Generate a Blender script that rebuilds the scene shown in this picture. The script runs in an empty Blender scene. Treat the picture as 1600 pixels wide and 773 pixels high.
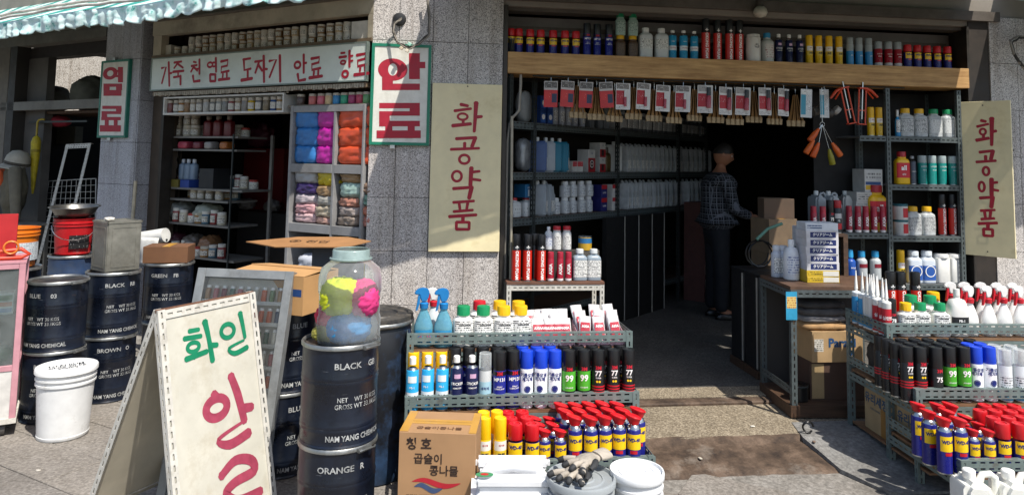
import bpy, bmesh, math, random
from mathutils import Vector, Matrix, noise
R = math.radians
random.seed(11)
S = bpy.context.scene
COL = S.collection

# ------------------------------------------------------------------ camera
FPX = 1130.0                                  # focal length in pixels of a 1600 px wide picture
PPX, PPY = 800.0, 159.0                       # principal point (the picture is a crop)
CAM_H = 1.6
cam_data = bpy.data.cameras.new('camera')
cam = bpy.data.objects.new('camera', cam_data); COL.objects.link(cam)
CAM_R = Matrix.Rotation(R(90 + 4.6), 3, 'X') @ Matrix.Rotation(R(1.04), 3, 'Z')
cam.matrix_world = Matrix.Translation((0, 0, CAM_H)) @ CAM_R.to_4x4()
cam_data.sensor_width = 36.0
cam_data.lens = FPX / 1600 * 36
cam_data.shift_y = -(386.5 - PPY) / 1600
cam_data.clip_start = 0.05; cam_data.clip_end = 500
S.camera = cam

# ------------------------------------------------------------------ light
SUN = Vector((0.40, -0.50, 1.0)).normalized()  # towards the sun
w = bpy.data.worlds.new('World'); S.world = w; w.use_nodes = True
nt = w.node_tree; nt.nodes.clear()
wo = nt.nodes.new('ShaderNodeOutputWorld'); bg = nt.nodes.new('ShaderNodeBackground')
sky = nt.nodes.new('ShaderNodeTexSky'); sky.sky_type = 'NISHITA'; sky.sun_disc = False
sky.sun_elevation = math.asin(SUN.z); sky.sun_rotation = math.atan2(SUN.x, SUN.y)
sky.air_density = 1.0; sky.dust_density = 1.5
bg.inputs['Strength'].default_value = 0.13
nt.links.new(sky.outputs[0], bg.inputs[0]); nt.links.new(bg.outputs[0], wo.inputs[0])
sl = bpy.data.lights.new('sun', 'SUN'); sl.energy = 4.6; sl.angle = R(0.53); sl.color = (1.0, 0.955, 0.88)
so = bpy.data.objects.new('sun', sl); COL.objects.link(so)
so.rotation_euler = (-SUN).to_track_quat('-Z', 'Y').to_euler(); so.location = (3, -4, 8)
S.view_settings.view_transform = 'Standard'; S.view_settings.look = 'None'
S.view_settings.exposure = 0.42; S.view_settings.gamma = 1.0; S.view_settings.use_curve_mapping = False
S.render.engine = 'CYCLES'
S.cycles.max_bounces = 7; S.cycles.diffuse_bounces = 4; S.cycles.transparent_max_bounces = 12
S.cycles.use_denoising = True
S.cycles.caustics_reflective = False; S.cycles.caustics_refractive = False

# ------------------------------------------------------------------ picture rays -> places on real planes
def ray(px, py):
    return CAM_R @ Vector(((px - PPX) / FPX, (PPY - py) / FPX, -1.0))
def proj(p):
    q = CAM_R.transposed() @ (Vector(p) - Vector((0, 0, CAM_H)))
    return PPX + FPX * q.x / -q.z, PPY - FPX * q.y / -q.z
def at_y(px, py, Y):
    d = ray(px, py); return Vector((0, 0, CAM_H)) + d * (Y / d.y)
def at_z(px, py, z):
    d = ray(px, py); return Vector((0, 0, CAM_H)) + d * ((z - CAM_H) / d.z)
class Frame:
    """A wall line: u runs along it, n stands out of it towards the street."""
    def __init__(s, o, d, flip=False):
        s.o = Vector((o[0], o[1], 0)); s.d = Vector((d[0], d[1], 0)).normalized()
        nn = Vector((s.d.y, -s.d.x, 0))
        if flip: nn = -nn
        s.n = nn
        s.ang = math.atan2(s.n.x, -s.n.y)      # turn that makes local -Y face along n
    def pt(s, u, n=0, z=0):
        return s.o + s.d * u + s.n * n + Vector((0, 0, z))
    def hit(s, px, py, n=0):
        d = ray(px, py); o = Vector((0, 0, CAM_H))
        t = (s.n.dot(s.o) + n - s.n.dot(o)) / s.n.dot(d)
        q = o + d * t - s.o
        return q.dot(s.d), q.z
    def u(s, px, n, z):
        a, b = -6.0, 8.0
        if proj(s.pt(a, n, z))[0] > proj(s.pt(b, n, z))[0]: a, b = b, a
        for _ in range(40):
            m = (a + b) / 2
            q = s.pt(m, n, z)
            if q.y < 0.3: x = -9e9 if q.x < 0 else 9e9
            else: x = proj(q)[0]
            if x < px: a = m
            else: b = m
        return (a + b) / 2
    def z(s, px, py, n): return s.hit(px, py, n)[1]
FR = Frame((-1.12, 5.70), (1, 0.127))            # right shop front and the pillar
FL = Frame((-1.12, 5.70), (-1, 0.55), True)      # left shop fronts, running away to the left

# ------------------------------------------------------------------ materials
MATS = {}
def lin(c):
    return tuple(((v / 12.92) if v <= 0.04045 else ((v + 0.055) / 1.055) ** 2.4) for v in c)
def hexc(h):
    return lin(tuple(int(h[i:i + 2], 16) / 255 for i in (0, 2, 4)))
def new_mat(key):
    m = bpy.data.materials.new(key); m.use_nodes = True
    b = m.node_tree.nodes['Principled BSDF']
    return m, m.node_tree, b
def coords(t, scale=1.0, which='Object'):
    tc = t.nodes.new('ShaderNodeTexCoord'); mp = t.nodes.new('ShaderNodeMapping')
    mp.inputs['Scale'].default_value = (scale,) * 3 if not isinstance(scale, tuple) else scale
    t.links.new(tc.outputs[which], mp.inputs[0]); return mp.outputs[0]
def noise_node(t, vec, scale, detail=4, rough=0.6):
    n = t.nodes.new('ShaderNodeTexNoise'); n.inputs['Scale'].default_value = scale
    n.inputs['Detail'].default_value = detail; n.inputs['Roughness'].default_value = rough
    t.links.new(vec, n.inputs['Vector']); return n
def ramp(t, fac, stops):
    r = t.nodes.new('ShaderNodeValToRGB'); e = r.color_ramp.elements
    while len(e) < len(stops): e.new(0.5)
    for i, (p, c) in enumerate(stops):
        e[i].position = p; e[i].color = (*c, 1) if len(c) == 3 else c
    t.links.new(fac, r.inputs[0]); return r.outputs[0]
def mixc(t, fac, a, b, mode='MIX'):
    m = t.nodes.new('ShaderNodeMix'); m.data_type = 'RGBA'; m.blend_type = mode
    for k, v in ((0, fac), (6, a), (7, b)):
        if hasattr(v, 'links'): t.links.new(v, m.inputs[k])
        elif k == 0: m.inputs[0].default_value = v
        else: m.inputs[k].default_value = (*v, 1) if len(v) == 3 else v
    return m.outputs[2]
def mth(t, op, a, b=None):
    m = t.nodes.new('ShaderNodeMath'); m.operation = op
    for k, v in ((0, a), (1, b)):
        if v is None: continue
        if hasattr(v, 'links'): t.links.new(v, m.inputs[k])
        else: m.inputs[k].default_value = v
    return m.outputs[0]
def bump(t, b, h, dist=0.002, strength=0.4):
    n = t.nodes.new('ShaderNodeBump'); n.inputs['Strength'].default_value = strength; n.inputs['Distance'].default_value = dist
    t.links.new(h, n.inputs['Height']); t.links.new(n.outputs[0], b.inputs['Normal'])
def mat(c, rough=0.45, metal=0.0, wear=0.10, scale=14, spec=0.5, bmp=0.0, trans=0.0, dirt=None, dirt_amt=0.25):
    """painted / moulded surface with slight uneven tone and optional grime"""
    if isinstance(c, str): c = hexc(c)
    key = ('m', tuple(round(v, 4) for v in c), rough, metal, wear, scale, spec, bmp, trans, dirt, dirt_amt)
    if key in MATS: return MATS[key]
    m, t, b = new_mat('surface')
    v = coords(t); n = noise_node(t, v, scale, 5)
    lo = tuple(max(0, x * (1 - 1.6 * wear)) for x in c); hi = tuple(min(1, x * (1 + 0.9 * wear)) for x in c)
    col = ramp(t, n.outputs[0], [(0.32, lo), (0.68, hi)])
    if dirt:
        n2 = noise_node(t, v, scale * 0.45, 8, 0.75)
        f = ramp(t, n2.outputs[0], [(0.60 - dirt_amt, (0, 0, 0)), (0.80, (1, 1, 1))])
        col = mixc(t, f, col, hexc(dirt) if isinstance(dirt, str) else dirt)
    t.links.new(col, b.inputs['Base Color'])
    b.inputs['Metallic'].default_value = metal
    rr = ramp(t, n.outputs[0], [(0.3, (max(0.03, rough - 0.08),) * 3), (0.7, (min(1, rough + 0.1),) * 3)])
    t.links.new(rr, b.inputs['Roughness'])
    b.inputs['Specular IOR Level'].default_value = spec
    if trans: b.inputs['Transmission Weight'].default_value = trans
    if bmp: bump(t, b, noise_node(t, v, scale * 4, 6).outputs[0], 0.003, bmp)
    MATS[key] = m; return m
def flat(c, rough=0.5): return mat(c, rough, wear=0.04, scale=30)
def clear(c=(0.9, 0.93, 0.93), gloss=0.12, body=0.25, key='clear'):
    """thin clear plastic or glass: mostly see-through, some sheen, some tint"""
    k = (key, tuple(c), gloss, body)
    if k in MATS: return MATS[k]
    m, t, b = new_mat('clear_plastic')
    out = t.nodes['Material Output']
    tr = t.nodes.new('ShaderNodeBsdfTransparent'); tr.inputs[0].default_value = (*c, 1)
    b.inputs['Base Color'].default_value = (*c, 1); b.inputs['Roughness'].default_value = gloss
    v = coords(t); n = noise_node(t, v, 9, 5, 0.7)
    f = ramp(t, n.outputs[0], [(0.3, (body * 0.6,) * 3), (0.75, (min(1, body * 1.5),) * 3)])
    lw = t.nodes.new('ShaderNodeFresnel'); lw.inputs[0].default_value = 1.3
    fm = mth(t, 'MAXIMUM', f, lw.outputs[0])
    mx = t.nodes.new('ShaderNodeMixShader')
    t.links.new(fm, mx.inputs[0]); t.links.new(tr.outputs[0], mx.inputs[1]); t.links.new(b.outputs[0], mx.inputs[2])
    t.links.new(mx.outputs[0], out.inputs[0])
    MATS[k] = m; return m
def printed(paper, ink, pitch=0.011, dens=0.5, rough=0.45, fill=0.55, zmin=-9, zmax=9):
    """label with rows of small illegible print, in the object's own coordinates"""
    if isinstance(paper, str): paper = hexc(paper)
    if isinstance(ink, str): ink = hexc(ink)
    k = ('print', tuple(paper), tuple(ink), pitch, dens, rough, fill, zmin, zmax)
    if k in MATS: return MATS[k]
    m, t, b = new_mat('printed_label')
    tc = t.nodes.new('ShaderNodeTexCoord'); sp = t.nodes.new('ShaderNodeSeparateXYZ'); t.links.new(tc.outputs['Object'], sp.inputs[0])
    rows = mth(t, 'FRACT', mth(t, 'DIVIDE', sp.outputs[2], pitch))
    line = mth(t, 'LESS_THAN', rows, fill)
    cell = mth(t, 'FLOOR', mth(t, 'DIVIDE', sp.outputs[2], pitch))
    cb = t.nodes.new('ShaderNodeCombineXYZ')
    t.links.new(mth(t, 'MULTIPLY', sp.outputs[0], 260), cb.inputs[0]); t.links.new(mth(t, 'MULTIPLY', cell, 7.3), cb.inputs[1])
    t.links.new(mth(t, 'MULTIPLY', sp.outputs[1], 60), cb.inputs[2])
    n = noise_node(t, cb.outputs[0], 1.0, 2)
    wd = mth(t, 'GREATER_THAN', n.outputs[0], 1 - dens)
    f = mth(t, 'MULTIPLY', line, wd)
    if zmin > -9: f = mth(t, 'MULTIPLY', f, mth(t, 'GREATER_THAN', sp.outputs[2], zmin))
    if zmax < 9: f = mth(t, 'MULTIPLY', f, mth(t, 'LESS_THAN', sp.outputs[2], zmax))
    t.links.new(mixc(t, f, paper, ink), b.inputs['Base Color']); b.inputs['Roughness'].default_value = rough
    MATS[k] = m; return m
def granite(base, dark, light, key, scale=1.0, rough=0.55):
    if key in MATS: return MATS[key]
    m, t, b = new_mat(key)
    tc = t.nodes.new('ShaderNodeTexCoord'); geo = t.nodes.new('ShaderNodeNewGeometry')
    v = geo.outputs['Position']
    n1 = noise_node(t, v, 190 * scale, 3, 0.7); n2 = noise_node(t, v, 120 * scale, 3, 0.6); n3 = noise_node(t, v, 1.7, 6, 0.7)
    c = ramp(t, n1.outputs[0], [(0.38, dark), (0.50, base), (0.60, light)])
    c2 = ramp(t, n2.outputs[0], [(0.36, tuple(0.35 + x * 0.5 for x in dark)), (0.44, (1, 1, 1))])
    c = mixc(t, 1.0, c, c2, 'MULTIPLY')
    c = mixc(t, 0.75, c, ramp(t, n3.outputs[0], [(0.3, (0.72, 0.69, 0.66)), (0.7, (1.0, 1.0, 1.0))]), 'MULTIPLY')
    mp = t.nodes.new('ShaderNodeMapping'); mp.inputs['Scale'].default_value = (9, 9, 0.55); t.links.new(v, mp.inputs[0])
    n4 = noise_node(t, mp.outputs[0], 1.0, 6, 0.7)
    c = mixc(t, 0.8, c, ramp(t, n4.outputs[0], [(0.30, (0.62, 0.58, 0.53)), (0.52, (1.0, 1.0, 1.0))]), 'MULTIPLY')
    n5 = noise_node(t, v, 14, 3, 0.6)
    c = mixc(t, ramp(t, n5.outputs[0], [(0.72, (0, 0, 0)), (0.76, (0.8, 0.8, 0.8))]), c, tuple(x * 0.6 for x in dark))
    oi = t.nodes.new('ShaderNodeObjectInfo')
    c = mixc(t, 0.5, c, ramp(t, oi.outputs['Random'], [(0, (0.84, 0.84, 0.86)), (1, (1.06, 1.05, 1.03))]), 'MULTIPLY')
    t.links.new(c, b.inputs['Base Color']); b.inputs['Roughness'].default_value = rough
    bump(t, b, n1.outputs[0], 0.001, 0.25)
    MATS[key] = m; return m

# ------------------------------------------------------------------ mesh building
class MB:
    def __init__(s): s.v = []; s.f = []
    def add(s, vs, fs):
        o = len(s.v); s.v += [tuple(q) for q in vs]; s.f += [tuple(i + o for i in f) for f in fs]; return s
    def box(s, x0, x1, y0, y1, z0, z1, M=None):
        vs = [Vector(q) for q in ((x0, y0, z0), (x1, y0, z0), (x1, y1, z0), (x0, y1, z0), (x0, y0, z1), (x1, y0, z1), (x1, y1, z1), (x0, y1, z1))]
        if M is not None: vs = [M @ q for q in vs]
        return s.add(vs, [(0, 3, 2, 1), (4, 5, 6, 7), (0, 1, 5, 4), (1, 2, 6, 5), (2, 3, 7, 6), (3, 0, 4, 7)])
    def lathe(s, prof, seg=20, M=None, cap=True, sq=0.0, sx=1.0, sy=1.0):
        """prof: (r,z) from bottom to top. sq>0 squares the section"""
        vs = []
        for r, z in prof:
            for k in range(seg):
                a = 2 * math.pi * (k + 0.5) / seg
                c, d = math.cos(a), math.sin(a)
                if sq:
                    p = 2 + 6 * sq
                    q = (abs(c) ** p + abs(d) ** p) ** (-1 / p)
                else: q = 1
                q_ = Vector((r * q * c * sx, r * q * d * sy, z))
                vs.append(M @ q_ if M is not None else q_)
        fs = []
        for i in range(len(prof) - 1):
            for k in range(seg):
                a, b = i * seg + k, i * seg + (k + 1) % seg
                fs.append((a, b, b + seg, a + seg))
        if cap:
            fs.append(tuple(range(seg))[::-1]); fs.append(tuple((len(prof) - 1) * seg + k for k in range(seg)))
        return s.add(vs, fs)
    def patch(s, r, z0, z1, a0, a1, seg=10, nz=1):
        """piece of a cylinder wall; angle 0 faces -Y"""
        vs = []; fs = []
        for j in range(nz + 1):
            for k in range(seg + 1):
                a = a0 + (a1 - a0) * k / seg
                vs.append((r * math.sin(a), -r * math.cos(a), z0 + (z1 - z0) * j / nz))
        for j in range(nz):
            for k in range(seg):
                a = j * (seg + 1) + k; fs.append((a, a + 1, a + seg + 2, a + seg + 1))
        return s.add(vs, fs)
    def prism(s, poly, y0, y1, M=None):
        """poly in (x,z), extruded along y"""
        n = len(poly)
        vs = [Vector((x, y0, z)) for x, z in poly] + [Vector((x, y1, z)) for x, z in poly]
        if M is not None: vs = [M @ q for q in vs]
        fs = [tuple(range(n)), tuple(range(2 * n - 1, n - 1, -1))] + [(i, i + n, (i + 1) % n + n, (i + 1) % n) for i in range(n)]
        return s.add(vs, fs)
    def tube(s, pts, r, seg=8, closed=False):
        pts = [Vector(p) for p in pts]; n = len(pts)
        rs = r if isinstance(r, (list, tuple)) else [r] * n
        vs = []; up = Vector((0, 0, 1))
        prev = None
        for i, p in enumerate(pts):
            a = pts[(i - 1) % n] if (closed or i) else p; b = pts[(i + 1) % n] if (closed or i < n - 1) else p
            d = (b - a).normalized()
            x = prev - d * prev.dot(d) if prev is not None else (d.cross(up) if abs(d.z) < 0.95 else d.cross(Vector((1, 0, 0))))
            if x.length < 1e-6: x = d.orthogonal()
            x.normalize(); prev = x; y = d.cross(x)
            for k in range(seg):
                t = 2 * math.pi * k / seg
                vs.append(p + (x * math.cos(t) + y * math.sin(t)) * rs[i])
        fs = []
        for i in range(n if closed else n - 1):
            for k in range(seg):
                a, b = i * seg + k, i * seg + (k + 1) % seg
                c, d = ((i + 1) % n) * seg + (k + 1) % seg, ((i + 1) % n) * seg + k
                fs.append((a, b, c, d))
        if not closed:
            fs.append(tuple(range(seg))[::-1]); fs.append(tuple((n - 1) * seg + k for k in range(seg)))
        return s.add(vs, fs)
    def grid(s, fn, nu, nv):
        vs = [fn(i / nu, j / nv) for j in range(nv + 1) for i in range(nu + 1)]
        fs = [(j * (nu + 1) + i, j * (nu + 1) + i + 1, (j + 1) * (nu + 1) + i + 1, (j + 1) * (nu + 1) + i) for j in range(nv) for i in range(nu)]
        return s.add(vs, fs)
    def mesh(s, m, smooth=None, bevel=0.0, bseg=2, fix=True):
        me = bpy.data.meshes.new('shape'); me.from_pydata(s.v, [], s.f)
        if fix or bevel:
            bm = bmesh.new(); bm.from_mesh(me)
            if bevel:
                es = [e for e in bm.edges if len(e.link_faces) == 2 and e.calc_face_angle(0) > 0.6]
                bmesh.ops.bevel(bm, geom=es, offset=bevel, segments=bseg, affect='EDGES', clamp_overlap=True)
            if fix: bmesh.ops.recalc_face_normals(bm, faces=bm.faces)
            bm.to_mesh(me); bm.free()
        if smooth is not None:
            me.shade_smooth(); me.set_sharp_from_angle(angle=R(smooth))
        me.materials.append(m); return me
def thicken(me, t):
    """give a sheet mesh a real thickness"""
    bm = bmesh.new(); bm.from_mesh(me); bmesh.ops.solidify(bm, geom=bm.faces[:], thickness=t); bm.to_mesh(me); bm.free(); return me
def remat(me, m):
    n = me.copy(); n.materials.clear(); n.materials.append(m); return n

# ------------------------------------------------------------------ objects
def link(name, data=None, parent=None, M=None):
    o = bpy.data.objects.new(name, data); COL.objects.link(o)
    if parent is not None: o.parent = parent
    if M is not None: o.matrix_basis = M
    return o
def tag(o, label, cat, group=None):
    o['label'] = label; o['category'] = cat
    if group: o['group'] = group
    return o
def struct(name, me, M=None):
    o = link(name, me, None, M); o['kind'] = 'structure'; return o
def TR(loc, rz=0.0, rx=0.0, ry=0.0, sc=1.0):
    return Matrix.Translation(loc) @ Matrix.Rotation(rz, 4, 'Z') @ Matrix.Rotation(rx, 4, 'X') @ Matrix.Rotation(ry, 4, 'Y') @ Matrix.Scale(sc, 4)
class Kit:
    """the parts of one kind of thing; place() makes an individual of it"""
    def __init__(s, name, cat): s.name = name; s.cat = cat; s.parts = []; s.h = 0
    def add(s, name, me, parent=None, M=None):
        s.parts.append((name, me, parent, M)); return len(s.parts) - 1
    def place(s, M, label, group=None, cat=None):
        if len(s.parts) == 1:
            o = link(s.parts[0][0] if False else s.name, s.parts[0][1], None, M)
            return tag(o, label, cat or s.cat, group)
        e = link(s.name, None, None, M); e.empty_display_size = 0.05
        tag(e, label, cat or s.cat, group)
        obs = []
        for n, me, p, m in s.parts:
            obs.append(link(n, me, e if p is None else obs[p], m))
        return e
ORD = ['leftmost', 'second', 'third', 'fourth', 'fifth', 'sixth', 'seventh', 'eighth', 'ninth', 'tenth', 'eleventh', 'twelfth', 'thirteenth',
       'fourteenth', 'fifteenth', 'sixteenth', 'seventeenth', 'eighteenth', 'nineteenth', 'twentieth', 'twenty-first', 'twenty-second', 'twenty-third', 'twenty-fourth', 'twenty-fifth', 'twenty-sixth']
def which(i, n, noun, where):
    if n == 1: return f'{noun} {where}'
    if n == 2: return f'{"left" if i == 0 else "right"} {noun} of two {where}'
    if i == 0: return f'leftmost {noun} {where}'
    if i == n - 1: return f'rightmost {noun} {where}'
    if n == 3: return f'middle {noun} of three {where}'
    return f'{ORD[i]} {noun} from left {where}'
def row(kit, frame, pxs, n, z, noun, where, group=None, jit=0.12, turn=0.0, njit=0.008, sc=1.0, start=0, total=None):
    for i, px in enumerate(pxs):
        u = frame.u(px, n, z)
        if random.random() < 0.12: jit_ = jit * 4
        else: jit_ = jit
        kit.place(TR(frame.pt(u, n + random.uniform(-njit, njit), z), frame.ang + turn + random.uniform(-jit_, jit_), sc=sc),
                  which(i + start, total or len(pxs), noun, where), group or (noun + 's ' + where))

# ------------------------------------------------------------------ lettering
TXT = {}
TMP = bpy.data.scenes.new('workbench')          # letters and figures are shaped here, away from the scene
def evaluated_mesh(o):
    TMP.collection.objects.link(o); vl = TMP.view_layers[0]; vl.update(); dg = vl.depsgraph
    return bpy.data.meshes.new_from_object(o.evaluated_get(dg))
def text_mesh(s, size, m, bold=0.0, sx=1.0, align='CENTER', wrap=None, line=1.0, shear=0.0, rot=0, space=1.0):
    """letters as a flat mesh in the XZ plane facing -Y, centred; wrap=radius bends them round a cylinder"""
    key = (s, size, m.name, bold, sx, align, wrap, line, shear, space, rot)
    if key in TXT: return TXT[key]
    c = bpy.data.curves.new('letters', 'FONT'); c.body = s; c.size = size; c.align_x = align; c.align_y = 'CENTER'
    c.offset = bold * size; c.resolution_u = 2; c.space_line = line; c.shear = shear; c.space_character = space; c.fill_mode = 'FRONT'
    o = bpy.data.objects.new('letters', c); 
    me = evaluated_mesh(o); bpy.data.objects.remove(o); bpy.data.curves.remove(c)
    for v in me.vertices:
        x, y = v.co.x * sx, v.co.y
        if rot: x, y = (y * rot, -x * rot)      # rot 1 reads downwards, -1 upwards
        v.co = (x, y, 0)
    if wrap:
        bm = bmesh.new(); bm.from_mesh(me)
        lim = wrap * 0.35
        for _ in range(3):
            es = [e for e in bm.edges if abs(e.verts[0].co.x - e.verts[1].co.x) > lim]
            if not es: break
            bmesh.ops.subdivide_edges(bm, edges=es, cuts=1); bmesh.ops.triangulate(bm, faces=[f for f in bm.faces if len(f.verts) > 4])
        bm.to_mesh(me); bm.free()
    for v in me.vertices:
        x, y = v.co.x, v.co.y
        if wrap: v.co = (wrap * math.sin(x / wrap), -wrap * math.cos(x / wrap), y)
        else: v.co = (x, 0, y)
    me.materials.clear(); me.materials.append(m); TXT[key] = me
    return me
def strokes(lst, m, depth=0.0, step=0.00025):
    """painted lettering: each stroke is ('l', [(x,z,w)...]) a brush line of varying width, ('o', cx, cz, rx, rz, w) a ring, ('p',[(x,z)...]) a filled shape"""
    b = MB()
    for k, st in enumerate(lst):
        y = -depth - step * k
        if st[0] == 'l':
            P = st[1]; n = len(P); L = []; Rr = []
            for i, (x, z, wd) in enumerate(P):
                a = P[max(0, i - 1)]; c = P[min(n - 1, i + 1)]
                d = Vector((c[0] - a[0], c[1] - a[1])); d = d.normalized() if d.length else Vector((1, 0))
                q = Vector((-d.y, d.x)) * wd / 2
                L.append((x + q.x, y, z + q.y)); Rr.append((x - q.x, y, z - q.y))
            o = len(b.v); b.v += L + Rr
            for i in range(n - 1): b.f.append((o + i, o + i + 1, o + n + i + 1, o + n + i))
        elif st[0] == 'o':
            _, cx, cz, rx, rz, wd = st; o = len(b.v); N = 28
            for i in range(N):
                a = 2 * math.pi * i / N
                b.v.append((cx + rx * math.cos(a), y, cz + rz * math.sin(a)))
            for i in range(N):
                a = 2 * math.pi * i / N
                b.v.append((cx + (rx - wd) * math.cos(a), y, cz + (rz - wd) * math.sin(a)))
            for i in range(N): b.f.append((o + i, o + (i + 1) % N, o + N + (i + 1) % N, o + N + i))
        elif st[0] == 'O':
            _, cx, cz, rx, rz, ix, iz = st; o = len(b.v); N = 28
            for q, s_ in ((rx, rz), (ix, iz)):
                for i in range(N):
                    a = 2 * math.pi * i / N; b.v.append((cx + q * math.cos(a), y, cz + s_ * math.sin(a)))
            for i in range(N): b.f.append((o + i, o + (i + 1) % N, o + N + (i + 1) % N, o + N + i))
        else:
            o = len(b.v); b.v += [(x, y, z) for x, z in st[1]]; b.f.append(tuple(range(o, o + len(st[1]))))
    me = b.mesh(m, fix=False)
    for p in me.polygons:
        if p.normal.y > 0: p.flip()
    return me
# ------------------------------------------------------------------ colours used again and again
WHITE = hexc('e6e5e0'); INKBLUE = hexc('15205e'); REDC = hexc('c01c2c'); BLACKC = hexc('141416'); YEL = hexc('f0c316')
M_TIN = mat('b9bcbd', 0.28, 1.0, 0.08)
M_WHITE = mat('e4e3de', 0.4, wear=0.05); M_BLACKP = mat('131314', 0.32, wear=0.15); M_REDP = mat('b81826', 0.35); M_YELP = mat('efb90f', 0.38)
M_GREENP = mat('0f8a54', 0.38); M_BLUEP = mat('1553b8', 0.35); M_TEALP = mat('1d8f9c', 0.35); M_SKYP = mat('3aa7cf', 0.35)
T_WHITE = flat('efeeea'); T_BLACK = flat('161618'); T_RED = flat('b5152a'); T_BLUE = flat('16256e'); T_YEL = flat('f2c91a'); T_STENCIL = mat('a9aaa8', 0.7, wear=0.35, scale=40, dirt='20242c', dirt_amt=0.12)
KITS = {}

def add_text(k, par, s, size, z, m, r=None, bold=0.01, sx=1.0, rot=0, x=0.0, y=None, lift=0.0009, line=1.0, turn=0.0):
    me = text_mesh(s, size, m, bold, sx, wrap=(r + lift) if r else None, rot=rot, line=line)
    M = Matrix.Translation((x if not r else 0, 0 if r else (y or 0) - lift, z))
    if turn: M = M @ Matrix.Rotation(turn, 4, 'Z')
    return k.add('lettering', me, par, M)

def spray(key, h, r, body, cap, cap_h=0.24, cap_r=0.93, style='dome', bands=(), texts=(), name='spray_can', cat='spray can', body_rough=0.3):
    k = Kit(name, cat); k.h = h; k.r = r
    hb = h * (1 - cap_h)
    bm_ = mat(body, body_rough, wear=0.05) if not hasattr(body, 'node_tree') else body
    cm = mat(cap, 0.35, wear=0.06) if not hasattr(cap, 'node_tree') else cap
    prof = [(r * 0.9, 0.0), (r * 0.97, 0.001), (r, 0.005), (r * 0.985, 0.008), (r * 0.985, hb - 0.30 * r)]
    if style in ('narrow', 'straw', 'dome', 'clear'):
        prof += [(r * 0.93, hb - 0.16 * r), (r * 0.78, hb - 0.03 * r), (r * 0.70, hb)]
    b0 = k.add('body', MB().lathe(prof, 20).mesh(bm_, 40))
    k.add('rim', MB().lathe([(r * 0.99, 0.0008), (r * 1.012, 0.003), (r * 0.995, 0.007)], 20, cap=False).mesh(M_TIN, 60), b0)
    if style == 'dome' or style == 'clear':
        rc = r * cap_r; z0 = hb - 0.22 * r
        k.add('cap', MB().lathe([(rc * 0.99, z0), (rc, z0 + 0.002), (rc * 0.985, h - 0.006), (rc * 0.95, h - 0.0015), (rc * 0.86, h), (rc * 0.80, h - 0.001), (rc * 0.78, h - 0.003), (rc * 0.2, h - 0.003)], 20).mesh(cm, 35))
    elif style == 'narrow':
        rc = r * 0.52
        k.add('shoulder', MB().lathe([(r * 0.90, hb - 0.10 * r), (r * 0.70, hb + 0.1 * r), (rc * 1.05, hb + 0.22 * r)], 20, cap=False).mesh(M_TIN, 40), b0)
        k.add('cap', MB().lathe([(rc, hb + 0.02), (rc, h - 0.004), (rc * 0.8, h), (rc * 0.1, h)], 16).mesh(cm, 35))
    elif style == 'straw':
        k.add('collar', MB().lathe([(r * 0.90, hb - 0.12 * r), (r * 0.86, hb), (r * 0.74, hb + 0.30 * r), (r * 0.60, hb + 0.42 * r), (r * 0.58, hb + 0.7 * r)], 20).mesh(M_TIN, 35), b0)
        b = MB(); seg = 20; z0 = hb + 0.48 * r; H = h - z0
        rings = [(0.66, 0.0, 0.0), (0.76, 0.28, 0.1), (0.96, 0.62, 0.8), (1.04, 0.72, 1.0), (1.02, 0.80, 1.0), (0.86, 0.88, 1.0), (0.55, 0.93, 1.0), (0.2, 0.95, 1.0)]
        for rr, zz, sl_ in rings:
            for q in range(seg):
                a = 2 * math.pi * q / seg
                x = r * rr * math.cos(a) * (1.12 if sl_ else 1) - 0.10 * r * sl_; y = r * rr * math.sin(a) * (0.92 if sl_ else 1)
                b.v.append((x, y, z0 + H * zz * 0.88 - sl_ * 0.20 * (x + 0.25 * y) * H / (r * 1.1)))
        for i in range(len(rings) - 1):
            for q in range(seg):
                a_, b_ = i * seg + q, i * seg + (q + 1) % seg; b.f.append((a_, b_, b_ + seg, a_ + seg))
        b.f.append(tuple(range(seg))[::-1]); b.f.append(tuple((len(rings) - 1) * seg + q for q in range(seg)))
        k.add('cap', b.mesh(cm, 45))
    elif style == 'wide':
        rc = r * 0.99; z0 = hb
        k.add('cap', MB().lathe([(rc * 0.97, z0), (rc, z0 + 0.003), (rc * 0.96, h - 0.008), (rc * 0.90, h - 0.001), (rc * 0.62, h), (rc * 0.58, h - 0.004), (rc * 0.1, h - 0.004)], 20).mesh(cm, 35))
    li = None
    for bd in bands:
        z0, z1, c = bd[:3]; a = bd[3] if len(bd) > 3 else math.pi * 0.999; tn = bd[4] if len(bd) > 4 else 0
        mm = c if hasattr(c, 'node_tree') else mat(c, 0.35, wear=0.05)
        li = k.add('label', MB().patch(r * 0.985 + 0.0006 + (0.0004 if a < 2 else 0), z0 * h, z1 * h, -a + tn, a + tn, 16 if a > 2 else 8).mesh(mm, 80), b0)
    for tx in texts:
        s_, size, z, m = tx[:4]; o = tx[4] if len(tx) > 4 else {}
        add_text(k, li if li is not None else b0, s_, size, z * h, m, r=r, **o)
    KITS[key] = k; return k

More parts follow.
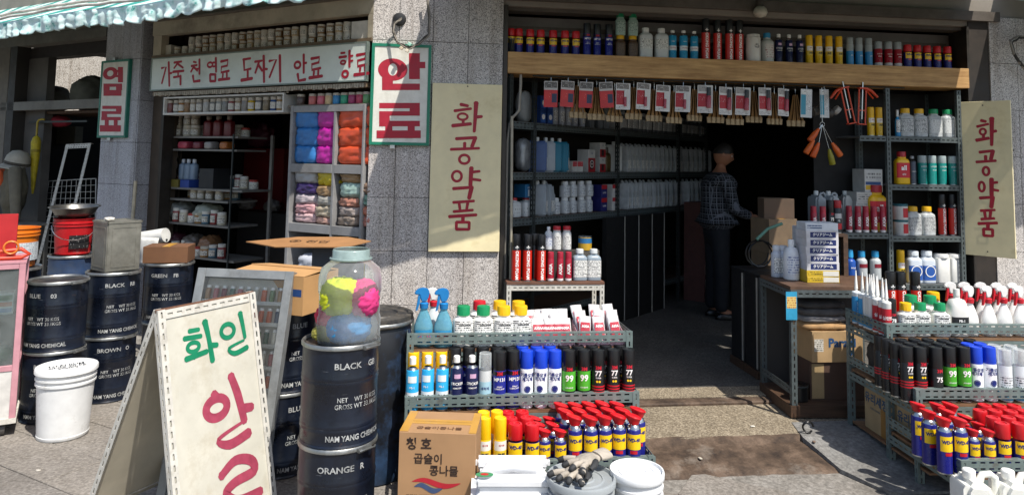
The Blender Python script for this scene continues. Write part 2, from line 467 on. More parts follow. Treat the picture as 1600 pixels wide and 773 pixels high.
def bottle(key, h, r, body, cap, label=None, sq=0.5, cap_r=0.5, cap_h=0.16, texts=(), name='bottle', cat='bottle', lab=(0.15, 0.62), neck=0.06, rough=0.35, aspect=0.75, sh=0.14, liquid=None):
    k = Kit(name, cat); k.h = h; k.r = r
    bm_ = mat(body, rough, wear=0.05) if not hasattr(body, 'node_tree') else body
    cm = mat(cap, 0.4, wear=0.06) if not hasattr(cap, 'node_tree') else cap
    hc = h * cap_h; hb = h - hc; rn = r * cap_r * 0.9
    prof = [(r * 0.86, 0), (r * 0.97, 0.003), (r, 0.01), (r, hb * (1 - sh) - h * neck), (r * 0.94, hb * (1 - sh * 0.55) - h * neck), (r * 0.72, hb * (1 - sh * 0.12) - h * neck), (rn, hb - h * neck), (rn, hb)]
    b0 = k.add('body', MB().lathe(prof, 24, sq=sq, sy=aspect).mesh(bm_, 50))
    rc = r * cap_r
    b = MB(); seg = 24
    for z_, q_ in ((hb - 0.002, 1), (h - 0.006, 0.99), (h - 0.001, 0.93), (h, 0.80)):
        for i in range(seg):
            rr = rc * q_ * (1.0 if i % 2 else 0.965) if q_ > 0.95 else rc * q_
            b.v.append((rr * math.cos(2 * math.pi * i / seg), rr * math.sin(2 * math.pi * i / seg), z_))
    for j in range(3):
        for i in range(seg):
            a_, b_ = j * seg + i, j * seg + (i + 1) % seg; b.f.append((a_, b_, b_ + seg, a_ + seg))
    b.f.append(tuple(range(seg))[::-1]); b.f.append(tuple(3 * seg + i for i in range(seg)))
    k.add('cap', b.mesh(cm, 30))
    if liquid:
        k.add('liquid', MB().lathe([(r * 0.92, 0.006), (r * 0.955, 0.012), (r * 0.955, h * liquid[1])], 20, sq=sq, sy=aspect).mesh(liquid[0], 50), b0)
    li = None
    if label is not None:
        lm = mat(label, 0.5, wear=0.05) if not hasattr(label, 'node_tree') else label
        # a label that follows the squared section
        b = MB(); N = 12; p = 2 + 6 * sq
        for j in range(2):
            for i in range(N + 1):
                a = R(-145) + R(110) * i / N
                c, d = math.cos(a), math.sin(a); q = (abs(c) ** p + abs(d) ** p) ** (-1 / p) if sq else 1
                b.v.append(((r + 0.0008) * q * c, (r * aspect + 0.0008) * q * d, h * (lab[0] if j == 0 else lab[1])))
        for i in range(N): b.f.append((i, i + 1, i + N + 2, i + N + 1))
        li = k.add('label', b.mesh(lm, 60), b0)
    for tx in texts:
        s_, size, z, m = tx[:4]; o = tx[4] if len(tx) > 4 else {}
        add_text(k, li if li is not None else b0, s_, size, z * h, m, y=-r * aspect - 0.001, **o)
    KITS[key] = k; return k

def jerrycan(key, h, wd, dp, body, cap, label=None, name='jerrycan', text=None):
    k = Kit(name, 'jerrycan'); k.h = h; k.r = wd / 2
    bm_ = mat(body, 0.4, wear=0.06, spec=0.4) if not hasattr(body, 'node_tree') else body
    cm = mat(cap, 0.4) if not hasattr(cap, 'node_tree') else cap
    x0, x1 = -wd / 2, wd / 2
    b = MB().prism([(x0, 0), (x1, 0), (x1, h * 0.60), (x1 - wd * 0.22, h * 0.66), (x1 - wd * 0.40, h * 0.88), (x0 + wd * 0.12, h * 0.90), (x0, h * 0.80)], -dp / 2, dp / 2)
    b0 = k.add('body', b.mesh(bm_, 40, bevel=min(wd, dp) * 0.13, bseg=2))
    hw = wd * 0.085
    hp = [(x0 + wd * 0.55, h * 0.86), (x0 + wd * 0.62, h * 0.935), (x1 - wd * 0.2, h * 0.945), (x1 - wd * 0.085, h * 0.90), (x1 - wd * 0.075, h * 0.74), (x1 - wd * 0.085, h * 0.56)]
    k.add('handle', MB().tube([(x, 0, z) for x, z in hp], [hw * 1.1, hw, hw, hw, hw * 1.05, hw * 1.2], 8).mesh(bm_, 60))
    rc = wd * 0.15; cx = x0 + wd * 0.30
    k.add('cap', MB().lathe([(rc * 0.8, h * 0.88), (rc, h * 0.905), (rc, h * 0.985), (rc * 0.85, h)], 14, Matrix.Translation((cx, 0, 0))).mesh(cm, 35))
    if label is not None:
        lm = mat(label, 0.5) if not hasattr(label, 'node_tree') else label
        k.add('label', MB().add([(x0 + wd * 0.12, -dp / 2 - 0.001, h * 0.12), (x1 - wd * 0.22, -dp / 2 - 0.001, h * 0.12), (x1 - wd * 0.22, -dp / 2 - 0.001, h * 0.42), (x0 + wd * 0.12, -dp / 2 - 0.001, h * 0.42)], [(0, 1, 2, 3)]).mesh(lm), b0)
    KITS[key] = k; return k

def carton(key, wd, dp, h, m, bands=(), texts=(), name='box', cat='box', tape=None, bev=0.0012):
    """box with flat printed bands on its street side; bands (x0,x1,z0,z1,mat) in fractions"""
    k = Kit(name, cat); k.h = h
    mm = m if hasattr(m, 'node_tree') else mat(m, 0.6, wear=0.06)
    b0 = k.add('body', MB().box(-wd / 2, wd / 2, -dp / 2, dp / 2, 0, h).mesh(mm, None, bevel=bev, bseg=1))
    y = -dp / 2 - 0.0006; li = None
    for i, (a, b, c, d, q) in enumerate(bands):
        q = q if hasattr(q, 'node_tree') else mat(q, 0.5, wear=0.05)
        yy = y - 0.0003 * i
        li = k.add('printed_panel', MB().add([(wd * (a - .5), yy, h * c), (wd * (b - .5), yy, h * c), (wd * (b - .5), yy, h * d), (wd * (a - .5), yy, h * d)], [(0, 1, 2, 3)]).mesh(q), b0)
    if tape is not None:
        k.add('tape', MB().box(-wd * 0.09, wd * 0.09, -dp / 2 - 0.0008, dp / 2 + 0.0008, h + 0.0004, h + 0.0011).mesh(tape), b0)
    for tx in texts:
        s_, size, z, tm = tx[:4]; o = tx[4] if len(tx) > 4 else {}
        x = o.pop('x', 0) if o else 0
        add_text(k, li if li is not None else b0, s_, size, z * h, tm, x=x, y=y - 0.0003 * len(bands) - 0.0003, **o)
    KITS[key] = k; return k

def bag_mesh(wd, dp, h, m, seed=0, amp=0.10, nu=22, nv=14, power=3.0, freq=5.0, pleat=0.0):
    """soft wrinkled bundle standing on z=0"""
    b = MB(); rnd = random.Random(seed); off = Vector((rnd.uniform(0, 50), rnd.uniform(0, 50), rnd.uniform(0, 50)))
    s0 = min(wd, dp, h)
    for j in range(nv + 1):
        t = -math.pi / 2 + math.pi * j / nv
        for i in range(nu):
            a = 2 * math.pi * i / nu
            d = Vector((math.cos(t) * math.cos(a), math.cos(t) * math.sin(a), math.sin(t)))
            q = (abs(d.x) ** power + abs(d.y) ** power + abs(d.z) ** power) ** (-1 / power)
            p = Vector((d.x * q * wd / 2, d.y * q * dp / 2, d.z * q * h / 2))
            n1 = noise.noise(p * freq / max(wd, h) * 1.2 + off); n2 = abs(noise.noise(p * freq * 3.2 / max(wd, h) + off * 2))
            s = 1 + amp * (n1 * 0.9 - n2 * 0.9)
            if pleat: s += pleat * math.sin(17 * math.atan2(p.z, p.x) + 3 * n1)
            p = p * s
            b.v.append((p.x, p.y, max(0.0, p.z + h / 2)))
    for j in range(nv):
        for i in range(nu):
            b.f.append((j * nu + i, j * nu + (i + 1) % nu, (j + 1) * nu + (i + 1) % nu, (j + 1) * nu + i))
    return b.mesh(m, 75)

M_STEEL = mat('545c5c', 0.5, 0.2, 0.12, scale=22, dirt='3a3632', dirt_amt=0.08)
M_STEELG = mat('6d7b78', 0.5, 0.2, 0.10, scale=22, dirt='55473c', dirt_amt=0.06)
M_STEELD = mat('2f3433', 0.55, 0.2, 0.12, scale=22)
M_STEELW = mat('c9c5bb', 0.5, 0.0, 0.08, scale=22, dirt='8a8275', dirt_amt=0.10)
def slot_bar(L, wd, m, rows=2, pitch=0.042, t=0.002, flange=0.03, name=None, fl_side=1):
    """slotted angle lying along +X, face in the XZ plane, second flange going back at the bottom (fl_side -1) or top (+1) edge"""
    key = ('bar', round(L, 3), round(wd, 3), m.name, rows, fl_side, flange)
    if key in KITS: return KITS[key]
    b = MB(); n = max(1, int(L / pitch)); pt = L / n; sl_ = pt * 0.58
    sh = 0.008
    if rows == 2: zs = [wd * 0.22, wd * 0.78]
    else: zs = [wd * 0.5]
    edges = [0.0]
    for z in zs: edges += [z - sh / 2, z + sh / 2]
    edges.append(wd)
    for i in range(0, len(edges), 2): b.box(0, L, 0, t, edges[i], edges[i + 1])
    for z in zs:
        for i in range(n + 1):
            xa = max(0, (i - 0.5) * pt + sl_ / 2); xb = min(L, (i + 0.5) * pt - sl_ / 2)
            if xb > xa: b.box(xa, xb, 0.0001, t - 0.0001, z - sh / 2, z + sh / 2)
    if flange:
        zf = wd - t if fl_side > 0 else 0
        f0, f1 = flange * 0.40, flange * 0.60
        b.box(0, L, t, f0, zf, zf + t); b.box(0, L, f1, flange, zf, zf + t)
        for i in range(n + 1):
            xa = max(0, (i - 0.5) * pt + sl_ / 2); xb = min(L, (i + 0.5) * pt - sl_ / 2)
            if xb > xa: b.box(xa, xb, f0, f1, zf + 0.0001, zf + t - 0.0001)
    me = b.mesh(m, fix=False); KITS[key] = me; return me
def post_mesh(L, m, wd=0.036, flip=1, rows=1):
    """upright slotted angle: faces -Y, flange goes back"""
    key = ('post', round(L, 3), m.name, wd, flip, rows)
    if key in KITS: return KITS[key]
    me = slot_bar(L, wd, m, rows, fl_side=1 if flip > 0 else -1).copy()
    me.transform(Matrix.Rotation(R(-90), 4, 'Y')); me.transform(Matrix.Translation((wd if True else 0, 0, 0)))
    KITS[key] = me; return me

def trigger(key, h, r, body, head, lever, label=None, text=None, liquid=None, name='trigger_spray', flip=1):
    k = Kit(name, 'spray bottle'); k.h = h; k.r = r
    bm_ = body if hasattr(body, 'node_tree') else mat(body, 0.4, wear=0.04)
    hb = h * 0.66
    b0 = k.add('body', MB().lathe([(r * 0.9, 0), (r, 0.005), (r, hb * 0.42), (r * 0.93, hb * 0.55), (r * 0.62, hb * 0.78), (r * 0.36, hb * 0.92), (r * 0.34, hb)], 22, sy=0.72).mesh(bm_, 50))
    if liquid: k.add('liquid', MB().lathe([(r * 0.9, 0.004), (r * 0.95, 0.01), (r * 0.95, hb * 0.42), (r * 0.88, hb * 0.54), (r * 0.7, hb * 0.68)], 20, sy=0.70).mesh(liquid, 50), b0)
    hm = mat(head, 0.4, wear=0.05); lm = mat(lever, 0.4, wear=0.05)
    k.add('collar', MB().lathe([(r * 0.42, hb - 0.004), (r * 0.46, hb + h * 0.07), (r * 0.3, hb + h * 0.09)], 16).mesh(lm, 40))
    f = flip
    hd = [(-0.20, 0.76), (0.12, 0.76), (0.30, 0.84), (0.34, 0.93), (0.22, 0.985), (-0.10, 1.0), (-0.40, 0.985), (-0.66, 0.93), (-0.66, 0.885), (-0.34, 0.88)]
    k.add('head', MB().prism([(x * r * 1.5 * f, hb + (z - 0.66) / 0.34 * h * 0.34) for x, z in hd], -r * 0.22, r * 0.22).mesh(hm, 50, bevel=0.004, bseg=2))
    lv = [(-0.42, 0.87), (-0.26, 0.87), (-0.30, 0.74), (-0.44, 0.62), (-0.56, 0.60), (-0.48, 0.74)]
    k.add('trigger', MB().prism([(x * r * 1.5 * f, hb + (z - 0.66) / 0.34 * h * 0.34) for x, z in lv], -r * 0.16, r * 0.16).mesh(lm, 40))
    if label is not None:
        lmm = label if hasattr(label, 'node_tree') else mat(label, 0.4)
        li = k.add('label', MB().grid(lambda a, c: ((r + 0.0008) * math.sin((a - .5) * 1.9), -(r * 0.72 + 0.0008) * math.cos((a - .5) * 1.9), hb * (0.08 + 0.36 * c)), 8, 1).mesh(lmm, 80), b0)
        if text: add_text(k, li, text[0], text[1], hb * 0.27, text[2], y=-r * 0.72 - 0.001, bold=0.02)
    KITS[key] = k; return k

def tube_kit(key, h, r, body, bands=(), text=None, nozzle=WHITE):
    """sealant cartridge with tapering nozzle"""
    k = Kit('sealant_tube', 'tube'); k.h = h; k.r = r
    hb = h * 0.60
    bm_ = mat(body, 0.4, wear=0.05)
    b0 = k.add('body', MB().lathe([(r * 0.97, 0), (r, 0.002), (r, hb - 0.012), (r * 1.03, hb - 0.010), (r * 1.03, hb - 0.004), (r * 0.9, hb), (r * 0.3, hb + 0.004)], 18).mesh(bm_, 40))
    k.add('nozzle', MB().lathe([(r * 0.34, hb), (r * 0.34, hb + 0.014), (r * 0.44, hb + 0.016), (r * 0.40, hb + 0.024), (r * 0.12, h)], 12).mesh(mat(nozzle, 0.4), 40))
    li = None
    for z0, z1, c in bands:
        li = k.add('label', MB().patch(r + 0.0006, z0 * hb, z1 * hb, -math.pi * .999, math.pi * .999, 18).mesh(mat(c, 0.4), 80), b0)
    if text: add_text(k, li if li is not None else b0, text[0], text[1], hb * 0.52, text[2], r=r, rot=text[3] if len(text) > 3 else -1, bold=0.02)
    KITS[key] = k; return k

M_NAVY = mat('0b111d', 0.30, 0.0, 0.3, scale=9, dirt='3a3a3c', dirt_amt=0.07, bmp=0.10)
def drum_paint():
    m, t, b = new_mat('drum_paint'); v = coords(t); n = noise_node(t, v, 5, 6, 0.7); n2 = noise_node(t, v, 21, 8, 0.75); n3 = noise_node(t, coords(t, (1, 1, 14)), 9, 6, 0.7); oi = t.nodes.new('ShaderNodeObjectInfo')
    col = ramp(t, n.outputs[0], [(0.3, hexc('090d16')), (0.7, hexc('141c2c'))])
    col = mixc(t, ramp(t, n2.outputs[0], [(0.64, (0, 0, 0)), (0.70, (0.8, 0.8, 0.8))]), col, hexc('4a3426'))
    col = mixc(t, ramp(t, n3.outputs[0], [(0.66, (0, 0, 0)), (0.70, (0.6, 0.6, 0.6))]), col, hexc('6a6e74'))
    t.links.new(col, b.inputs['Base Color'])
    t.links.new(ramp(t, n.outputs[0], [(0.3, (0.22,) * 3), (0.7, (0.45,) * 3)]), b.inputs['Roughness'])
    bump(t, b, noise_node(t, v, 6, 3).outputs[0], 0.02, 0.25); return m
M_NAVY = drum_paint()
M_NAVYT = mat('1b1d22', 0.5, 0.0, 0.25, scale=9, dirt='5d5348', dirt_amt=0.2)
M_RIM = mat('9a9b98', 0.42, 0.85, 0.15, scale=18, dirt='5d4c3c', dirt_amt=0.05)
def drum(key, r, h, lines, shell=None, open_top=False):
    k = Kit('steel_drum', 'drum'); k.h = h; k.r = r
    sm = shell or M_NAVY
    prof = [(r * 0.985, 0.0), (r * 1.0, 0.006), (r * 0.985, 0.014)]
    for zc in (0.16, 0.20, 0.62, 0.66):
        prof += [(r * 0.985, h * zc - 0.008), (r * 1.004, h * zc), (r * 0.985, h * zc + 0.008)]
    prof += [(r * 0.985, h - 0.016)]
    b0 = k.add('shell', MB().lathe(prof, 40, cap=False).mesh(sm, 60))
    k.add('lid', MB().lathe([(r * 0.98, h - 0.017), (r * 0.95, h - 0.012), (r * 0.92, h - 0.022), (r * 0.1, h - 0.020)], 40).mesh(M_NAVYT, 40))
    k.add('clamp_ring', MB().lathe([(r * 0.985, h - 0.020), (r * 1.025, h - 0.017), (r * 1.03, h - 0.006), (r * 1.0, h), (r * 0.965, h - 0.003), (r * 0.955, h - 0.014)], 40, cap=False).mesh(M_RIM, 60))
    k.add('clamp_latch', MB().box(-0.03, 0.035, -r * 1.03 - 0.012, -r * 1.02, h - 0.020, h - 0.004).tube([(-0.03, -r * 1.03 - 0.014, h - 0.012), (0.045, -r * 1.03 - 0.016, h - 0.012), (0.06, -r * 1.03 - 0.004, h - 0.012)], 0.004, 6).mesh(M_RIM, 40), None, Matrix.Rotation(R(38), 4, 'Z'))
    k.add('base_rim', MB().lathe([(r * 0.99, 0.0), (r * 1.02, 0.004), (r * 0.995, 0.012)], 40, cap=False).mesh(M_NAVY, 60))
    for s_, size, z, turn, sx, bold in lines:
        add_text(k, b0, s_, size, z * h, T_STENCIL, r=r * 0.99, bold=bold, sx=sx, turn=turn, lift=0.0015, line=1.0)
    return k

def pail(key, r, h, body, lid_c, lid=True, bail=True, lidtext=None, ribs=True, name='plastic_pail', cat='pail', openm=None):
    k = Kit(name, cat); k.h = h; k.r = r
    bm_ = body if hasattr(body, 'node_tree') else mat(body, 0.45, wear=0.05, dirt='8f8a80', dirt_amt=0.03)
    rb = r * 0.88
    prof = [(rb * 0.97, 0), (rb, 0.004)]
    rr = lambda z: rb + (r - rb) * z / h
    prof += [(rr(h * 0.05), h * 0.05), (rr(h * 0.05) * 0.985, h * 0.055), (rr(h * 0.74), h * 0.74)]
    if ribs:
        for zc in (0.78, 0.86):
            prof += [(rr(h * zc) * 1.0, h * zc), (rr(h * zc) * 1.055, h * zc + 0.002), (rr(h * zc) * 1.055, h * zc + 0.012), (rr(h * zc), h * zc + 0.014)]
    prof += [(r, h * 0.99)]
    if not lid: prof += [(r * 1.04, h * 0.99), (r * 1.04, h), (r * 0.97, h), (r * 0.95, h * 0.6), (r * 0.8, h * 0.55)]
    b0 = k.add('body', MB().lathe(prof, 36).mesh(bm_, 45))
    if lid:
        lm = lid_c if hasattr(lid_c, 'node_tree') else mat(lid_c, 0.42, wear=0.05, dirt='8f8a80', dirt_amt=0.03)
        lp = [(r * 1.06, h * 0.95), (r * 1.075, h * 0.955), (r * 1.075, h + 0.002), (r * 1.05, h + 0.008), (r * 1.0, h + 0.008), (r * 0.97, h - 0.004), (r * 0.72, h - 0.004), (r * 0.70, h + 0.001), (r * 0.66, h + 0.001), (r * 0.64, h - 0.003), (r * 0.42, h - 0.003), (r * 0.40, h + 0.001), (r * 0.36, h + 0.001), (r * 0.34, h - 0.003), (r * 0.05, h - 0.003)]
        l0 = k.add('lid', MB().lathe(lp, 36).mesh(lm, 40))
        if lidtext:
            me = text_mesh(lidtext[0], lidtext[1], T_BLACK, 0.01, line=0.9)
            k.add('lettering', me, l0, Matrix.Translation((0, 0, h + 0.0025)) @ Matrix.Rotation(R(-90), 4, 'X'))
    if bail:
        pts = []
        for i in range(13):
            a = math.pi * i / 12
            pts.append((r * 1.09 * math.cos(a), -r * 1.12 * math.sin(a) * 0.35 - r * 0.98 * math.sin(a) ** 0.6 * 0.72, h * 0.80 - r * 0.75 * math.sin(a)))
        k.add('handle', MB().tube(pts, 0.003, 6).mesh(M_TIN, 60))
    KITS[key] = k; return k
# ================================================================== THE SETTING
def fbox(F, u0, u1, n0, n1, z0, z1, m, bevel=0.0):
    """box standing in a wall frame; mesh in world coordinates"""
    b = MB(); P = [F.pt(u, n, z) for z in (z0, z1) for u, n in ((u0, n0), (u1, n0), (u1, n1), (u0, n1))]
    b.add(P, [(0, 3, 2, 1), (4, 5, 6, 7), (0, 1, 5, 4), (1, 2, 6, 5), (2, 3, 7, 6), (3, 0, 4, 7)])
    return b.mesh(m, bevel=bevel, bseg=1)
def ground_mat(key, a, b_, c, sc, agg=0.0, bm_=0.4):
    if key in MATS: return MATS[key]
    m, t, b = new_mat(key); geo = t.nodes.new('ShaderNodeNewGeometry'); v = geo.outputs['Position']
    n1 = noise_node(t, v, sc, 4, 0.7); n2 = noise_node(t, v, 2.2, 7, 0.7); n3 = noise_node(t, v, 9, 5, 0.7)
    col = ramp(t, n1.outputs[0], [(0.36, a), (0.52, b_), (0.66, c)])
    col = mixc(t, 0.7, col, ramp(t, n2.outputs[0], [(0.30, (0.55, 0.52, 0.48)), (0.65, (1.08, 1.06, 1.04))]), 'MULTIPLY')
    col = mixc(t, 0.4, col, ramp(t, n3.outputs[0], [(0.35, (0.6, 0.57, 0.52)), (0.6, (1, 1, 1))]), 'MULTIPLY')
    oi = t.nodes.new('ShaderNodeObjectInfo')
    col = mixc(t, 0.6, col, ramp(t, oi.outputs['Random'], [(0, (0.80, 0.80, 0.81)), (1, (1.10, 1.08, 1.05))]), 'MULTIPLY')
    t.links.new(col, b.inputs['Base Color']); b.inputs['Roughness'].default_value = 0.85
    bump(t, b, n1.outputs[0], 0.004, bm_)
    MATS[key] = m; return m
G_STREET = ground_mat('street', (0.07, 0.066, 0.06), (0.10, 0.095, 0.09), (0.14, 0.13, 0.12), 60)
G_PAVER = ground_mat('paver', (0.155, 0.142, 0.126), (0.245, 0.226, 0.204), (0.34, 0.315, 0.285), 55)
G_AGG = ground_mat('aggregate', (0.10, 0.08, 0.055), (0.27, 0.225, 0.16), (0.48, 0.42, 0.32), 95, bm_=0.8)
G_CONC = ground_mat('worn_concrete', (0.15, 0.142, 0.13), (0.24, 0.228, 0.21), (0.33, 0.315, 0.295), 45)
def stain_mat():
    m, t, b = new_mat('stained_step'); geo = t.nodes.new('ShaderNodeNewGeometry'); v = geo.outputs['Position']
    n1 = noise_node(t, v, 7, 9, 0.72); n2 = noise_node(t, v, 3.2, 8, 0.7); n3 = noise_node(t, v, 60, 4, 0.7)
    col = ramp(t, n1.outputs[0], [(0.34, (0.022, 0.012, 0.007)), (0.5, (0.075, 0.047, 0.029)), (0.66, (0.15, 0.10, 0.068))])
    col = mixc(t, ramp(t, n2.outputs[0], [(0.56, (0, 0, 0)), (0.68, (0.6, 0.6, 0.6))]), col, (0.26, 0.22, 0.18))
    col = mixc(t, 0.6, col, ramp(t, n3.outputs[0], [(0.3, (0.6, 0.6, 0.6)), (0.7, (1.1, 1.1, 1.1))]), 'MULTIPLY')
    t.links.new(col, b.inputs['Base Color']); b.inputs['Roughness'].default_value = 0.8
    bump(t, b, n1.outputs[0], 0.01, 0.6); return m
G_STAIN = stain_mat()
struct('street', MB().add([(-120, -120, -0.05), (120, -120, -0.05), (120, 160, -0.05), (-120, 160, -0.05)], [(0, 1, 2, 3)]).mesh(G_STREET))
# pavement: a bed with single paving stones laid along the left shop fronts
pav = struct('pavement', MB().box(-9, 9, -1.0, 13, -0.049, -0.012).mesh(G_CONC))
pm = {}
def paver_mesh(k):
    rnd = random.Random(k); b = MB(); lx, ly = 0.598, 0.296
    b.box(0.003, lx, 0.003, ly, -0.0115, 0.0)
    return b.mesh(G_PAVER, bevel=0.003, bseg=1)
PVM = [paver_mesh(i) for i in range(2)]
cnt = 0
for j in range(0, 22):
    for i in range(-9, 12):
        u0 = i * 0.60 + (0.30 if j % 2 else 0); n0 = 0.25 + j * 0.298
        p = FL.pt(u0 + 0.3, n0 + 0.15, 0)
        if p.y < 2.0 or p.y > 5.6: continue
        x, y = proj(p)
        if not (-120 < x < 1500 and 560 < y < 960): continue
        q = p - FR.o
        if q.dot(FR.d) > 0.9 and q.dot(FR.n) < 2.28: continue      # the shop's own step lies here
        if 330 < x < 980 and y > 850: continue
        M = Matrix.Translation(FL.pt(u0, n0, random.uniform(-0.002, 0.001))) @ Matrix.Rotation(math.atan2(FL.d.y, FL.d.x), 4, 'Z') @ Matrix.Diagonal((1, -1, 1, 1))
        M = Matrix.Translation(FL.pt(u0 + 0.6, n0, random.uniform(-0.002, 0.001))) @ Matrix.Rotation(math.atan2(-FL.d.y, -FL.d.x), 4, 'Z') @ Matrix.Translation((0, -0.298, 0))
        link('paving_stone', PVM[cnt % 2], pav, M); cnt += 1
# the shop step: ramped edge, aggregate landing, low lip, floor going in
def sheet(F, pts, m):
    return MB().add([F.pt(*p) for p in pts], [tuple(range(len(pts)))]).mesh(m)
def step_profile():
    b = MB(); us = [0.4 + 0.04 * i for i in range(96)]
    prof = [(2.09, -0.012), (2.06, 0.003), (2.00, 0.012), (1.94, 0.022), (1.88, 0.030), (1.82, 0.036), (1.775, 0.040), (1.755, 0.054), (1.735, 0.061)]
    for u in us:
        for n, z in prof:
            w_ = noise.noise(Vector((u * 3.1, n * 2, 0))) * 0.03 + noise.noise(Vector((u * 14, n * 3, 5))) * 0.014
            z = z if z > .06 or z < .01 else z + noise.noise(Vector((u * 5, n * 9, 8))) * .008
            b.v.append(tuple(FR.pt(u, n + (w_ if z < 0.055 else w_ * 0.5), z + noise.noise(Vector((u * 9, n * 20, 3))) * (0.007 if z > 0.01 else 0.001))))
    k = len(prof)
    for i in range(len(us) - 1):
        for j in range(k - 1): b.f.append((i * k + j, i * k + j + 1, (i + 1) * k + j + 1, (i + 1) * k + j))
    me = b.mesh(G_STAIN, 60)
    for p in me.polygons:
        if p.normal.z < 0: p.flip()
    return me
step = struct('shop_step', step_profile())
struct('landing', fbox(FR, 0.4, 4.2, 1.225, 1.745, -0.01, 0.058, G_AGG))
struct('step_lip', fbox(FR, 0.4, 4.2, 1.13, 1.228, -0.01, 0.078, G_STAIN, 0.008))
struct('threshold', fbox(FR, 0.4, 6.0, 0.93, 1.132, -0.01, 0.081, G_AGG))
G_FLOOR_SHADED = ground_mat('shaded_floor', (0.05, 0.047, 0.042), (0.105, 0.098, 0.088), (0.17, 0.16, 0.145), 80)  # floor inside the threshold; its shade is mixed into this darker colour
struct('shop_floor', fbox(FR, 0.4, 6.0, -4.4, 0.926, -0.01, 0.0805, G_FLOOR_SHADED))
G_PATCH = ground_mat('grey_patch', (0.15, 0.15, 0.147), (0.22, 0.22, 0.215), (0.30, 0.298, 0.29), 40)
struct('cement_patch', MB().add([FR.pt(2.66, 1.56, 0.061), FR.pt(4.2, 1.56, 0.061), FR.pt(4.2, 1.78, 0.064), FR.pt(2.60, 1.80, 0.064), FR.pt(4.2, 2.42, 0.003), FR.pt(2.74, 2.36, 0.003), FR.pt(2.64, 2.10, 0.012), FR.pt(4.2, 1.56, -0.01), FR.pt(2.66, 1.56, -0.01), FR.pt(2.60, 1.80, -0.01), FR.pt(2.64, 2.10, -0.01), FR.pt(2.74, 2.36, -0.01), FR.pt(4.2, 2.42, -0.01)], [(0, 1, 2, 3), (3, 2, 4, 5, 6), (0, 3, 9, 8), (3, 6, 10, 9), (6, 5, 11, 10), (5, 4, 12, 11)]).mesh(G_PATCH))
lf = struct('left_shop_floor', fbox(FL, -0.3, 6.6, -3.0, 0.22, -0.01, 0.004, G_CONC))

# ---- building shell
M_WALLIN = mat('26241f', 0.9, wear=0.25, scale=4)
M_DARKWOOD = mat('2b231c', 0.6, wear=0.3, scale=9, bmp=0.2)
M_CREAM = mat('b7ad98', 0.6, wear=0.10, scale=5, dirt='6d6354', dirt_amt=0.12)
M_UPPER = mat('8d857a', 0.8, wear=0.1, scale=4)
M_FRAMEB = mat('4d4237', 0.6, wear=0.2, scale=8)
bl = link('shop_building', None, None, Matrix.Translation(FR.o)); bl.empty_display_size = 0.1
tag(bl, 'corner shop building with granite pillars and deep dark open shop fronts', 'building')
bl_inv = bl.matrix_basis.inverted()
def bpart(name, me): 
    o = link(name, me, bl, bl_inv); return o
bpart('upper_wall', fbox(FR, -0.02, 8.5, -0.35, -0.02, 2.86, 5.2, M_UPPER))
bpart('upper_wall', fbox(FL, 0.0, 7.5, -0.35, -0.02, 2.90, 5.2, M_UPPER))
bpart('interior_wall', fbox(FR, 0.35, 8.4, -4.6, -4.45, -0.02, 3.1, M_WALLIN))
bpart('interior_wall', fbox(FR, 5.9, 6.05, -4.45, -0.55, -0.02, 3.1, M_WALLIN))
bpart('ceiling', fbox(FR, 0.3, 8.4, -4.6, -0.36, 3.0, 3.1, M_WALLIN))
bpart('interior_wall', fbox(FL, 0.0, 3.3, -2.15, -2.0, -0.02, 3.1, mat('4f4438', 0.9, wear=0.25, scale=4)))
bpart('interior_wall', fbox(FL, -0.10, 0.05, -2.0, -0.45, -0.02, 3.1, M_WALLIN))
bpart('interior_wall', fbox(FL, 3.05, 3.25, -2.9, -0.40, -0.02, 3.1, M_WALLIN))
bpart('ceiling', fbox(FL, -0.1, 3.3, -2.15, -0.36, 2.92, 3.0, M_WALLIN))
FK = Frame((0.19, 6.10), (0.64, 0.77))              # line of the rack inside the right shop
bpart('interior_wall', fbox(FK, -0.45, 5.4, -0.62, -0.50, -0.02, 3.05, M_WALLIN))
# ---- granite pillars, tile by tile
GR = granite((0.60, 0.56, 0.525), (0.17, 0.16, 0.157), (0.80, 0.76, 0.72), 'granite_speckled', 0.72)
GR2 = granite((0.50, 0.51, 0.55), (0.24, 0.24, 0.27), (0.64, 0.65, 0.69), 'granite_blue', 0.9)
M_JOINT = mat('2a2826', 0.9)
def pillar(F, us, zs, n0, dep, gm, label, side=None):
    """us/zs: tile joints; core stands behind the tiles"""
    u0, u1 = us[0], us[-1]
    r = link('granite_pillar', None, None, Matrix.Translation(F.pt((u0 + u1) / 2, n0, 0))); r.empty_display_size = 0.1
    tag(r, label, 'pillar'); inv = r.matrix_basis.inverted()
    link('core', fbox(F, u0 + 0.004, u1 - 0.004, n0 - dep, n0 - 0.012, zs[0], zs[-1], M_JOINT), r, inv)
    for a, b in zip(us, us[1:]):
        for c, d in zip(zs, zs[1:]):
            link('tile', fbox(F, a + 0.0018, b - 0.0018, n0 - 0.014, n0 + random.uniform(-0.001, 0.001), c + 0.0018, d - 0.0018, gm, 0.0012), r, inv)
    if side:
        uu, nn = side
        for e, f_ in zip(nn, nn[1:]):
            for c, d in zip(zs, zs[1:]):
                ua, ub = sorted((uu, uu + (0.012 if uu == u1 else -0.012)))
                link('tile', fbox(F, ua, ub, e + 0.002, f_ - 0.002, c + 0.002, d - 0.002, gm, 0.0012), r, inv)
    return r
ZT = [0.0, 0.045, 0.46, 0.875, 1.29, 1.705, 2.12, 2.535, 2.95]
pillar(FR, [0, 0.21, 0.48, 0.765, 1.05], ZT, 0.0, 0.42, GR, 'speckled granite tiled pillar between the two shop fronts')
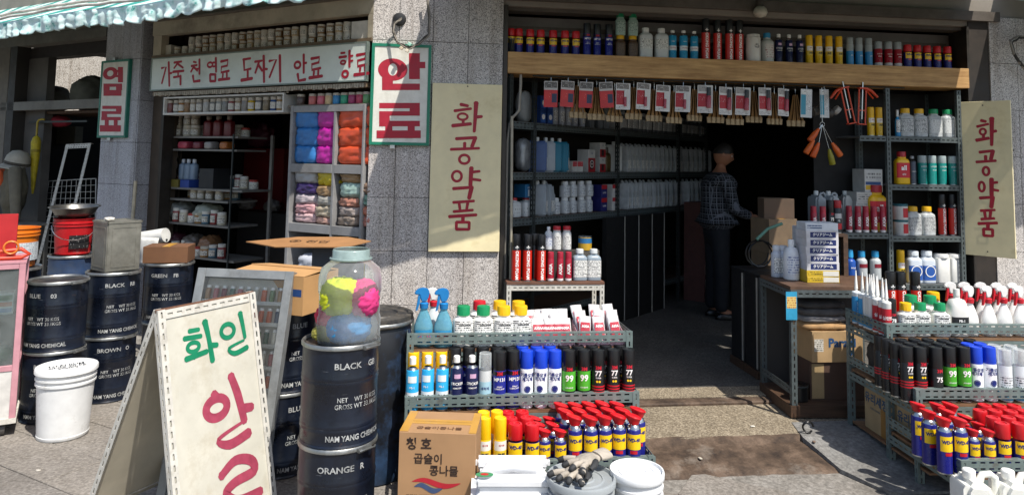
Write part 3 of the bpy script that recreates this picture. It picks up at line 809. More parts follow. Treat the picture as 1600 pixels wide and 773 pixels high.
pillar(FR, [5.41, 5.68, 5.95, 6.22, 6.49], ZT, 0.0, 0.45, GR, 'speckled granite pillar at right edge beside leaning cream sign')
pillar(FL, [2.93, 3.22, 3.50], ZT, 0.0, 0.40, GR2, 'blue grey granite pillar left of the drum stack', side=(2.93, [-0.40, -0.2, -0.004]))
# shutter guides and jambs
def single(name, me, label, cat, group=None):
    o = link(name, me); return tag(o, label, cat, group)
def centred(me):
    c = Vector((0, 0, 0))
    for v in me.vertices: c += v.co
    c /= len(me.vertices); z = min(v.co.z for v in me.vertices); c.z = z
    me.transform(Matrix.Translation(-c)); return me, Matrix.Translation(c)
def solid(name, me, label, cat, group=None):
    me, M = centred(me); o = link(name, me, None, M); return tag(o, label, cat, group)
M_GUIDE = mat('3d3833', 0.45, 0.5, 0.2)
bpart('shutter_guide', fbox(FR, 1.052, 1.085, -0.12, 0.012, 0.08, 2.86, M_GUIDE))
bpart('door_jamb', fbox(FR, 5.215, 5.41, -0.25, -0.01, 0.02, 2.95, M_DARKWOOD))
bpart('shutter_guide', fbox(FR, 5.19, 5.213, -0.16, 0.0, 0.08, 2.86, M_GUIDE))
bpart('door_jamb', fbox(FL, 2.70, 2.925, -0.30, -0.16, 0.01, 2.95, M_FRAMEB))
bpart('shutter_guide', fbox(FL, 2.66, 2.70, -0.22, -0.10, 0.01, 2.90, M_GUIDE))
# header over the right shop: boards and rolled shutter box
M_HEAD = mat('6a6158', 0.55, 0.1, 0.14, scale=7, dirt='3a332c')
bpart('header_board', fbox(FR, 1.05, 5.5, -0.10, 0.03, 2.905, 2.99, M_HEAD))
bpart('header_board', fbox(FR, 1.05, 5.3, -0.20, -0.06, 2.83, 2.885, mat('534b43', 0.6, wear=0.15, scale=7)))
bpart('shutter_box', fbox(FR, 1.05, 5.4, -0.55, -0.27, 2.66, 2.82, mat('7a7672', 0.6, wear=0.12, scale=6)))
bpart('shutter_rail', fbox(FR, 1.09, 5.2, -0.30, -0.262, 2.70, 2.74, M_HEAD))
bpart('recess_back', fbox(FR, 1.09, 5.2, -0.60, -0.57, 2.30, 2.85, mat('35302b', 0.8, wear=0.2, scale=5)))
# timber beam that serves as a shelf
def wood(c0, c1, key, sc=(2.2, 30, 30)):
    if key in MATS: return MATS[key]
    m, t, b = new_mat(key); v = coords(t, sc); n = noise_node(t, v, 1.6, 8, 0.65); n2 = noise_node(t, coords(t, 2.0), 2.0, 5)
    col = ramp(t, n.outputs[0], [(0.28, c0), (0.5, tuple((a + b_) / 2 for a, b_ in zip(c0, c1))), (0.72, c1)])
    col = mixc(t, 0.5, col, ramp(t, n2.outputs[0], [(0.3, (0.6, 0.56, 0.5)), (0.6, (1, 1, 1))]), 'MULTIPLY')
    t.links.new(col, b.inputs['Base Color']); b.inputs['Roughness'].default_value = 0.6
    bump(t, b, n.outputs[0], 0.003, 0.3); MATS[key] = m; return m
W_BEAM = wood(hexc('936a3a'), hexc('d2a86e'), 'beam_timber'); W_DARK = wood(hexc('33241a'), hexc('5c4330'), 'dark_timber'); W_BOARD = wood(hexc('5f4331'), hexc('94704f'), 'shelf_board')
def framed(name, F, u, n, z, L, wd_, h, m, label, cat, bevel=0.003):
    """board lying along a frame: local x runs along u"""
    me = MB().box(0, L, -wd_, 0, 0, h).mesh(m, bevel=bevel, bseg=1)
    M = Matrix.Translation(F.pt(u, n, z)) @ Matrix.Rotation(math.atan2(F.d.y, F.d.x), 4, 'Z')
    M = M @ Matrix.Translation((0, wd_, 0))
    return tag(link(name, me, None, M), label, cat)
framed('timber_beam', FR, 1.087, 0.02, 2.30, 4.10, 0.30, 0.175, W_BEAM, 'long bare timber beam over shop entrance holding a row of cans', 'beam')

# ---- left shop front
bpart('header_board', fbox(FL, 0.0, 2.76, -0.08, 0.0, 2.745, 2.88, M_CREAM))
bpart('window_frame', fbox(FL, 2.62, 2.74, -0.08, 0.0, 2.52, 2.743, M_CREAM))
bpart('window_frame', fbox(FL, 0.0, 0.05, -0.08, 0.0, 2.52, 2.743, M_CREAM))
bpart('window_sill', fbox(FL, 0.0, 2.74, -0.30, 0.012, 2.522, 2.548, mat('6d5b47', 0.6, wear=0.15, scale=8)))
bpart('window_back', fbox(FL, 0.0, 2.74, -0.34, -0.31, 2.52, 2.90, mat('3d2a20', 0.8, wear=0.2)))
bpart('soffit', fbox(FL, 0.0, 2.76, -0.36, 0.03, 2.882, 2.90, mat('6f675d', 0.8)))
# ---- neighbouring shop at far left
M_GREYB = mat('77746c', 0.6, wear=0.12, scale=6, dirt='4a463f')
nb = link('neighbouring_shop', None, None, Matrix.Translation(FL.pt(4.6, 0, 0))); nb.empty_display_size = 0.1
tag(nb, 'neighbouring open shop front at left edge with grey transom bar', 'building')
nbi = nb.matrix_basis.inverted()
def npart(name, me): return link(name, me, nb, nbi)
npart('lintel', fbox(FL, 3.52, 7.0, -0.14, 0.0, 2.79, 2.90, M_GREYB))
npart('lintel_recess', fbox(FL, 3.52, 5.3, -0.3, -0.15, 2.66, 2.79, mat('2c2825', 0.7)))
npart('transom', fbox(FL, 3.52, 5.45, -0.08, 0.0, 2.055, 2.15, M_GREYB))
npart('jamb', fbox(FL, 5.18, 5.32, -0.25, 0.0, 0.0, 2.79, mat('2f2c29', 0.6)))
npart('jamb', fbox(FL, 4.78, 5.17, -0.22, -0.13, 0.0, 2.66, mat('55524e', 0.7, wear=0.2, scale=5)))
npart('outer_wall', fbox(FL, 5.33, 7.0, -0.3, 0.0, 0.0, 2.79, mat('6f6a62', 0.8, wear=0.15)))
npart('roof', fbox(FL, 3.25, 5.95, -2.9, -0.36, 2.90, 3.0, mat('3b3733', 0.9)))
for k in range(4): npart('roof_batten', fbox(FL, 3.25, 5.6, -0.9 - 0.5 * k, -0.83 - 0.5 * k, 2.83, 2.898, mat('6a665f', 0.7)))
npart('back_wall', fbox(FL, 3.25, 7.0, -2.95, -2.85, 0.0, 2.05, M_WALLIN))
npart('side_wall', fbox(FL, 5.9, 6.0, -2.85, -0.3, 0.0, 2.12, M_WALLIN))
npart('loft_shelf', fbox(FL, 3.55, 5.2, -0.75, -0.15, 2.02, 2.05, W_DARK))
bw = solid('pebbledash_wall', fbox(FL, 8.5, 8.7, -9.0, -0.6, 0.0, 3.9, granite((0.52, 0.48, 0.42), (0.30, 0.27, 0.23), (0.66, 0.62, 0.55), 'pebbledash', 0.35, 0.9)),
           'sunlit pale pebbledash wall seen through the neighbouring shop', 'wall')
# ---- awnings
AW_W = mat('c9dedb', 0.7, wear=0.06, scale=9); AW_T = mat('2f8f86', 0.75, wear=0.15, scale=7)
def awning_cloth():
    if 'awc' in MATS: return MATS['awc']
    m, t, b = new_mat('awning_cloth'); v = coords(t); n = noise_node(t, v, 11, 5, 0.65)
    col = ramp(t, n.outputs[0], [(0.33, hexc('3f968c')), (0.40, hexc('a9cfca')), (0.52, hexc('cfe2df'))])
    t.links.new(col, b.inputs['Base Color']); b.inputs['Roughness'].default_value = 0.95; b.inputs['Specular IOR Level'].default_value = 0.15; MATS['awc'] = m; return m
def awning(F, u0, u1, edge, label, frill=1.0):
    """edge(u) -> (n, z of the valance top)"""
    r = link('awning', None, None, Matrix.Translation(F.pt((u0 + u1) / 2, 0, 3.15))); r.empty_display_size = 0.1
    tag(r, label, 'awning', None); inv = r.matrix_basis.inverted()
    N = int((u1 - u0) / 0.04)
    def canopy(a, c):
        u = u0 + (u1 - u0) * a; n, z = edge(u)
        return F.pt(u, -0.02 + (n + 0.02) * c, 3.25 + (z - 3.25) * c - 0.06 * math.sin(math.pi * c) * (0.5 + 0.5 * math.sin(u * 5)))
    cm, t, b = new_mat('awning_stripes'); v = coords(t, (1, 1, 1)); 
    sp = t.nodes.new('ShaderNodeSeparateXYZ'); vm = t.nodes.new('ShaderNodeVectorMath'); vm.operation = 'DOT_PRODUCT'
    geo = t.nodes.new('ShaderNodeNewGeometry'); t.links.new(geo.outputs['Position'], vm.inputs[0]); vm.inputs[1].default_value = F.d
    st = mth(t, 'GREATER_THAN', mth(t, 'FRACT', mth(t, 'MULTIPLY', vm.outputs['Value'], 4.0)), 0.5)
    t.links.new(mixc(t, st, hexc('c4d6d3'), hexc('2d8a80')), b.inputs['Base Color']); b.inputs['Roughness'].default_value = 0.8
    link('canopy', thicken(MB().grid(canopy, N, 6).mesh(cm, 60), 0.003), r, inv)
    def val(a, c):
        u = u0 + (u1 - u0) * a; n, z = edge(u)
        sc = abs(math.sin(u * math.pi / 0.22))
        H = 0.115 + 0.035 * (sc ** 0.5 if frill > .5 else .5)
        fold = frill * (math.sin(u * 47 + 2 * math.sin(u * 9)) * 0.009 + noise.noise(Vector((u * 9, c * 1.5, 1))) * 0.030 + math.sin(u * 26) * 0.010) * (0.25 + c)
        lump = frill * noise.noise(Vector((u * 14, c * 5 + 5, 7))) * 0.010
        return F.pt(u, n + 0.004 + fold + lump, z - H * c)
    link('valance', thicken(MB().grid(val, N * 5, 10).mesh(awning_cloth(), 70), 0.002), r, inv)
    pts = lambda dz, dn: [F.pt(u0 + (u1 - u0) * i / 40, edge(u0 + (u1 - u0) * i / 40)[0] + dn + 0.006 * math.sin(i * 1.7), edge(u0 + (u1 - u0) * i / 40)[1] + dz + 0.005 * math.sin(i * 2.3)) for i in range(41)]
    link('front_bar', MB().tube(pts(0.045, 0.01), 0.014, 8).mesh(mat('cfcac0', 0.5, dirt='6f6a60', dirt_amt=0.1), 60), r, inv)
    link('front_bar', MB().tube(pts(0.085, -0.015), 0.014, 8).mesh(mat('cfcac0', 0.5, dirt='6f6a60', dirt_amt=0.1), 60), r, inv)
    return r
def sheet_over(r, F, u0, u1, n0, n1, z0, z1):
    inv = r.matrix_basis.inverted()
    link('added_shade_sheet', thicken(MB().grid(lambda a, c: F.pt(u0 + (u1 - .40 * max(0, c - .80) / .20 - u0) * a, n0 + (n1 - n0) * c, z0 + (z1 - z0) * c - .03 * math.sin(math.pi * c) + .01 * math.sin(a * 9)), 12, 10).mesh(awning_cloth(), 60), .002), r, inv)  # sheet added above the view, trimmed to shade the entrance floor
awning(FL, -0.22, 7.2, lambda u: (0.90 + 0.02 * math.sin(u * 2.1), 2.79 + 0.012 * math.sin(u * 3.0)), 'white and teal frilled awning over the left shop fronts')
aw2 = awning(FR, 0.55, 5.30, lambda u: (1.17 - 0.15 * min(1, max(0, (u - 0.85) / 0.8)), 3.00 + 0.02 * math.sin(u * 2.2) - 0.30 * max(0, u - 4.9)), 'teal and white awning over the right shop entrance', 0.12)
awning(FR, 5.52, 8.2, lambda u: (0.95, 3.0), 'teal and white awning above the right end pillar')
sheet_over(aw2, FR, 2.72, 3.90, 0.95, 2.44, 3.03, 2.88)
# ================================================================== SIGNS
PAINT_RED = mat('a3122b', 0.5, wear=0.10, scale=20); PAINT_GRN = mat('0f7a55', 0.5, wear=0.08, scale=20); PAINT_PINK = mat('9c3c52', 0.6, wear=0.14, scale=25)
def px_strokes(spec, fx, sc):
    """brush strokes noted in picture coordinates, mapped by fx to (x,z) on the sign; sc = metres per noted unit for widths"""
    out = []
    for st in spec:
        if st[0] == 'l':
            P = st[1]; w0 = st[2] if len(st) > 2 else None; pts = []
            Q = [(fx(p[0], p[1]), (p[2] if len(p) > 2 else w0) * sc) for p in P]
            # small flare at the start like a loaded brush, and subdivided for smooth bends
            if len(Q) > 2:
                S_ = []
                for i in range(len(Q) - 1):
                    p0, p1, p2, p3 = Q[max(0, i - 1)][0], Q[i][0], Q[i + 1][0], Q[min(len(Q) - 1, i + 2)][0]
                    for k in range(5):
                        t = k / 5
                        f = lambda a, b, c, d: 0.5 * (2 * b + (c - a) * t + (2 * a - 5 * b + 4 * c - d) * t * t + (3 * b - a - 3 * c + d) * t ** 3)
                        S_.append(((f(p0[0], p1[0], p2[0], p3[0]), f(p0[1], p1[1], p2[1], p3[1])), Q[i][1] * (1 - t) + Q[i + 1][1] * t))
                S_.append(Q[-1]); Q = S_ if not (len(st) > 3) else Q
            pts = [(q[0], q[1], wd) for q, wd in Q]
            a, b = pts[0], pts[1]; d = Vector((a[0] - b[0], a[1] - b[1])); d = d.normalized() if d.length else d
            pts = [(a[0] + d.x * a[2] * 0.35, a[1] + d.y * a[2] * 0.35, a[2] * 0.55), (a[0], a[1], a[2] * 1.12)] + pts[1:]
            a, b = pts[-1], pts[-2]; d = Vector((a[0] - b[0], a[1] - b[1])); d = d.normalized() if d.length else d
            pts.append((a[0] + d.x * a[2] * 0.32, a[1] + d.y * a[2] * 0.32, a[2] * 0.5))
            out.append(('l', pts))
        elif st[0] == 'o':
            c = fx(st[1], st[2]); ex = fx(st[1] + st[3], st[2]); ez = fx(st[1], st[2] + st[4])
            rx = math.hypot(ex[0] - c[0], ex[1] - c[1]); rz = math.hypot(ez[0] - c[0], ez[1] - c[1])
            out.append(('o', c[0], c[1], rx, rz, st[5] * sc))
        elif st[0] == 'O':
            c = fx(st[1], st[2]); r_ = [abs(fx(st[1] + st[3], st[2])[0] - c[0]), abs(fx(st[1], st[2] + st[4])[1] - c[1]), abs(fx(st[1] + st[5], st[2])[0] - c[0]), abs(fx(st[1], st[2] + st[6])[1] - c[1])]
            out.append(('O', c[0], c[1], *r_))
        elif st[0] == 'r':
            x0, y0, x1, y1 = st[1:]; out.append(('p', [fx(x0, y1), fx(x1, y1), fx(x1, y0), fx(x0, y0)]))
    return out
def box_outline(x0, y0, x1, y1, w_): return [('l', [(x0, y0), (x1, y0)], w_), ('l', [(x1, y0), (x1, y1)], w_), ('l', [(x0, y1), (x1, y1)], w_), ('l', [(x0, y0), (x0, y1)], w_)]
def panel_sign(name, F, u0, u1, z0, z1, n, thick, face, label, border=None, strokes_=None, fx=None, sc=1, ink=PAINT_RED, M=None, hooks=()):
    """flat sign board: local x to the right in the picture, z up, facing -Y"""
    w_ = abs(u1 - u0); h_ = z1 - z0
    right = 1 if F.d.x > 0 else -1
    ul = min(u0, u1) if right > 0 else max(u0, u1)
    M = M or (Matrix.Translation(F.pt(ul, n, z0)) @ Matrix.Rotation(F.ang, 4, 'Z'))
    r = link(name, None, None, M); r.empty_display_size = 0.05; tag(r, label, 'sign')
    link('board', MB().box(0, w_, 0, thick, 0, h_).mesh(face, bevel=0.002, bseg=1), r)
    if border is not None:
        bm_, t = border
        b = MB()
        for x0, x1, c0, c1 in ((-0.001, w_ + 0.001, -0.001, t), (-0.001, w_ + 0.001, h_ - t, h_ + 0.001), (-0.001, t, t, h_ - t), (w_ - t, w_ + 0.001, t, h_ - t)):
            b.box(x0, x1, -0.006, thick + 0.001, c0, c1)
        link('border', b.mesh(bm_, fix=False), r)
    for grp in (strokes_ or []):
        link('lettering', strokes(grp, ink, 0.0012), r)
    for hx, hz in hooks:
        link('bracket', MB().box(hx - 0.02, hx + 0.02, -0.004, 0.02, hz - 0.03, hz + 0.02).mesh(M_TIN, bevel=0.002, bseg=1), r)
    return r
SIGN_W = mat('d8d6cc', 0.45, wear=0.06, scale=6, dirt='a49e8e', dirt_amt=0.12)
SIGN_Y = mat('e4d6ab', 0.5, wear=0.06, scale=5, dirt='c4b07c', dirt_amt=0.06)
SIGN_G = mat('d3dbd3', 0.45, wear=0.05, scale=5, dirt='a9b0a6', dirt_amt=0.08)
# -- pigment sign on the pillar (green border)
z0, z1, ua, ub = 1.70, 2.50, 0.003, 0.468
def fx_an(x, y):
    u, z = FR.hit(x, y, 0.03); return u - ua, z - z0
AN = [('O', 613.7, 109, 23, 17.5, 7.2, 9.5), ('r', 639, 83.5, 656, 124), ('r', 655, 97, 664.5, 107), ('r', 597, 121, 614, 141), ('r', 610, 131, 656, 141),
      ('r', 592.5, 161, 656, 169.5), ('r', 640, 169, 656, 176), ('r', 592.5, 174, 656, 181), ('r', 592.5, 180, 609, 190), ('r', 592.5, 189, 656, 197.5), ('r', 602, 197, 613, 205), ('r', 637, 197, 648, 205), ('r', 588.5, 204, 657.5, 216)]
panel_sign('pigment_sign', FR, ua, ub, z0, z1, 0.03, 0.028, SIGN_W, 'green bordered white sign with bold red lettering on the central pillar', (mat('12765a', 0.4), 0.022), [px_strokes(AN[:5], fx_an, 1), px_strokes(AN[5:], fx_an, 1)], hooks=[(0.18, 0.0)])
# -- dye sign on the left pillar
uc, ud = 3.165, 3.545
YL = [('O', 172.3, 115, 11.5, 9.8, 5, 4.6), ('r', 184.5, 105, 192.4, 129), ('r', 178.5, 109.5, 185, 113), ('r', 178.5, 117.5, 185, 121), ('r', 162, 131, 191, 136), ('r', 162, 141, 190, 150), ('r', 162, 135.5, 171.6, 141.5), ('r', 181.7, 135.5, 191, 141.5),
      ('r', 160, 165.5, 190, 170.6), ('r', 181.5, 170, 190, 175), ('r', 159, 174, 189.3, 178.5), ('r', 159, 178, 167.5, 184), ('r', 158.5, 183, 189, 188), ('r', 164, 188, 170, 197), ('r', 178, 188, 184, 197), ('r', 156.5, 196, 189, 206)]
ul = FL.u(155.5, 0.03, 2.1); ur = FL.u(199, 0.03, 2.1)
def fx_yl(x, y):
    u, z = FL.hit(x, y, 0.03); return ul - u, z - 1.75
panel_sign('dye_sign', FL, ul, ur, 1.75, 2.53, 0.03, 0.028, SIGN_W, 'narrow green bordered sign with red lettering on the left granite pillar', (mat('1d6e5c', 0.4), 0.020), [px_strokes(YL[:8], fx_yl, 1), px_strokes(YL[8:], fx_yl, 1)], hooks=[(0.19, 0.0), (0.19, 0.79)])
# -- long shop sign
GJ = [('l', [(97, 318), (118, 312), (98, 388)], 9, 1), ('l', [(130, 290), (133, 400)], 10), ('l', [(133, 342), (145, 340)], 8),
      ('l', [(155, 292), (190, 287)], 8), ('l', [(175, 290), (155, 318)], 8), ('l', [(175, 300), (197, 316)], 8), ('l', [(150, 335), (200, 330)], 9), ('l', [(174, 333), (174, 350)], 8), ('l', [(153, 360), (185, 355)], 8), ('l', [(185, 353), (185, 394)], 10),
      ('l', [(245, 288), (258, 291)], 7), ('l', [(235, 308), (262, 303)], 8), ('l', [(250, 305), (233, 335)], 8), ('l', [(249, 315), (264, 330)], 8), ('l', [(258, 322), (272, 320)], 7), ('l', [(273, 277), (273, 345)], 9), ('l', [(243, 352), (247, 380), (275, 376)], 10, 1),
      ('o', 322, 302, 15, 16, 8), ('l', [(335, 292), (347, 291)], 7), ('l', [(336, 310), (348, 309)], 7), ('l', [(349, 270), (350, 335)], 9), *box_outline(323, 347, 347, 378, 9),
      ('l', [(372, 287), (405, 280), (402, 306), (375, 312), (373, 338), (410, 330)], 9, 1), ('l', [(382, 345), (380, 362)], 8), ('l', [(400, 340), (400, 360)], 8), ('l', [(362, 372), (413, 366)], 10),
      ('l', [(475, 278), (510, 272)], 8), ('l', [(479, 280), (481, 327), (512, 320)], 9, 1), ('l', [(497, 330), (497, 362)], 9), ('l', [(467, 374), (518, 365)], 11),
      ('l', [(530, 288), (563, 283)], 8), ('l', [(550, 287), (532, 340)], 9), ('l', [(548, 305), (565, 330)], 9), ('l', [(571, 260), (573, 382)], 10), ('l', [(575, 322), (588, 322)], 8),
      ('l', [(597, 285), (630, 278), (598, 360)], 9, 1), ('l', [(646, 258), (648, 380)], 10),
      ('o', 728, 303, 18, 21, 9), ('l', [(757, 254), (757, 340)], 9), ('l', [(757, 295), (770, 293)], 8), ('l', [(729, 345), (734, 376), (765, 370)], 10, 1),
      ('l', [(792, 274), (830, 267), (827, 291), (795, 300), (795, 326), (835, 317)], 9, 1), ('l', [(805, 332), (803, 350)], 8), ('l', [(825, 327), (824, 348)], 8), ('l', [(783, 363), (843, 354)], 10),
      ('l', [(930, 248), (948, 246)], 7), ('l', [(922, 268), (955, 263)], 8), ('o', 940, 291, 15, 13, 7), ('l', [(970, 237), (970, 312)], 9), ('l', [(972, 262), (985, 260)], 7), ('l', [(972, 285), (985, 283)], 7), ('o', 950, 345, 18, 21, 9),
      ('l', [(1003, 258), (1045, 250), (1042, 274), (1008, 283), (1008, 309), (1048, 301)], 9, 1), ('l', [(1020, 315), (1018, 333)], 8), ('l', [(1042, 310), (1042, 330)], 8), ('l', [(992, 349), (1058, 341)], 10)]
def fx_gj(X, Y):
    u, z = FL.hit(220 + X / 2.9725, Y / 2.9725, 0.035); return 2.70 - u, z - 2.20
panel_sign('shop_sign', FL, 0.02, 2.70, 2.20, 2.515, 0.035, 0.03, SIGN_G, 'long pale grey shop sign with red brush lettering above left shop', (mat('7f8a82', 0.4, 0.4), 0.010), [px_strokes([s_ for s_ in GJ if a <= (s_[1] if s_[0] == 'o' else s_[1][0][0]) < b_], fx_gj, 1.35 / 2.9725 / 176) for a, b_ in ((0, 148), (148, 220), (220, 300), (300, 358), (358, 440), (440, 525), (525, 592), (592, 690), (690, 778), (778, 880), (880, 988), (988, 1200))])
# -- two cream chemicals signs
HG = [('l', [(303, 319), (325, 323)], 9), ('l', [(285, 339), (335, 331)], 8), ('o', 310, 356, 18, 13, 7), ('l', [(312, 368), (312, 378)], 8), ('l', [(280, 384), (335, 377)], 10), ('l', [(350, 313, 14), (348, 360, 11), (346, 400, 9)]), ('l', [(352, 356), (368, 354)], 9),
      ('l', [(292, 423), (352, 418)], 9), ('l', [(350, 418), (340, 446)], 11), ('l', [(318, 435), (318, 450)], 9), ('l', [(277, 455), (362, 450)], 8), ('o', 318, 484, 19, 17, 8),
      ('o', 297, 535, 18, 19, 8), ('l', [(340, 509), (338, 562)], 12), ('l', [(342, 522), (365, 519)], 8), ('l', [(342, 543), (368, 546)], 8), ('l', [(287, 572), (345, 567)], 9), ('l', [(342, 567), (335, 600)], 12),
      ('l', [(288, 613), (350, 608)], 8), ('l', [(305, 613), (309, 635)], 8), ('l', [(332, 611), (328, 635)], 8), ('l', [(290, 640), (347, 635)], 8), ('l', [(277, 655), (358, 649)], 9), ('l', [(318, 653), (318, 668)], 10), *box_outline(299, 671, 337, 692, 8)]
def fx_hg(X, Y): return (X - 217) / 1.933 / 196, (758 - Y) / 1.933 / 196
HGS = px_strokes(HG, fx_hg, 1.0 / 1.933 / 196)
r = panel_sign('chemicals_sign', FR, 0.485, 1.045, 0.875, 2.20, 0.03, 0.022, SIGN_Y, 'cream board with vertical red lettering hung on the central pillar', None, [HGS[:7], HGS[7:12], HGS[12:18], HGS[18:]])
link('screw', MB().lathe([(0.006, 0), (0.005, 0.003)], 10, Matrix.Translation((0.28, 0, 1.305)) @ Matrix.Rotation(R(90), 4, 'X')).mesh(T_BLACK), r)
# right one stands away from the wall, turned towards the entrance
ua_, za_ = FR.hit(1504, 168, 0.0)
pA = FR.pt(FR.u(1505, -0.02, 1.5), -0.02, 0); pB = FR.pt(FR.u(1583, 0.28, 1.5), 0.28, 0)
dv = pB - pA; wR = dv.length
MR = Matrix.Translation((pA.x, pA.y, 0.855)) @ Matrix.Rotation(math.atan2(dv.y, dv.x), 4, 'Z')
HGR = [(('l', [(x * wR / 0.56, z, w_) for x, z, w_ in s_[1]]) if s_[0] == 'l' else ('o', s_[1] * wR / 0.56, s_[2], s_[3] * wR / 0.56, s_[4], s_[5])) for s_ in HGS]
r = panel_sign('chemicals_sign', FR, 0, wR, 0, 1.325, 0, 0.022, SIGN_Y, 'cream board with vertical red lettering standing off the right end pillar', None, [HGR[:7], HGR[7:12], HGR[12:18], HGR[18:]], M=MR)
for zz in (0.04, 1.29): link('screw', MB().lathe([(0.006, 0), (0.005, 0.003)], 10, Matrix.Translation((wR * 0.45, 0, zz)) @ Matrix.Rotation(R(90), 4, 'X')).mesh(T_BLACK), r)
link('stay_bar', MB().box(wR * 0.8, wR * 0.8 + 0.02, 0.023, 0.30, 0.9, 0.92).mesh(M_STEELD), r)
# -- A-frame sign in the foreground
A = at_z(243, 486, 0.96); B = at_z(395, 456, 0.96)
ax = (B - A); wA = ax.length; ax.normalize(); nrm = Vector((ax.y, -ax.x, 0)).normalized()     # towards the street, right
if nrm.x < 0: nrm = -nrm
base = Vector((A.x, A.y, 0)); rA = link('a_frame_sign', None, None, Matrix.Translation(base)); rA.empty_display_size = 0.05
tag(rA, 'white folding pavement sign with green and pink hand painted lettering', 'sign')
def leg_plane(off):
    dn = (nrm * off + Vector((0, 0, -0.945))).normalized(); L = math.hypot(off, 0.945)
    yv = dn.cross(ax) ; yv.normalize()
    return dn, L, yv
for off, nm in ((0.205, 'front'), (-0.40, 'back')):
    dn, L, yv = leg_plane(off)
    out = nrm if off > 0 else -nrm
    fn = (out - dn * out.dot(dn)).normalized()
    sgn = 0.012 if off > 0 else -0.012
    Mloc = Matrix(((ax.x, -fn.x, -dn.x, 0), (ax.y, -fn.y, -dn.y, 0), (ax.z, -fn.z, -dn.z, 0), (0, 0, 0, 1)))
    org = Vector((0, 0, 0.96)) + nrm * sgn + dn * L
    Mloc = Matrix.Translation(org) @ Mloc
    M_PANEL = mat('c4c0b2', 0.5, wear=0.06, scale=7, dirt='a3977e', dirt_amt=0.10)
    pn = link('panel', MB().box(0.02, wA - 0.02, 0.004, 0.012, 0.06, L - 0.012).mesh(M_PANEL if off > 0 else mat('bfb6a2', 0.6, wear=0.08, scale=7), bevel=0.001, bseg=1), rA, Mloc)
    for x in (0.0, wA - 0.032):
        link('leg', post_mesh(round(L, 2), M_STEELW, 0.034, 1), rA, Mloc @ Matrix.Translation((x, -0.002, 0)))
    for z in (L - 0.036, 0.05):
        link('rail', slot_bar(round(wA - 0.07, 3), 0.036, M_STEELW, 1, flange=0.02), rA, Mloc @ Matrix.Translation((0.035, -0.001, z)))
    if off > 0:
        inv = (Matrix.Translation(base) @ Mloc).inverted(); cp = Vector((0, 0, CAM_H)); 
        def fx_a(X, Y):
            d = ray(220 + X / 1.967, 380 + Y / 1.967); o_ = inv @ cp; dd = (inv.to_3x3() @ d); t = -o_.y / dd.y; q = o_ + dd * t; return q.x, q.z
        GA = [('l', [(150, 270), (180, 264)], 12), ('l', [(135, 293), (187, 284)], 13), ('o', 163, 318, 23, 21, 12), ('l', [(167, 338), (165, 352)], 12), ('l', [(140, 356), (205, 331)], 14), ('l', [(198, 240, 19), (210, 290, 15), (222, 360, 17)]), ('l', [(215, 313), (236, 311)], 14),
              ('o', 268, 268, 25, 28, 13), ('l', [(306, 214, 17), (314, 250, 14), (321, 288, 12)]), ('l', [(318, 296, 6), (272, 322, 9), (290, 337, 14), (328, 318, 15)])]
        PA = [('o', 235, 505, 42, 45, 25), ('l', [(225, 462), (235, 470)], 22), ('l', [(278, 406, 23), (300, 465, 27), (320, 545, 24)]), ('l', [(318, 506), (343, 501)], 24), ('l', [(318, 545, 8), (240, 602, 12), (275, 617, 26), (334, 580, 28)]),
              ('l', [(248, 715, 22), (292, 666, 26), (340, 665, 28), (348, 698, 28), (292, 732, 26), (264, 768, 26), (300, 790, 28), (370, 760, 26)]), ('l', [(300, 812), (303, 840)], 24), ('l', [(350, 800), (353, 835)], 24), ('l', [(265, 868), (410, 838)], 26)]
        wsc = 1 / 1.967 / 335
        link('lettering', strokes(px_strokes(GA, fx_a, wsc), PAINT_GRN, -0.0032), pn, Matrix.Identity(4))
        link('lettering', strokes(px_strokes(PA, fx_a, wsc), PAINT_PINK, -0.0032), pn, Matrix.Identity(4))
link('hinge', MB().tube([Vector((0, 0, 0.958)), Vector((0, 0, 0.958)) + ax * wA], 0.008, 8).mesh(mat('6d4a36', 0.7, 0.3, 0.3)), rA)
q0 = Vector((0, 0, 0.96)) + ax * wA
link('stay_bar', MB().box(-0.29, 0.14, -0.01, 0.01, 0, 0.02).mesh(M_STEELW), rA, Matrix.Translation(ax * (wA - 0.03) + Vector((0, 0, 0.22))) @ Matrix.Rotation(math.atan2(nrm.y, nrm.x), 4, 'Z'))

# ================================================================== LEFT SHOP CONTENT
# -- jars in the high window: two tiers
def jar(key, h, r, body, lidc, lab=None, tall=False):
    k = Kit('jar', 'jar'); k.h = h
    bm_ = body if hasattr(body, 'node_tree') else mat(body, 0.35, wear=0.1)
    b0 = k.add('body', MB().lathe([(r * 0.92, 0), (r, 0.004), (r, h * 0.72), (r * 0.88, h * 0.78)], 16).mesh(bm_, 45))
    k.add('lid', MB().lathe([(r * 0.93, h * 0.77), (r * 0.95, h * 0.79), (r * 0.95, h * 0.98), (r * 0.85, h), (r * 0.1, h)], 16).mesh(mat(lidc, 0.45), 40))
    if lab: k.add('label', MB().patch(r + 0.0006, h * 0.16, h * 0.62, -1.2, 1.2, 8).mesh(lab, 80), b0)
    KITS[key] = k; return k
JB = ['b9a27c', '8c6a3e', 'd8d2c2', '9c8460', 'e0dcd0']
WINJ = [jar('wj%d' % i, 0.082, 0.036, c, 'cfc9ba', printed('d8d4c6', '4a4238', 0.012, 0.5)) for i, c in enumerate(JB)]
Xs = [172, 208, 240, 272, 304, 337, 372, 407, 441, 476, 511, 545, 577, 609, 644, 682, 719, 758, 798, 839, 881, 922, 960]
FLp = lambda X: 220 + X / 2.9725
nj = len(Xs)
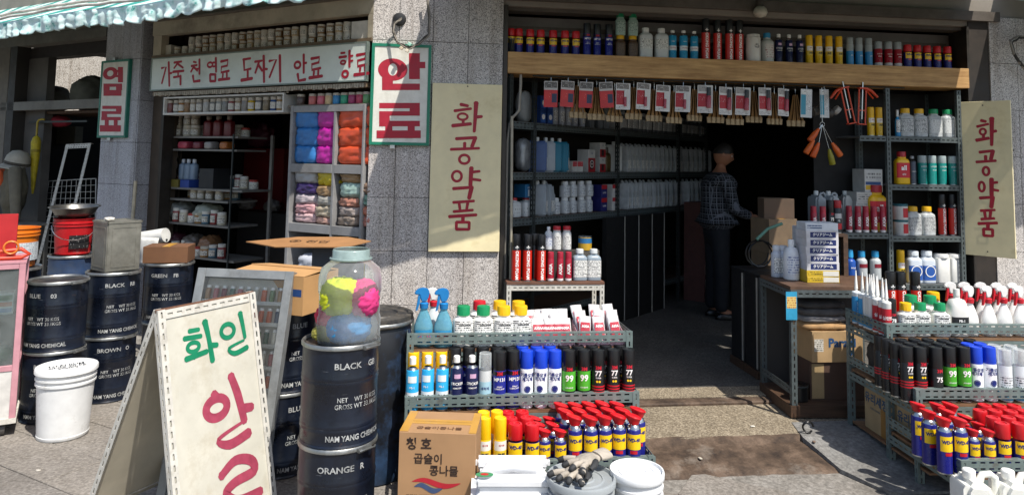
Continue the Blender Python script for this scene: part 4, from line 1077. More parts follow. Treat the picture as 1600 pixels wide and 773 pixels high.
for tier in (0, 1):
    xs = Xs if tier == 0 else Xs[2:]
    for i, X in enumerate(xs):
        u = FL.u(FLp(X), -0.08, 2.55 + 0.083 * tier)
        k = WINJ[(i * 7 + tier * 2) % 5]
        k.place(TR(FL.pt(u, -0.08, 2.5485 + 0.0825 * tier), FL.ang + random.uniform(-0.3, 0.3)), which(i, len(xs), 'small pigment jar', ('in lower' if tier == 0 else 'in upper') + ' tier above the shop sign'), 'pigment jars in the high window')
solid('white_box', fbox(FL, FL.u(FLp(152), -.08, 2.6), FL.u(FLp(82), -.08, 2.6), -0.2, -0.05, 2.5485, 2.655, mat('c9c4b4', 0.6)), 'plain white box at left end of the high jar window', 'box')
solid('white_box', fbox(FL, 0.055, FL.u(FLp(978), -.03, 2.6), -0.2, -0.03, 2.5485, 2.70, mat('d2cfc4', 0.6)), 'plain white box at right end of the high jar window', 'box')
# -- tag rail under the sign
tr = link('tag_rail', None, None, Matrix.Translation(FL.pt(1.3, 0.0, 2.12))); tag(tr, 'rail of tiny white colour tags under the long shop sign', 'rail'); ti = tr.matrix_basis.inverted()
link('rail', fbox(FL, 0.03, 2.68, -0.06, 0.02, 2.155, 2.19, mat('7d6a55', 0.6, wear=0.2)), tr, ti)
b = MB()
for i in range(95):
    u = 0.06 + i * 0.0275; h_ = random.uniform(0.03, 0.042); M_ = Matrix.Translation(FL.pt(u, 0.024, 2.185)) @ Matrix.Rotation(FL.ang, 4, 'Z')
    b.box(-0.011, 0.011, -0.001, 0.001, -h_, 0, M_)
o = link('tags', b.mesh(mat('aaa190', 0.7, wear=0.3, scale=40), fix=False), tr, ti); o['kind'] = 'stuff'
# -- long white framed tray of bottles
M_TRAY = mat('cfcdc6', 0.5, wear=0.08)
ta = FL.u(258, -0.02, 2.05); tb = FL.u(446, -0.02, 2.05); zt0 = FL.z(350, 178, -0.02); zt1 = FL.z(350, 149, -0.02)
tray = link('bottle_tray', None, None, Matrix.Translation(FL.pt((ta + tb) / 2, -0.1, zt0))); tag(tray, 'long white framed hanging tray holding small dye bottles', 'tray'); ti = tray.matrix_basis.inverted()
for nm, a in (('bottom', (ta, tb, -0.16, 0.0, zt0, zt0 + 0.018)), ('top_rail', (ta, tb, -0.02, 0.0, zt1 - 0.014, zt1)), ('side', (ta - 0.016, ta, -0.16, 0.0, zt0 + 0.018, zt1 - 0.014)), ('side', (tb, tb + 0.016, -0.16, 0.0, zt0 + 0.018, zt1 - 0.014)), ('back', (ta, tb, -0.168, -0.161, zt0, zt1))):
    link(nm, fbox(FL, *a, M_TRAY), tray, ti)
link('hanger', fbox(FL, ta - 0.01, ta + 0.005, -0.05, -0.04, zt1, 2.16, M_TRAY), tray, ti); link('hanger', fbox(FL, tb, tb + 0.015, -0.05, -0.04, zt1, 2.16, M_TRAY), tray, ti)
cols = ['8a5a55', '8d8a80', 'a8763d', '9d7c5a', 'a59d95', 'c8c4bc', '8f8d87', 'b0b0aa', '9a9a94', 'a3605c', 'b09a7c', '9b9690', 'd8b21e', '84827e', '93836a', '2c4f86', 'b08c5c']
Xb = [140, 168, 192, 218, 246, 274, 306, 338, 366, 394, 423, 454, 485, 515, 549, 584, 619, 648]
cols.insert(4, 'b4a48c')
for i, X in enumerate(Xb):
    c = cols[i % len(cols)]
    k = KITS.get('tb' + c) or jar('tb' + c, 0.125, 0.033, clear(hexc(c), 0.2, 0.9), 'b5ac9c', printed('c9c4b8', '5a5046', 0.01, 0.4) if i % 3 else None)
    k.place(TR(FL.pt(FL.u(FLp(X), -0.06, zt0 + 0.05), -0.06, zt0 + 0.0185), FL.ang + random.uniform(-.3, .3)), which(i, len(Xb), 'small dye bottle', 'in the long white tray'), 'dye bottles in the tray')
# -- short shelf with bright jars beside it
ua = FL.u(577, -0.05, 2.0); ub = FL.u(455, -0.05, 2.0); zs = FL.z(515, 163.5, -0.05)
solid('jar_shelf', fbox(FL, 0.02, ub, -0.2, -0.01, zs - 0.02, zs, mat('6f6658', 0.6)), 'narrow wooden shelf of bright jars above the bag cabinet', 'shelf')
for i, (X, c) in enumerate(zip([745, 800, 840, 876, 912, 948, 984, 1020, 1052], ['5a4a44', 'c9706a', 'd06a7a', 'd9b98a', '3a86b8', '3aa07a', 'a03a66', 'b8405a', '6aa06a'])):
    k = jar('bj%d' % i, 0.095, 0.036, c, 'b9b2a4')
    k.place(TR(FL.pt(FL.u(FLp(X), -0.07, zs + .04), -0.07, zs + 0.0005), FL.ang), ['dark brown', 'salmon', 'rose pink', 'cream', 'blue', 'sea green', 'plum', 'crimson', 'pale green'][i] + ' pigment jar on the narrow shelf above bag cabinet', 'bright jars on the narrow shelf')
# -- grey cabinet of cloth bundles
M_CAB = mat('8e8d8c', 0.55, wear=0.10, scale=6, dirt='5f5b55', dirt_amt=0.1)
cu0, cu1 = 0.035, 0.84; zc = [0.30, 1.02, 1.44, 2.00]; cn = 0.02
cab = link('bag_cabinet', None, None, Matrix.Translation(FL.pt(0.44, -0.2, 0.005))); tag(cab, 'grey metal open cabinet stuffed with coloured cloth bundles', 'cabinet'); ci = cab.matrix_basis.inverted()
def cp(nm, *a): link(nm, fbox(FL, *a, M_CAB, 0.002), cab, ci)
cp('side_panel', cu1 - 0.03, cu1, -0.45, cn, 0.005, 2.02); cp('side_panel', cu0, cu0 + 0.02, -0.45, cn, 0.005, 2.02)
dvu = FL.u(523, 0.0, 1.6); cp('divider', dvu - 0.012, dvu + 0.012, -0.30, cn - 0.004, 0.32, 1.995)
cp('top', cu0 + 0.021, cu1 - 0.031, -0.45, cn - 0.002, 1.965, 2.018)
link('back_panel', fbox(FL, cu0 + 0.02, cu1 - 0.03, -0.47, -0.451, 0.005, 2.02, M_WALLIN), cab, ci)
SHZ = [FL.z(515, 352, 0.0) , FL.z(515, 257, 0.0), 0.62]
for z_ in SHZ: 
    cp('shelf', cu0 + 0.021, dvu - 0.013, -0.44, cn - 0.002, z_ - 0.07, z_); cp('shelf', dvu + 0.013, cu1 - 0.031, -0.44, cn - 0.002, z_ - 0.07, z_)
def bundle(u, n, z, wd_, dp_, h_, m, seed, label, group, amp=0.12, name='cloth_bundle', cat='bundle', power=4.5, rz=0.0, F=FL, freq=5.0):
    o = link(name, bag_mesh(wd_, dp_, h_, m, seed, amp, 34, 20, power=power, freq=freq), None, TR(F.pt(u, n, z), F.ang + rz)); return tag(o, label, cat, group)
def cloth(c, film=True): return mat(c, 0.38 if film else 0.7, wear=0.14, scale=11, spec=0.6, bmp=0.15)
seed = 100
for ci_, (pa, pb, c, nm) in enumerate(((459, 491, '2f74b4', 'blue'), (493, 520.5, 'b51e94', 'magenta'), (526, 575, 'd2502a', 'orange'))):
    u1_, u0_ = FL.u(pa, 0, 1.65), FL.u(pb, 0, 1.65); W = abs(u1_ - u0_)
    zz = SHZ[1] + 0.0005; hs = [0.15, 0.16, 0.19]
    for q in range(3):
        seed += 1
        bundle((u0_ + u1_) / 2 + random.uniform(-.008, .008), -0.16, zz, W * 1.13, 0.32, hs[q] * 1.05, cloth(c), seed, f'{nm} plastic wrapped bundle, {["bottom", "middle", "top"][q]} of its stack in grey cabinet', 'bright bundles on the upper cabinet shelf', 0.09, power=8, freq=8.0)
        zz += hs[q] * 0.93
low = [[(457, 489), [('c9a8a8', 'pale pink', .085), ('cf9d9f', 'dusty pink', .085), ('bcaeb0', 'mauve', .085), ('3f2c62', 'dark purple', .10), ('a9a9a8', 'clear grey', .14)]],
       [(490, 521), [('b08a7c', 'brownish pink', .06), ('b6a891', 'beige', .10), ('aaa69c', 'stone grey', .09), ('a88963', 'tan', .09), ('c7b21c', 'yellow', .13)]],
       [(526, 558), [('8e7f72', 'grey brown', .085), ('a89a92', 'ash', .08), ('b07a66', 'terracotta', .08), ('9fb9ae', 'pale teal', .13), ('9b7d56', 'brown', .09)]],
       [(559, 576), [('b3786a', 'brick', .09), ('b06a52', 'rust', .09), ('6f9182', 'green', .10), ('7d6552', 'umber', .11)]]]
for (pa, pb), st in low:
    u1_, u0_ = FL.u(pa, 0, 1.2), FL.u(pb, 0, 1.2); W = abs(u1_ - u0_); zz = SHZ[0] + 0.0005
    for c, nm, h_ in st:
        seed += 1
        bundle((u0_ + u1_) / 2 + random.uniform(-.01, .01), -0.15, zz, W * random.uniform(1.02, 1.12), 0.3, h_ * 1.03, cloth(c), seed, f'{nm} powder bag on the lower shelf of grey cabinet', 'powder bags on the lower cabinet shelf', 0.13, power=5.5, freq=7.0, name='powder_bag', cat='bag', rz=random.uniform(-.1, .1))
        zz += h_ * 0.90
bundle(FL.u(545, 0, .8), -0.15, SHZ[2], 0.34, 0.3, 0.22, cloth('c7ae1c'), 900, 'yellow bag on the bottom shelf of grey cabinet', None, name='powder_bag', cat='bag')
bundle(FL.u(475, 0, .6), -0.15, SHZ[2], 0.22, 0.3, 0.18, cloth('b9bcc4'), 901, 'whitish clear bag on the bottom shelf of grey cabinet', None, name='powder_bag', cat='bag')
# -- shelving at the left inside the left shop
M_SH = mat('7d7a74', 0.5, 0.2, 0.15)
def zl(px, py, n): return FL.z(px, py, n)
sn = -0.22
shl = [(232, 372, 213), (236, 370, 233), (228, 378, 294), (262, 356, 312), (262, 356, 350), (262, 365, 402)]
rack = link('dye_rack', None, None, Matrix.Translation(FL.pt(2.4, sn - 0.2, 0.005))); tag(rack, 'dim metal shelving of dyes inside the left shop', 'rack'); ri = rack.matrix_basis.inverted()
LS = []
for a, b_, y in shl:
    z_ = zl((a + b_) / 2, y, sn); u0_, u1_ = FL.u(b_, sn, z_), FL.u(a, sn, z_); LS.append((u0_, u1_, z_))
    link('shelf', fbox(FL, u0_, u1_, sn - 0.35, sn, z_ - 0.018, z_, M_SH), rack, ri)
uL = max(s_[1] for s_ in LS) - 0.02; uR = min(s_[0] for s_ in LS)
for uu in (uL, uR + 0.02):
    link('post', fbox(FL, uu - 0.015, uu + 0.015, sn - 0.37, sn - 0.345, 0.005, LS[0][2] + 0.02, M_SH), rack, ri)
for uu in (LS[0][1] - 0.03, LS[0][0] + 0.05):
    link('post', fbox(FL, uu - 0.006, uu + 0.006, sn + 0.001, sn + 0.014, 0.005, LS[0][2] + 0.02, M_STEELD), rack, ri)
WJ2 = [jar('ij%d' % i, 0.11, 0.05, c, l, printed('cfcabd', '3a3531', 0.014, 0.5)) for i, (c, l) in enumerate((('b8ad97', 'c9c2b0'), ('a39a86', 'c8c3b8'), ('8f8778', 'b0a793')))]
def on(F, px, n, z, k, label, group, rz=0.0, sc=1.0):
    return k.place(TR(F.pt(F.u(px, n, z + 0.03), n, z + 0.0006), F.ang + rz, sc=sc), label, group)
TJ = jar('tallyellow', 0.19, 0.058, 'a5854a', 'b7a888', printed('b3924f', '5c4424', 0.02, 0.4))
z_ = LS[0][2]
for i, px in enumerate((243, 261, 279, 294, 306)):
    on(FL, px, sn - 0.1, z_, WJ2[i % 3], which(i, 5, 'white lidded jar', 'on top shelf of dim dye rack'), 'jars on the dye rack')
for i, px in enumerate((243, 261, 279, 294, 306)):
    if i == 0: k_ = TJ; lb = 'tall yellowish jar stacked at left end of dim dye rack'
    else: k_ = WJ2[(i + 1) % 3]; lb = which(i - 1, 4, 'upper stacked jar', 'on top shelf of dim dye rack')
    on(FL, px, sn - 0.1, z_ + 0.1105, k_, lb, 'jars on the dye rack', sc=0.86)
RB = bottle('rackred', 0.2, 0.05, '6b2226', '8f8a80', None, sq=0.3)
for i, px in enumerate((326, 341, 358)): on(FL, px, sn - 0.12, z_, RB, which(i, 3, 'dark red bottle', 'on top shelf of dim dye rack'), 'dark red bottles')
z_ = LS[1][2]
for i, (px, c, nm) in enumerate(((264, 'd8592a', 'orange'), (291, 'a84050', 'rose'), (313, '6e2a34', 'maroon'), (331, '8d8a86', 'grey'), (355, '9a5a24', 'amber'))):
    bundle(FL.u(px, sn - 0.06, z_ + .04), sn - 0.06, z_ + 0.0005, 0.135 if i < 2 else 0.10, 0.12, 0.075, cloth(c), 300 + i, f'{nm} dye packet lying on second shelf of dim dye rack', 'dye packets', 0.05, name='dye_packet', cat='packet', power=5)
z_ = LS[2][2]
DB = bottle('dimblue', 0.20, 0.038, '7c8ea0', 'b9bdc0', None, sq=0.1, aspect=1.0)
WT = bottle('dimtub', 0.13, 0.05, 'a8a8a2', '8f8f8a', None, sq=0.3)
for i, px in enumerate((246, 246)):
    on(FL, px, sn - 0.1, z_ + 0.1305 * i, WT, ['lower', 'upper'][i] + ' pale tub stacked at left end of third rack shelf', 'pale tubs')
for i, (px, c, nm) in enumerate(((262, 'b03a5a', 'pink'), (262, '1d2f55', 'navy'), (263, 'b8b5ae', 'white'), (263, 'a39f96', 'off white'))):
    bundle(FL.u(px, sn - 0.08, z_), sn - 0.08, z_ + 0.0005 + [0, .085, .165, .27][i], 0.13, 0.13, [0.085, 0.08, 0.1, 0.09][i], cloth(c), 320 + i, f'{nm} folded bundle in the stack on third rack shelf', 'folded bundles on third rack shelf', 0.05, power=4)
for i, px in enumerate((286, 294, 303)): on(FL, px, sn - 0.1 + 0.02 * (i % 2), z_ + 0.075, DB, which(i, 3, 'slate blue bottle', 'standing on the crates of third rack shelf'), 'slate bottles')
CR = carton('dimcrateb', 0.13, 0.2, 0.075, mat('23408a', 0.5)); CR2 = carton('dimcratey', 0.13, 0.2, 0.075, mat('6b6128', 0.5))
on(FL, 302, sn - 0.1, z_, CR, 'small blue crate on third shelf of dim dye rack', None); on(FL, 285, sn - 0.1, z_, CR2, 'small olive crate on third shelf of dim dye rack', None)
CR3 = carton('dimblack', 0.2, 0.2, 0.19, mat('1c1d20', 0.5)); on(FL, 335, sn - 0.12, z_, CR3, 'black box on third shelf of dim dye rack', None)
z_ = LS[3][2]
for i, px in enumerate((304, 315, 328, 343)): on(FL, px, sn - 0.08, z_, WJ2[i % 3], which(i, 4, 'squat white jar', 'on fourth shelf of dim dye rack'), 'squat jars', sc=0.8)
for i, (px, c, w_, zi) in enumerate(((285, '85867f', .24, 4), (325, '9c9f8f', .28, 4), (275, '4b2630', .18, 5), (302, '6a6258', .17, 5), (328, '8a6240', .16, 5))):
    bundle(FL.u(px, sn - 0.15, LS[zi][2]), sn - 0.15, LS[zi][2] + 0.0005, w_, 0.25, 0.19, cloth(c), 340 + i, ['crumpled grey plastic bag', 'crumpled greenish clear bag', 'dark maroon bag', 'mottled grey bag', 'tan paper bag'][i] + ' on a low shelf of dim dye rack', 'bags on the low rack shelves', 0.22, name='plastic_bag', cat='bag', power=2.4)
# things at the back of the left shop
solid('red_cabinet', fbox(FL, FL.u(443, -1.3, 1.5), FL.u(381, -1.3, 1.5), -1.7, -1.3, 0.005, zl(410, 232, -1.3), mat('6e1a1c', 0.5)), 'dark red cabinet at the back of the left shop', 'cabinet')
bundle(FL.u(406, -1.45, 1.8), -1.45, zl(410, 232, -1.3) + 0.0005, 0.36, 0.25, 0.30, cloth('7c3b52'), 360, 'crumpled pinkish plastic bundle on the dark red cabinet', None, 0.3, name='plastic_bundle', power=2.0, freq=7)
solid('dark_counter', fbox(FL, FL.u(450, -1.0, 1), FL.u(372, -1.0, 1), -1.25, -1.0, 0.005, zl(410, 332, -1.0), mat('2b2a2a', 0.5)), 'low dark counter at the back of the left shop', 'counter')
for i, px in enumerate((385, 425)): bundle(FL.u(px, -1.1, 1.1), -1.1, zl(410, 332, -1.0) + 0.0005, 0.2, 0.15, 0.13, cloth('77736f'), 370 + i, which(i, 2, 'crumpled grey bag', 'on the low dark counter'), 'bags on the low counter', 0.3, name='plastic_bag', cat='bag', power=2.2)

# more stock crowding the dim rack
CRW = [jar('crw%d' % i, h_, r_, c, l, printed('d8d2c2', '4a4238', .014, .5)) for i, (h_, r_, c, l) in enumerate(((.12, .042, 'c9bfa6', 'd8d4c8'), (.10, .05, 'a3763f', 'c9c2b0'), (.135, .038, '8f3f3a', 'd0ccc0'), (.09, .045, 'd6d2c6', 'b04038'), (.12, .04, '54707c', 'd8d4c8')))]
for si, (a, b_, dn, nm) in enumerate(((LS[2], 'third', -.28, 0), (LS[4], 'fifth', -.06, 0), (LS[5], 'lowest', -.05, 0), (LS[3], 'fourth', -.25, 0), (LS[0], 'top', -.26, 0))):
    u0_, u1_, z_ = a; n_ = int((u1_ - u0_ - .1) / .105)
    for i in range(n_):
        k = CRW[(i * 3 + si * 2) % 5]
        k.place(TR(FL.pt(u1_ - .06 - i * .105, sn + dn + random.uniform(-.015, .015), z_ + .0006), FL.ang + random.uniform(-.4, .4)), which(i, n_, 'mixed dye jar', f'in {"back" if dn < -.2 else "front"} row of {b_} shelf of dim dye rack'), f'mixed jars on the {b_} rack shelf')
# ================================================================== DRUMS, PAILS AND THINGS BEFORE THE LEFT SHOP
DR, DH = 0.163, 0.41
def away(p, d):
    q = Vector((p.x, p.y, 0)).normalized(); return Vector((p.x + q.x * d, p.y + q.y * d, p.z))
def stencil(name, code, turn=0.0):
    return [(name, 0.034, 0.80, turn + 0.02, 1.1, 0.02), (code, 0.034, 0.80, turn + 0.72, 1.0, 0.02), ('NET    WT 30 KGS\nGROSS WT 33.1KGS', 0.027, 0.44, turn + 0.35, 0.88, 0.008), ('NAM YANG CHEMICAL', 0.031, 0.10, turn + 0.35, 0.86, 0.03)]
def face_cam(p): return math.atan2(p.x, p.y) * -1
def stack(p, kits, labels, turns):
    for i, (k, l) in enumerate(zip(kits, labels)):
        k.place(TR((p.x + random.uniform(-.006, .006), p.y, 0.001 + i * (DH + 0.0005) + p.z), face_cam(p) + turns[i]), l, 'stacked navy powder drums')
c1 = away(at_z(165, 630, 0), DR); c2 = away(at_z(78, 662, 0), DR)
stack(c1, [drum('d1', DR, DH, stencil('BROWN', 'O')), drum('d2', DR, DH, stencil('BLACK', 'RB'))], ['navy steel drum stencilled BROWN on the ground behind white pail', 'navy steel drum stencilled BLACK carrying the dull square tin'], [0.0, 0.05])
stack(c2, [drum('d3', DR, DH, stencil('RED', 'B', -0.6)), drum('d4', DR, DH, stencil('BLUE', '03', -0.75))], ['bottom navy drum of the stack beside the glass showcase', 'upper navy drum with bare lid beside the glass showcase'], [0.1, -0.1])
cg = away(at_y(265, 415, 5.2), DR); cg.z = 0
stack(cg, [drum('d5', DR, DH, stencil('GREEN', 'B')), drum('d6', DR, DH, stencil('GREEN', 'FB', -0.35))], ['lower navy drum of the stack under the brown carton', 'upper navy drum stencilled GREEN under the small brown carton'], [0.2, -0.1])
cb = Vector((-1.17, 3.88, 0))
stack(cb, [drum('d7', DR, DH, stencil('BLUE', '25G', 0.15)), drum('d8', DR, DH, stencil('BLUE', 'B', 0.1))], ['lower black drum half hidden behind leaning display case', 'upper black drum under open carton behind leaning display case'], [0.3, 0.35])
cf = away(at_y(533, 540, 3.05), DR); cf.z = 0
stack(cf, [drum('d9', DR, DH, stencil('ORANGE', 'R', -0.05)), drum('d10', DR, DH, stencil('BLACK', 'GB', 0.1))], ['nearest lower drum stencilled ORANGE beside the carton', 'nearest upper drum stencilled BLACK under the clear jar'], [0.0, 0.08])
cq = away(at_y(112, 410, 5.5), DR); cq.z = 0
stack(cq, [drum('d11', DR, DH, []), drum('d12', DR, DH, [], mat('22395c', 0.4, wear=0.2, dirt='3c4450'))], ['lower drum behind the square tin, mostly hidden', 'dark blue drum under the red pail by left pillar'], [0, 0])
co = Vector((-3.36, 4.98, 0))
stack(co, [drum('d13', DR, DH, []), drum('d14', DR, DH, [])], ['lower drum under orange pail, mostly hidden by the showcase', 'black rimmed drum carrying the orange pail at left edge'], [0, 0])
# square tin on the BLACK RB drum
k = Kit('square_tin', 'tin'); M_OLDTIN = mat('86847a', 0.45, 0.35, 0.18, scale=8, dirt='4f493e', dirt_amt=0.16)
b = MB().box(-0.118, 0.118, -0.118, 0.118, 0, 0.345); k.add('body', b.mesh(M_OLDTIN, bevel=0.006, bseg=2))
for q in range(4):
    b = MB(); Mq = Matrix.Rotation(q * math.pi / 2, 4, 'Z')
    for x0, x1, z0_, z1_ in ((-0.085, 0.085, 0.03, 0.036), (-0.085, 0.085, 0.305, 0.311), (-0.085, -0.079, 0.036, 0.305), (0.079, 0.085, 0.036, 0.305)): b.box(x0, x1, -0.1205, -0.1182, z0_, z1_, Mq)
    k.add('panel_bead', b.mesh(M_OLDTIN, fix=False), 0)
b = MB(); 
for q in range(4): b.box(-0.122, 0.122, -0.122, -0.112, 0.338, 0.352, Matrix.Rotation(q * math.pi / 2, 4, 'Z'))
k.add('top_rim', b.mesh(M_OLDTIN, fix=False)); k.add('crumpled_paper', bag_mesh(0.07, 0.06, 0.03, mat('c8c3b8', 0.8), 5, 0.3), None, Matrix.Translation((-0.06, 0.0, 0.346)))
k.place(TR((c1.x + 0.01, c1.y - 0.005, 2 * DH + 0.0025), face_cam(c1) + 0.42, sc=.93), 'dull dented square tin standing on the BLACK drum')
# red pail and steel basin
kp = pail('redpail', 0.135, 0.27, 'b2161c', None, lid=False, name='red_pail')
kp.add('sticker', MB().patch(0.1345, 0.05, 0.15, -0.2, 0.9, 8).mesh(printed('1d1b1b', 'c9c7c2', 0.02, 0.35), 80), 0)
kp.place(TR((cq.x + 0.0, cq.y, 2 * DH + 0.0025), face_cam(cq)), 'red plastic pail with wire handle below the steel basin')
kb = Kit('steel_basin', 'basin'); M_BASIN = mat('8d8c88', 0.32, 0.9, 0.15, scale=8, dirt='4a443c')
kb.add('bowl', thicken(MB().lathe([(0.02, 0.0), (0.10, 0.002), (0.15, 0.03), (0.185, 0.09), (0.19, 0.10), (0.203, 0.103), (0.205, 0.10)], 36, cap=False).mesh(M_BASIN, 60), 0.0015)); kb.add('rolled_rim', MB().tube([(0.204 * math.cos(a * math.pi / 18), 0.204 * math.sin(a * math.pi / 18), 0.102) for a in range(36)], 0.004, 6, True).mesh(M_BASIN, 60))
kb.place(TR((cq.x, cq.y, 2 * DH + 0.0025 + 0.272), 0, 0.05, sc=.86), 'shallow stainless steel basin resting on the red pail')
# broom handle leaning by the pillar
hp0 = FL.pt(2.72, 0.12, 0.7); hp1 = FL.pt(2.80, 0.03, 1.22)
solid('wooden_stick', MB().tube([FL.pt(2.60, 0.22, 0.005), FL.pt(2.84, 0.035, 1.33)], 0.016, 10).mesh(mat('b9ab90', 0.6, wear=0.15), 60), 'pale wooden handle leaning on the left granite pillar', 'handle')
# orange pail at left
ko = pail('orangepail', 0.14, 0.26, 'd8741a', None, lid=False, name='orange_pail', bail=False)
ko.add('paper_label', MB().patch(0.139, 0.045, 0.165, -0.6, 1.3, 10).mesh(printed('c8cdd0', '7d8790', 0.014, 0.5), 80), 0)
ko.place(TR((co.x, co.y, 2 * DH + 0.0025), face_cam(co)), 'orange pail with white label at left edge')
# white pail in front
kw = pail('whitepail', 0.148, 0.375, 'dcdcda', 'e2e2e0', lidtext=('TITANIUM\nwhite 20 kg\nsealed', 0.04), name='white_pail', bail=False)
cw = away(at_z(97, 691, 0), 0.135)
kw.place(TR((cw.x, cw.y, 0.001), face_cam(cw) + 0.15), 'tall white lidded pail alone on the pavement at left')
# brown carton on the GREEN drum
KRAFT = mat('9a6f45', 0.75, wear=0.10, scale=7); KRAFT2 = mat('b58a58', 0.75, wear=0.08, scale=7); TAPE = mat('b98a3a', 0.35, wear=0.06)
kc = carton('browncarton', 0.30, 0.22, 0.115, mat('6d4a30', 0.75, wear=0.12, scale=6), name='carton', cat='carton', tape=TAPE)
kc.place(TR((cg.x - 0.005, cg.y, 2 * DH + 0.0025), face_cam(cg) - 0.25, 0.0), 'small taped brown carton lying on the GREEN drum')
# paper roll on stand
rp = away(at_y(240, 370, 5.75), 0.0)
k = Kit('paper_roll', 'roll'); k.add('roll', MB().lathe([(0.018, -0.11), (0.055, -0.11), (0.055, 0.11), (0.018, 0.11)], 20, Matrix.Rotation(R(80), 4, 'Y')).mesh(mat('c9c8c2', 0.8), 40))
k.add('loose_end', thicken(MB().grid(lambda a, c: (-0.09 + 0.18 * a, -0.056 - 0.01 * math.sin(c * 5), 0.0 - 0.22 * c), 4, 8).mesh(mat('c9c8c2', 0.8), 60), 0.001))
k.add('stand', MB().tube([(0.0, 0.07, -rp.z + 0.005), (0, 0.062, 0.0)], 0.016, 8).mesh(mat('6d4a2c', 0.6), 60)); k.add('pin', MB().tube([(-0.12, 0.0, 0.02), (0.12, 0.0, -0.02)], 0.01, 8).mesh(M_STEELD), 1)
k.place(TR(rp, -0.2), 'white paper roll hanging loose on a wooden stand by the left door')
# leaning glass display case
TRc = at_y(459, 424, 3.62); BRc = at_y(428, 640, 3.46); TLc = at_y(311, 411, 3.66)
zx = (TRc - BRc).normalized(); xx = (TRc - TLc); Wc = xx.length; xx = (xx - zx * xx.dot(zx)).normalized(); yy = zx.cross(xx)
org = TRc - xx * Wc; Lc = org.z / zx.z - 0.004; org = org - zx * Lc
Mc = Matrix(((xx.x, yy.x, zx.x, org.x), (xx.y, yy.y, zx.y, org.y), (xx.z, yy.z, zx.z, org.z), (0, 0, 0, 1)))
dc = link('display_case', None, None, Mc); tag(dc, 'leaning grey framed glass display case of small vials', 'display case')
M_ALU = mat('8b8d8c', 0.45, 0.35, 0.10, scale=12, dirt='5f5d58', dirt_amt=0.1); fw = 0.042
for nm, a in (('stile', (0, fw, 0, .055, 0, Lc)), ('stile', (Wc - fw, Wc, 0, .055, 0, Lc)), ('rail', (fw, Wc - fw, 0.001, .054, Lc - fw, Lc)), ('rail', (fw, Wc - fw, .001, .054, 0, fw))):
    link(nm, MB().box(*a).mesh(M_ALU, bevel=0.002, bseg=1), dc)
link('back_panel', MB().box(fw, Wc - fw, 0.05, 0.054, fw, Lc - fw).mesh(mat('c9c1b2', 0.7)), dc)
link('glass_pane', MB().box(fw, Wc - fw, 0.006, 0.009, fw, Lc - fw).mesh(clear((0.95, 0.96, 0.95), 0.05, 0.03, 'pane')), dc)
VC = ['7d2f3a', '2f5d48', '8a3b2c', 'b7b0a0', 'c45a2a', '3d4f66', 'a8825a', '5e7a4e', 'd8d2c2', 'b36a6a']
VK = []
for c in VC:
    k = Kit('vial', 'vial'); k.add('body', MB().lathe([(0.0125, 0), (0.0135, 0.002), (0.0135, 0.05), (0.009, 0.055)], 10).mesh(mat(c, 0.3), 40)); k.add('cap', MB().lathe([(0.0105, 0.054), (0.0105, 0.066), (0.009, 0.067)], 10).mesh(M_WHITE, 40)); VK.append(k)
rz_ = [Lc - fw - 0.105 - 0.098 * i for i in range(7)]
NV = 10
for i, z_ in enumerate(rz_):
    link('shelf', MB().box(fw, Wc - fw, 0.011, 0.05, z_ - 0.018, z_).mesh(mat('bdbbb4', 0.5)), dc)
    if i > 4: continue
    for q in range(NV):
        x = fw + 0.018 + q * (Wc - 2 * fw - 0.036) / (NV - 1)
        VK[random.randrange(10)].place(Mc @ Matrix.Translation((x, 0.030, z_ + 0.0005)), f'{ORD[q]} vial from left in {["top", "second", "third", "fourth", "fifth"][i]} row of leaning display case', 'vials in the display case')
# open carton on the black drums
k = Kit('open_carton', 'carton'); w_, d_, h_ = 0.44, 0.30, 0.185
b = MB(); t_ = 0.004
k.add('front', MB().box(-w_ / 2, w_ / 2, -d_ / 2, -d_ / 2 + t_, 0, h_).mesh(KRAFT2)); k.add('back', MB().box(-w_ / 2, w_ / 2, d_ / 2 - t_, d_ / 2, 0, h_).mesh(KRAFT2))
k.add('side', MB().box(-w_ / 2, -w_ / 2 + t_, -d_ / 2 + t_, d_ / 2 - t_, 0.0, h_).mesh(KRAFT2)); k.add('side', MB().box(w_ / 2 - t_, w_ / 2, -d_ / 2 + t_, d_ / 2 - t_, 0, h_).mesh(KRAFT2)); k.add('bottom', MB().box(-w_ / 2 + t_, w_ / 2 - t_, -d_ / 2 + t_, d_ / 2 - t_, 0, t_).mesh(KRAFT2))
k.add('flap', MB().box(-w_ / 2, w_ / 2, 0, 0.15, 0, t_).mesh(KRAFT2), None, Matrix.Translation((0, -d_ / 2 + 0.001, h_ + 0.001)) @ Matrix.Rotation(R(4), 4, 'X'))
k.add('flap', MB().box(-w_ / 2, w_ / 2, -0.15, 0, 0, t_).mesh(KRAFT2), None, Matrix.Translation((0, d_ / 2, h_ + 0.001)) @ Matrix.Rotation(R(-6), 4, 'X'))
k.add('printed_stripe', MB().box(0.0, w_ / 2 - 0.01, -d_ / 2 - 0.0008, -d_ / 2 - 0.0004, 0.09, 0.125).mesh(flat('1d3f73')), 0)
k.place(TR((cb.x + 0.01, cb.y - 0.06, 2 * DH + 0.0025), -0.35), 'open kraft carton with blue stripe on the black drums')
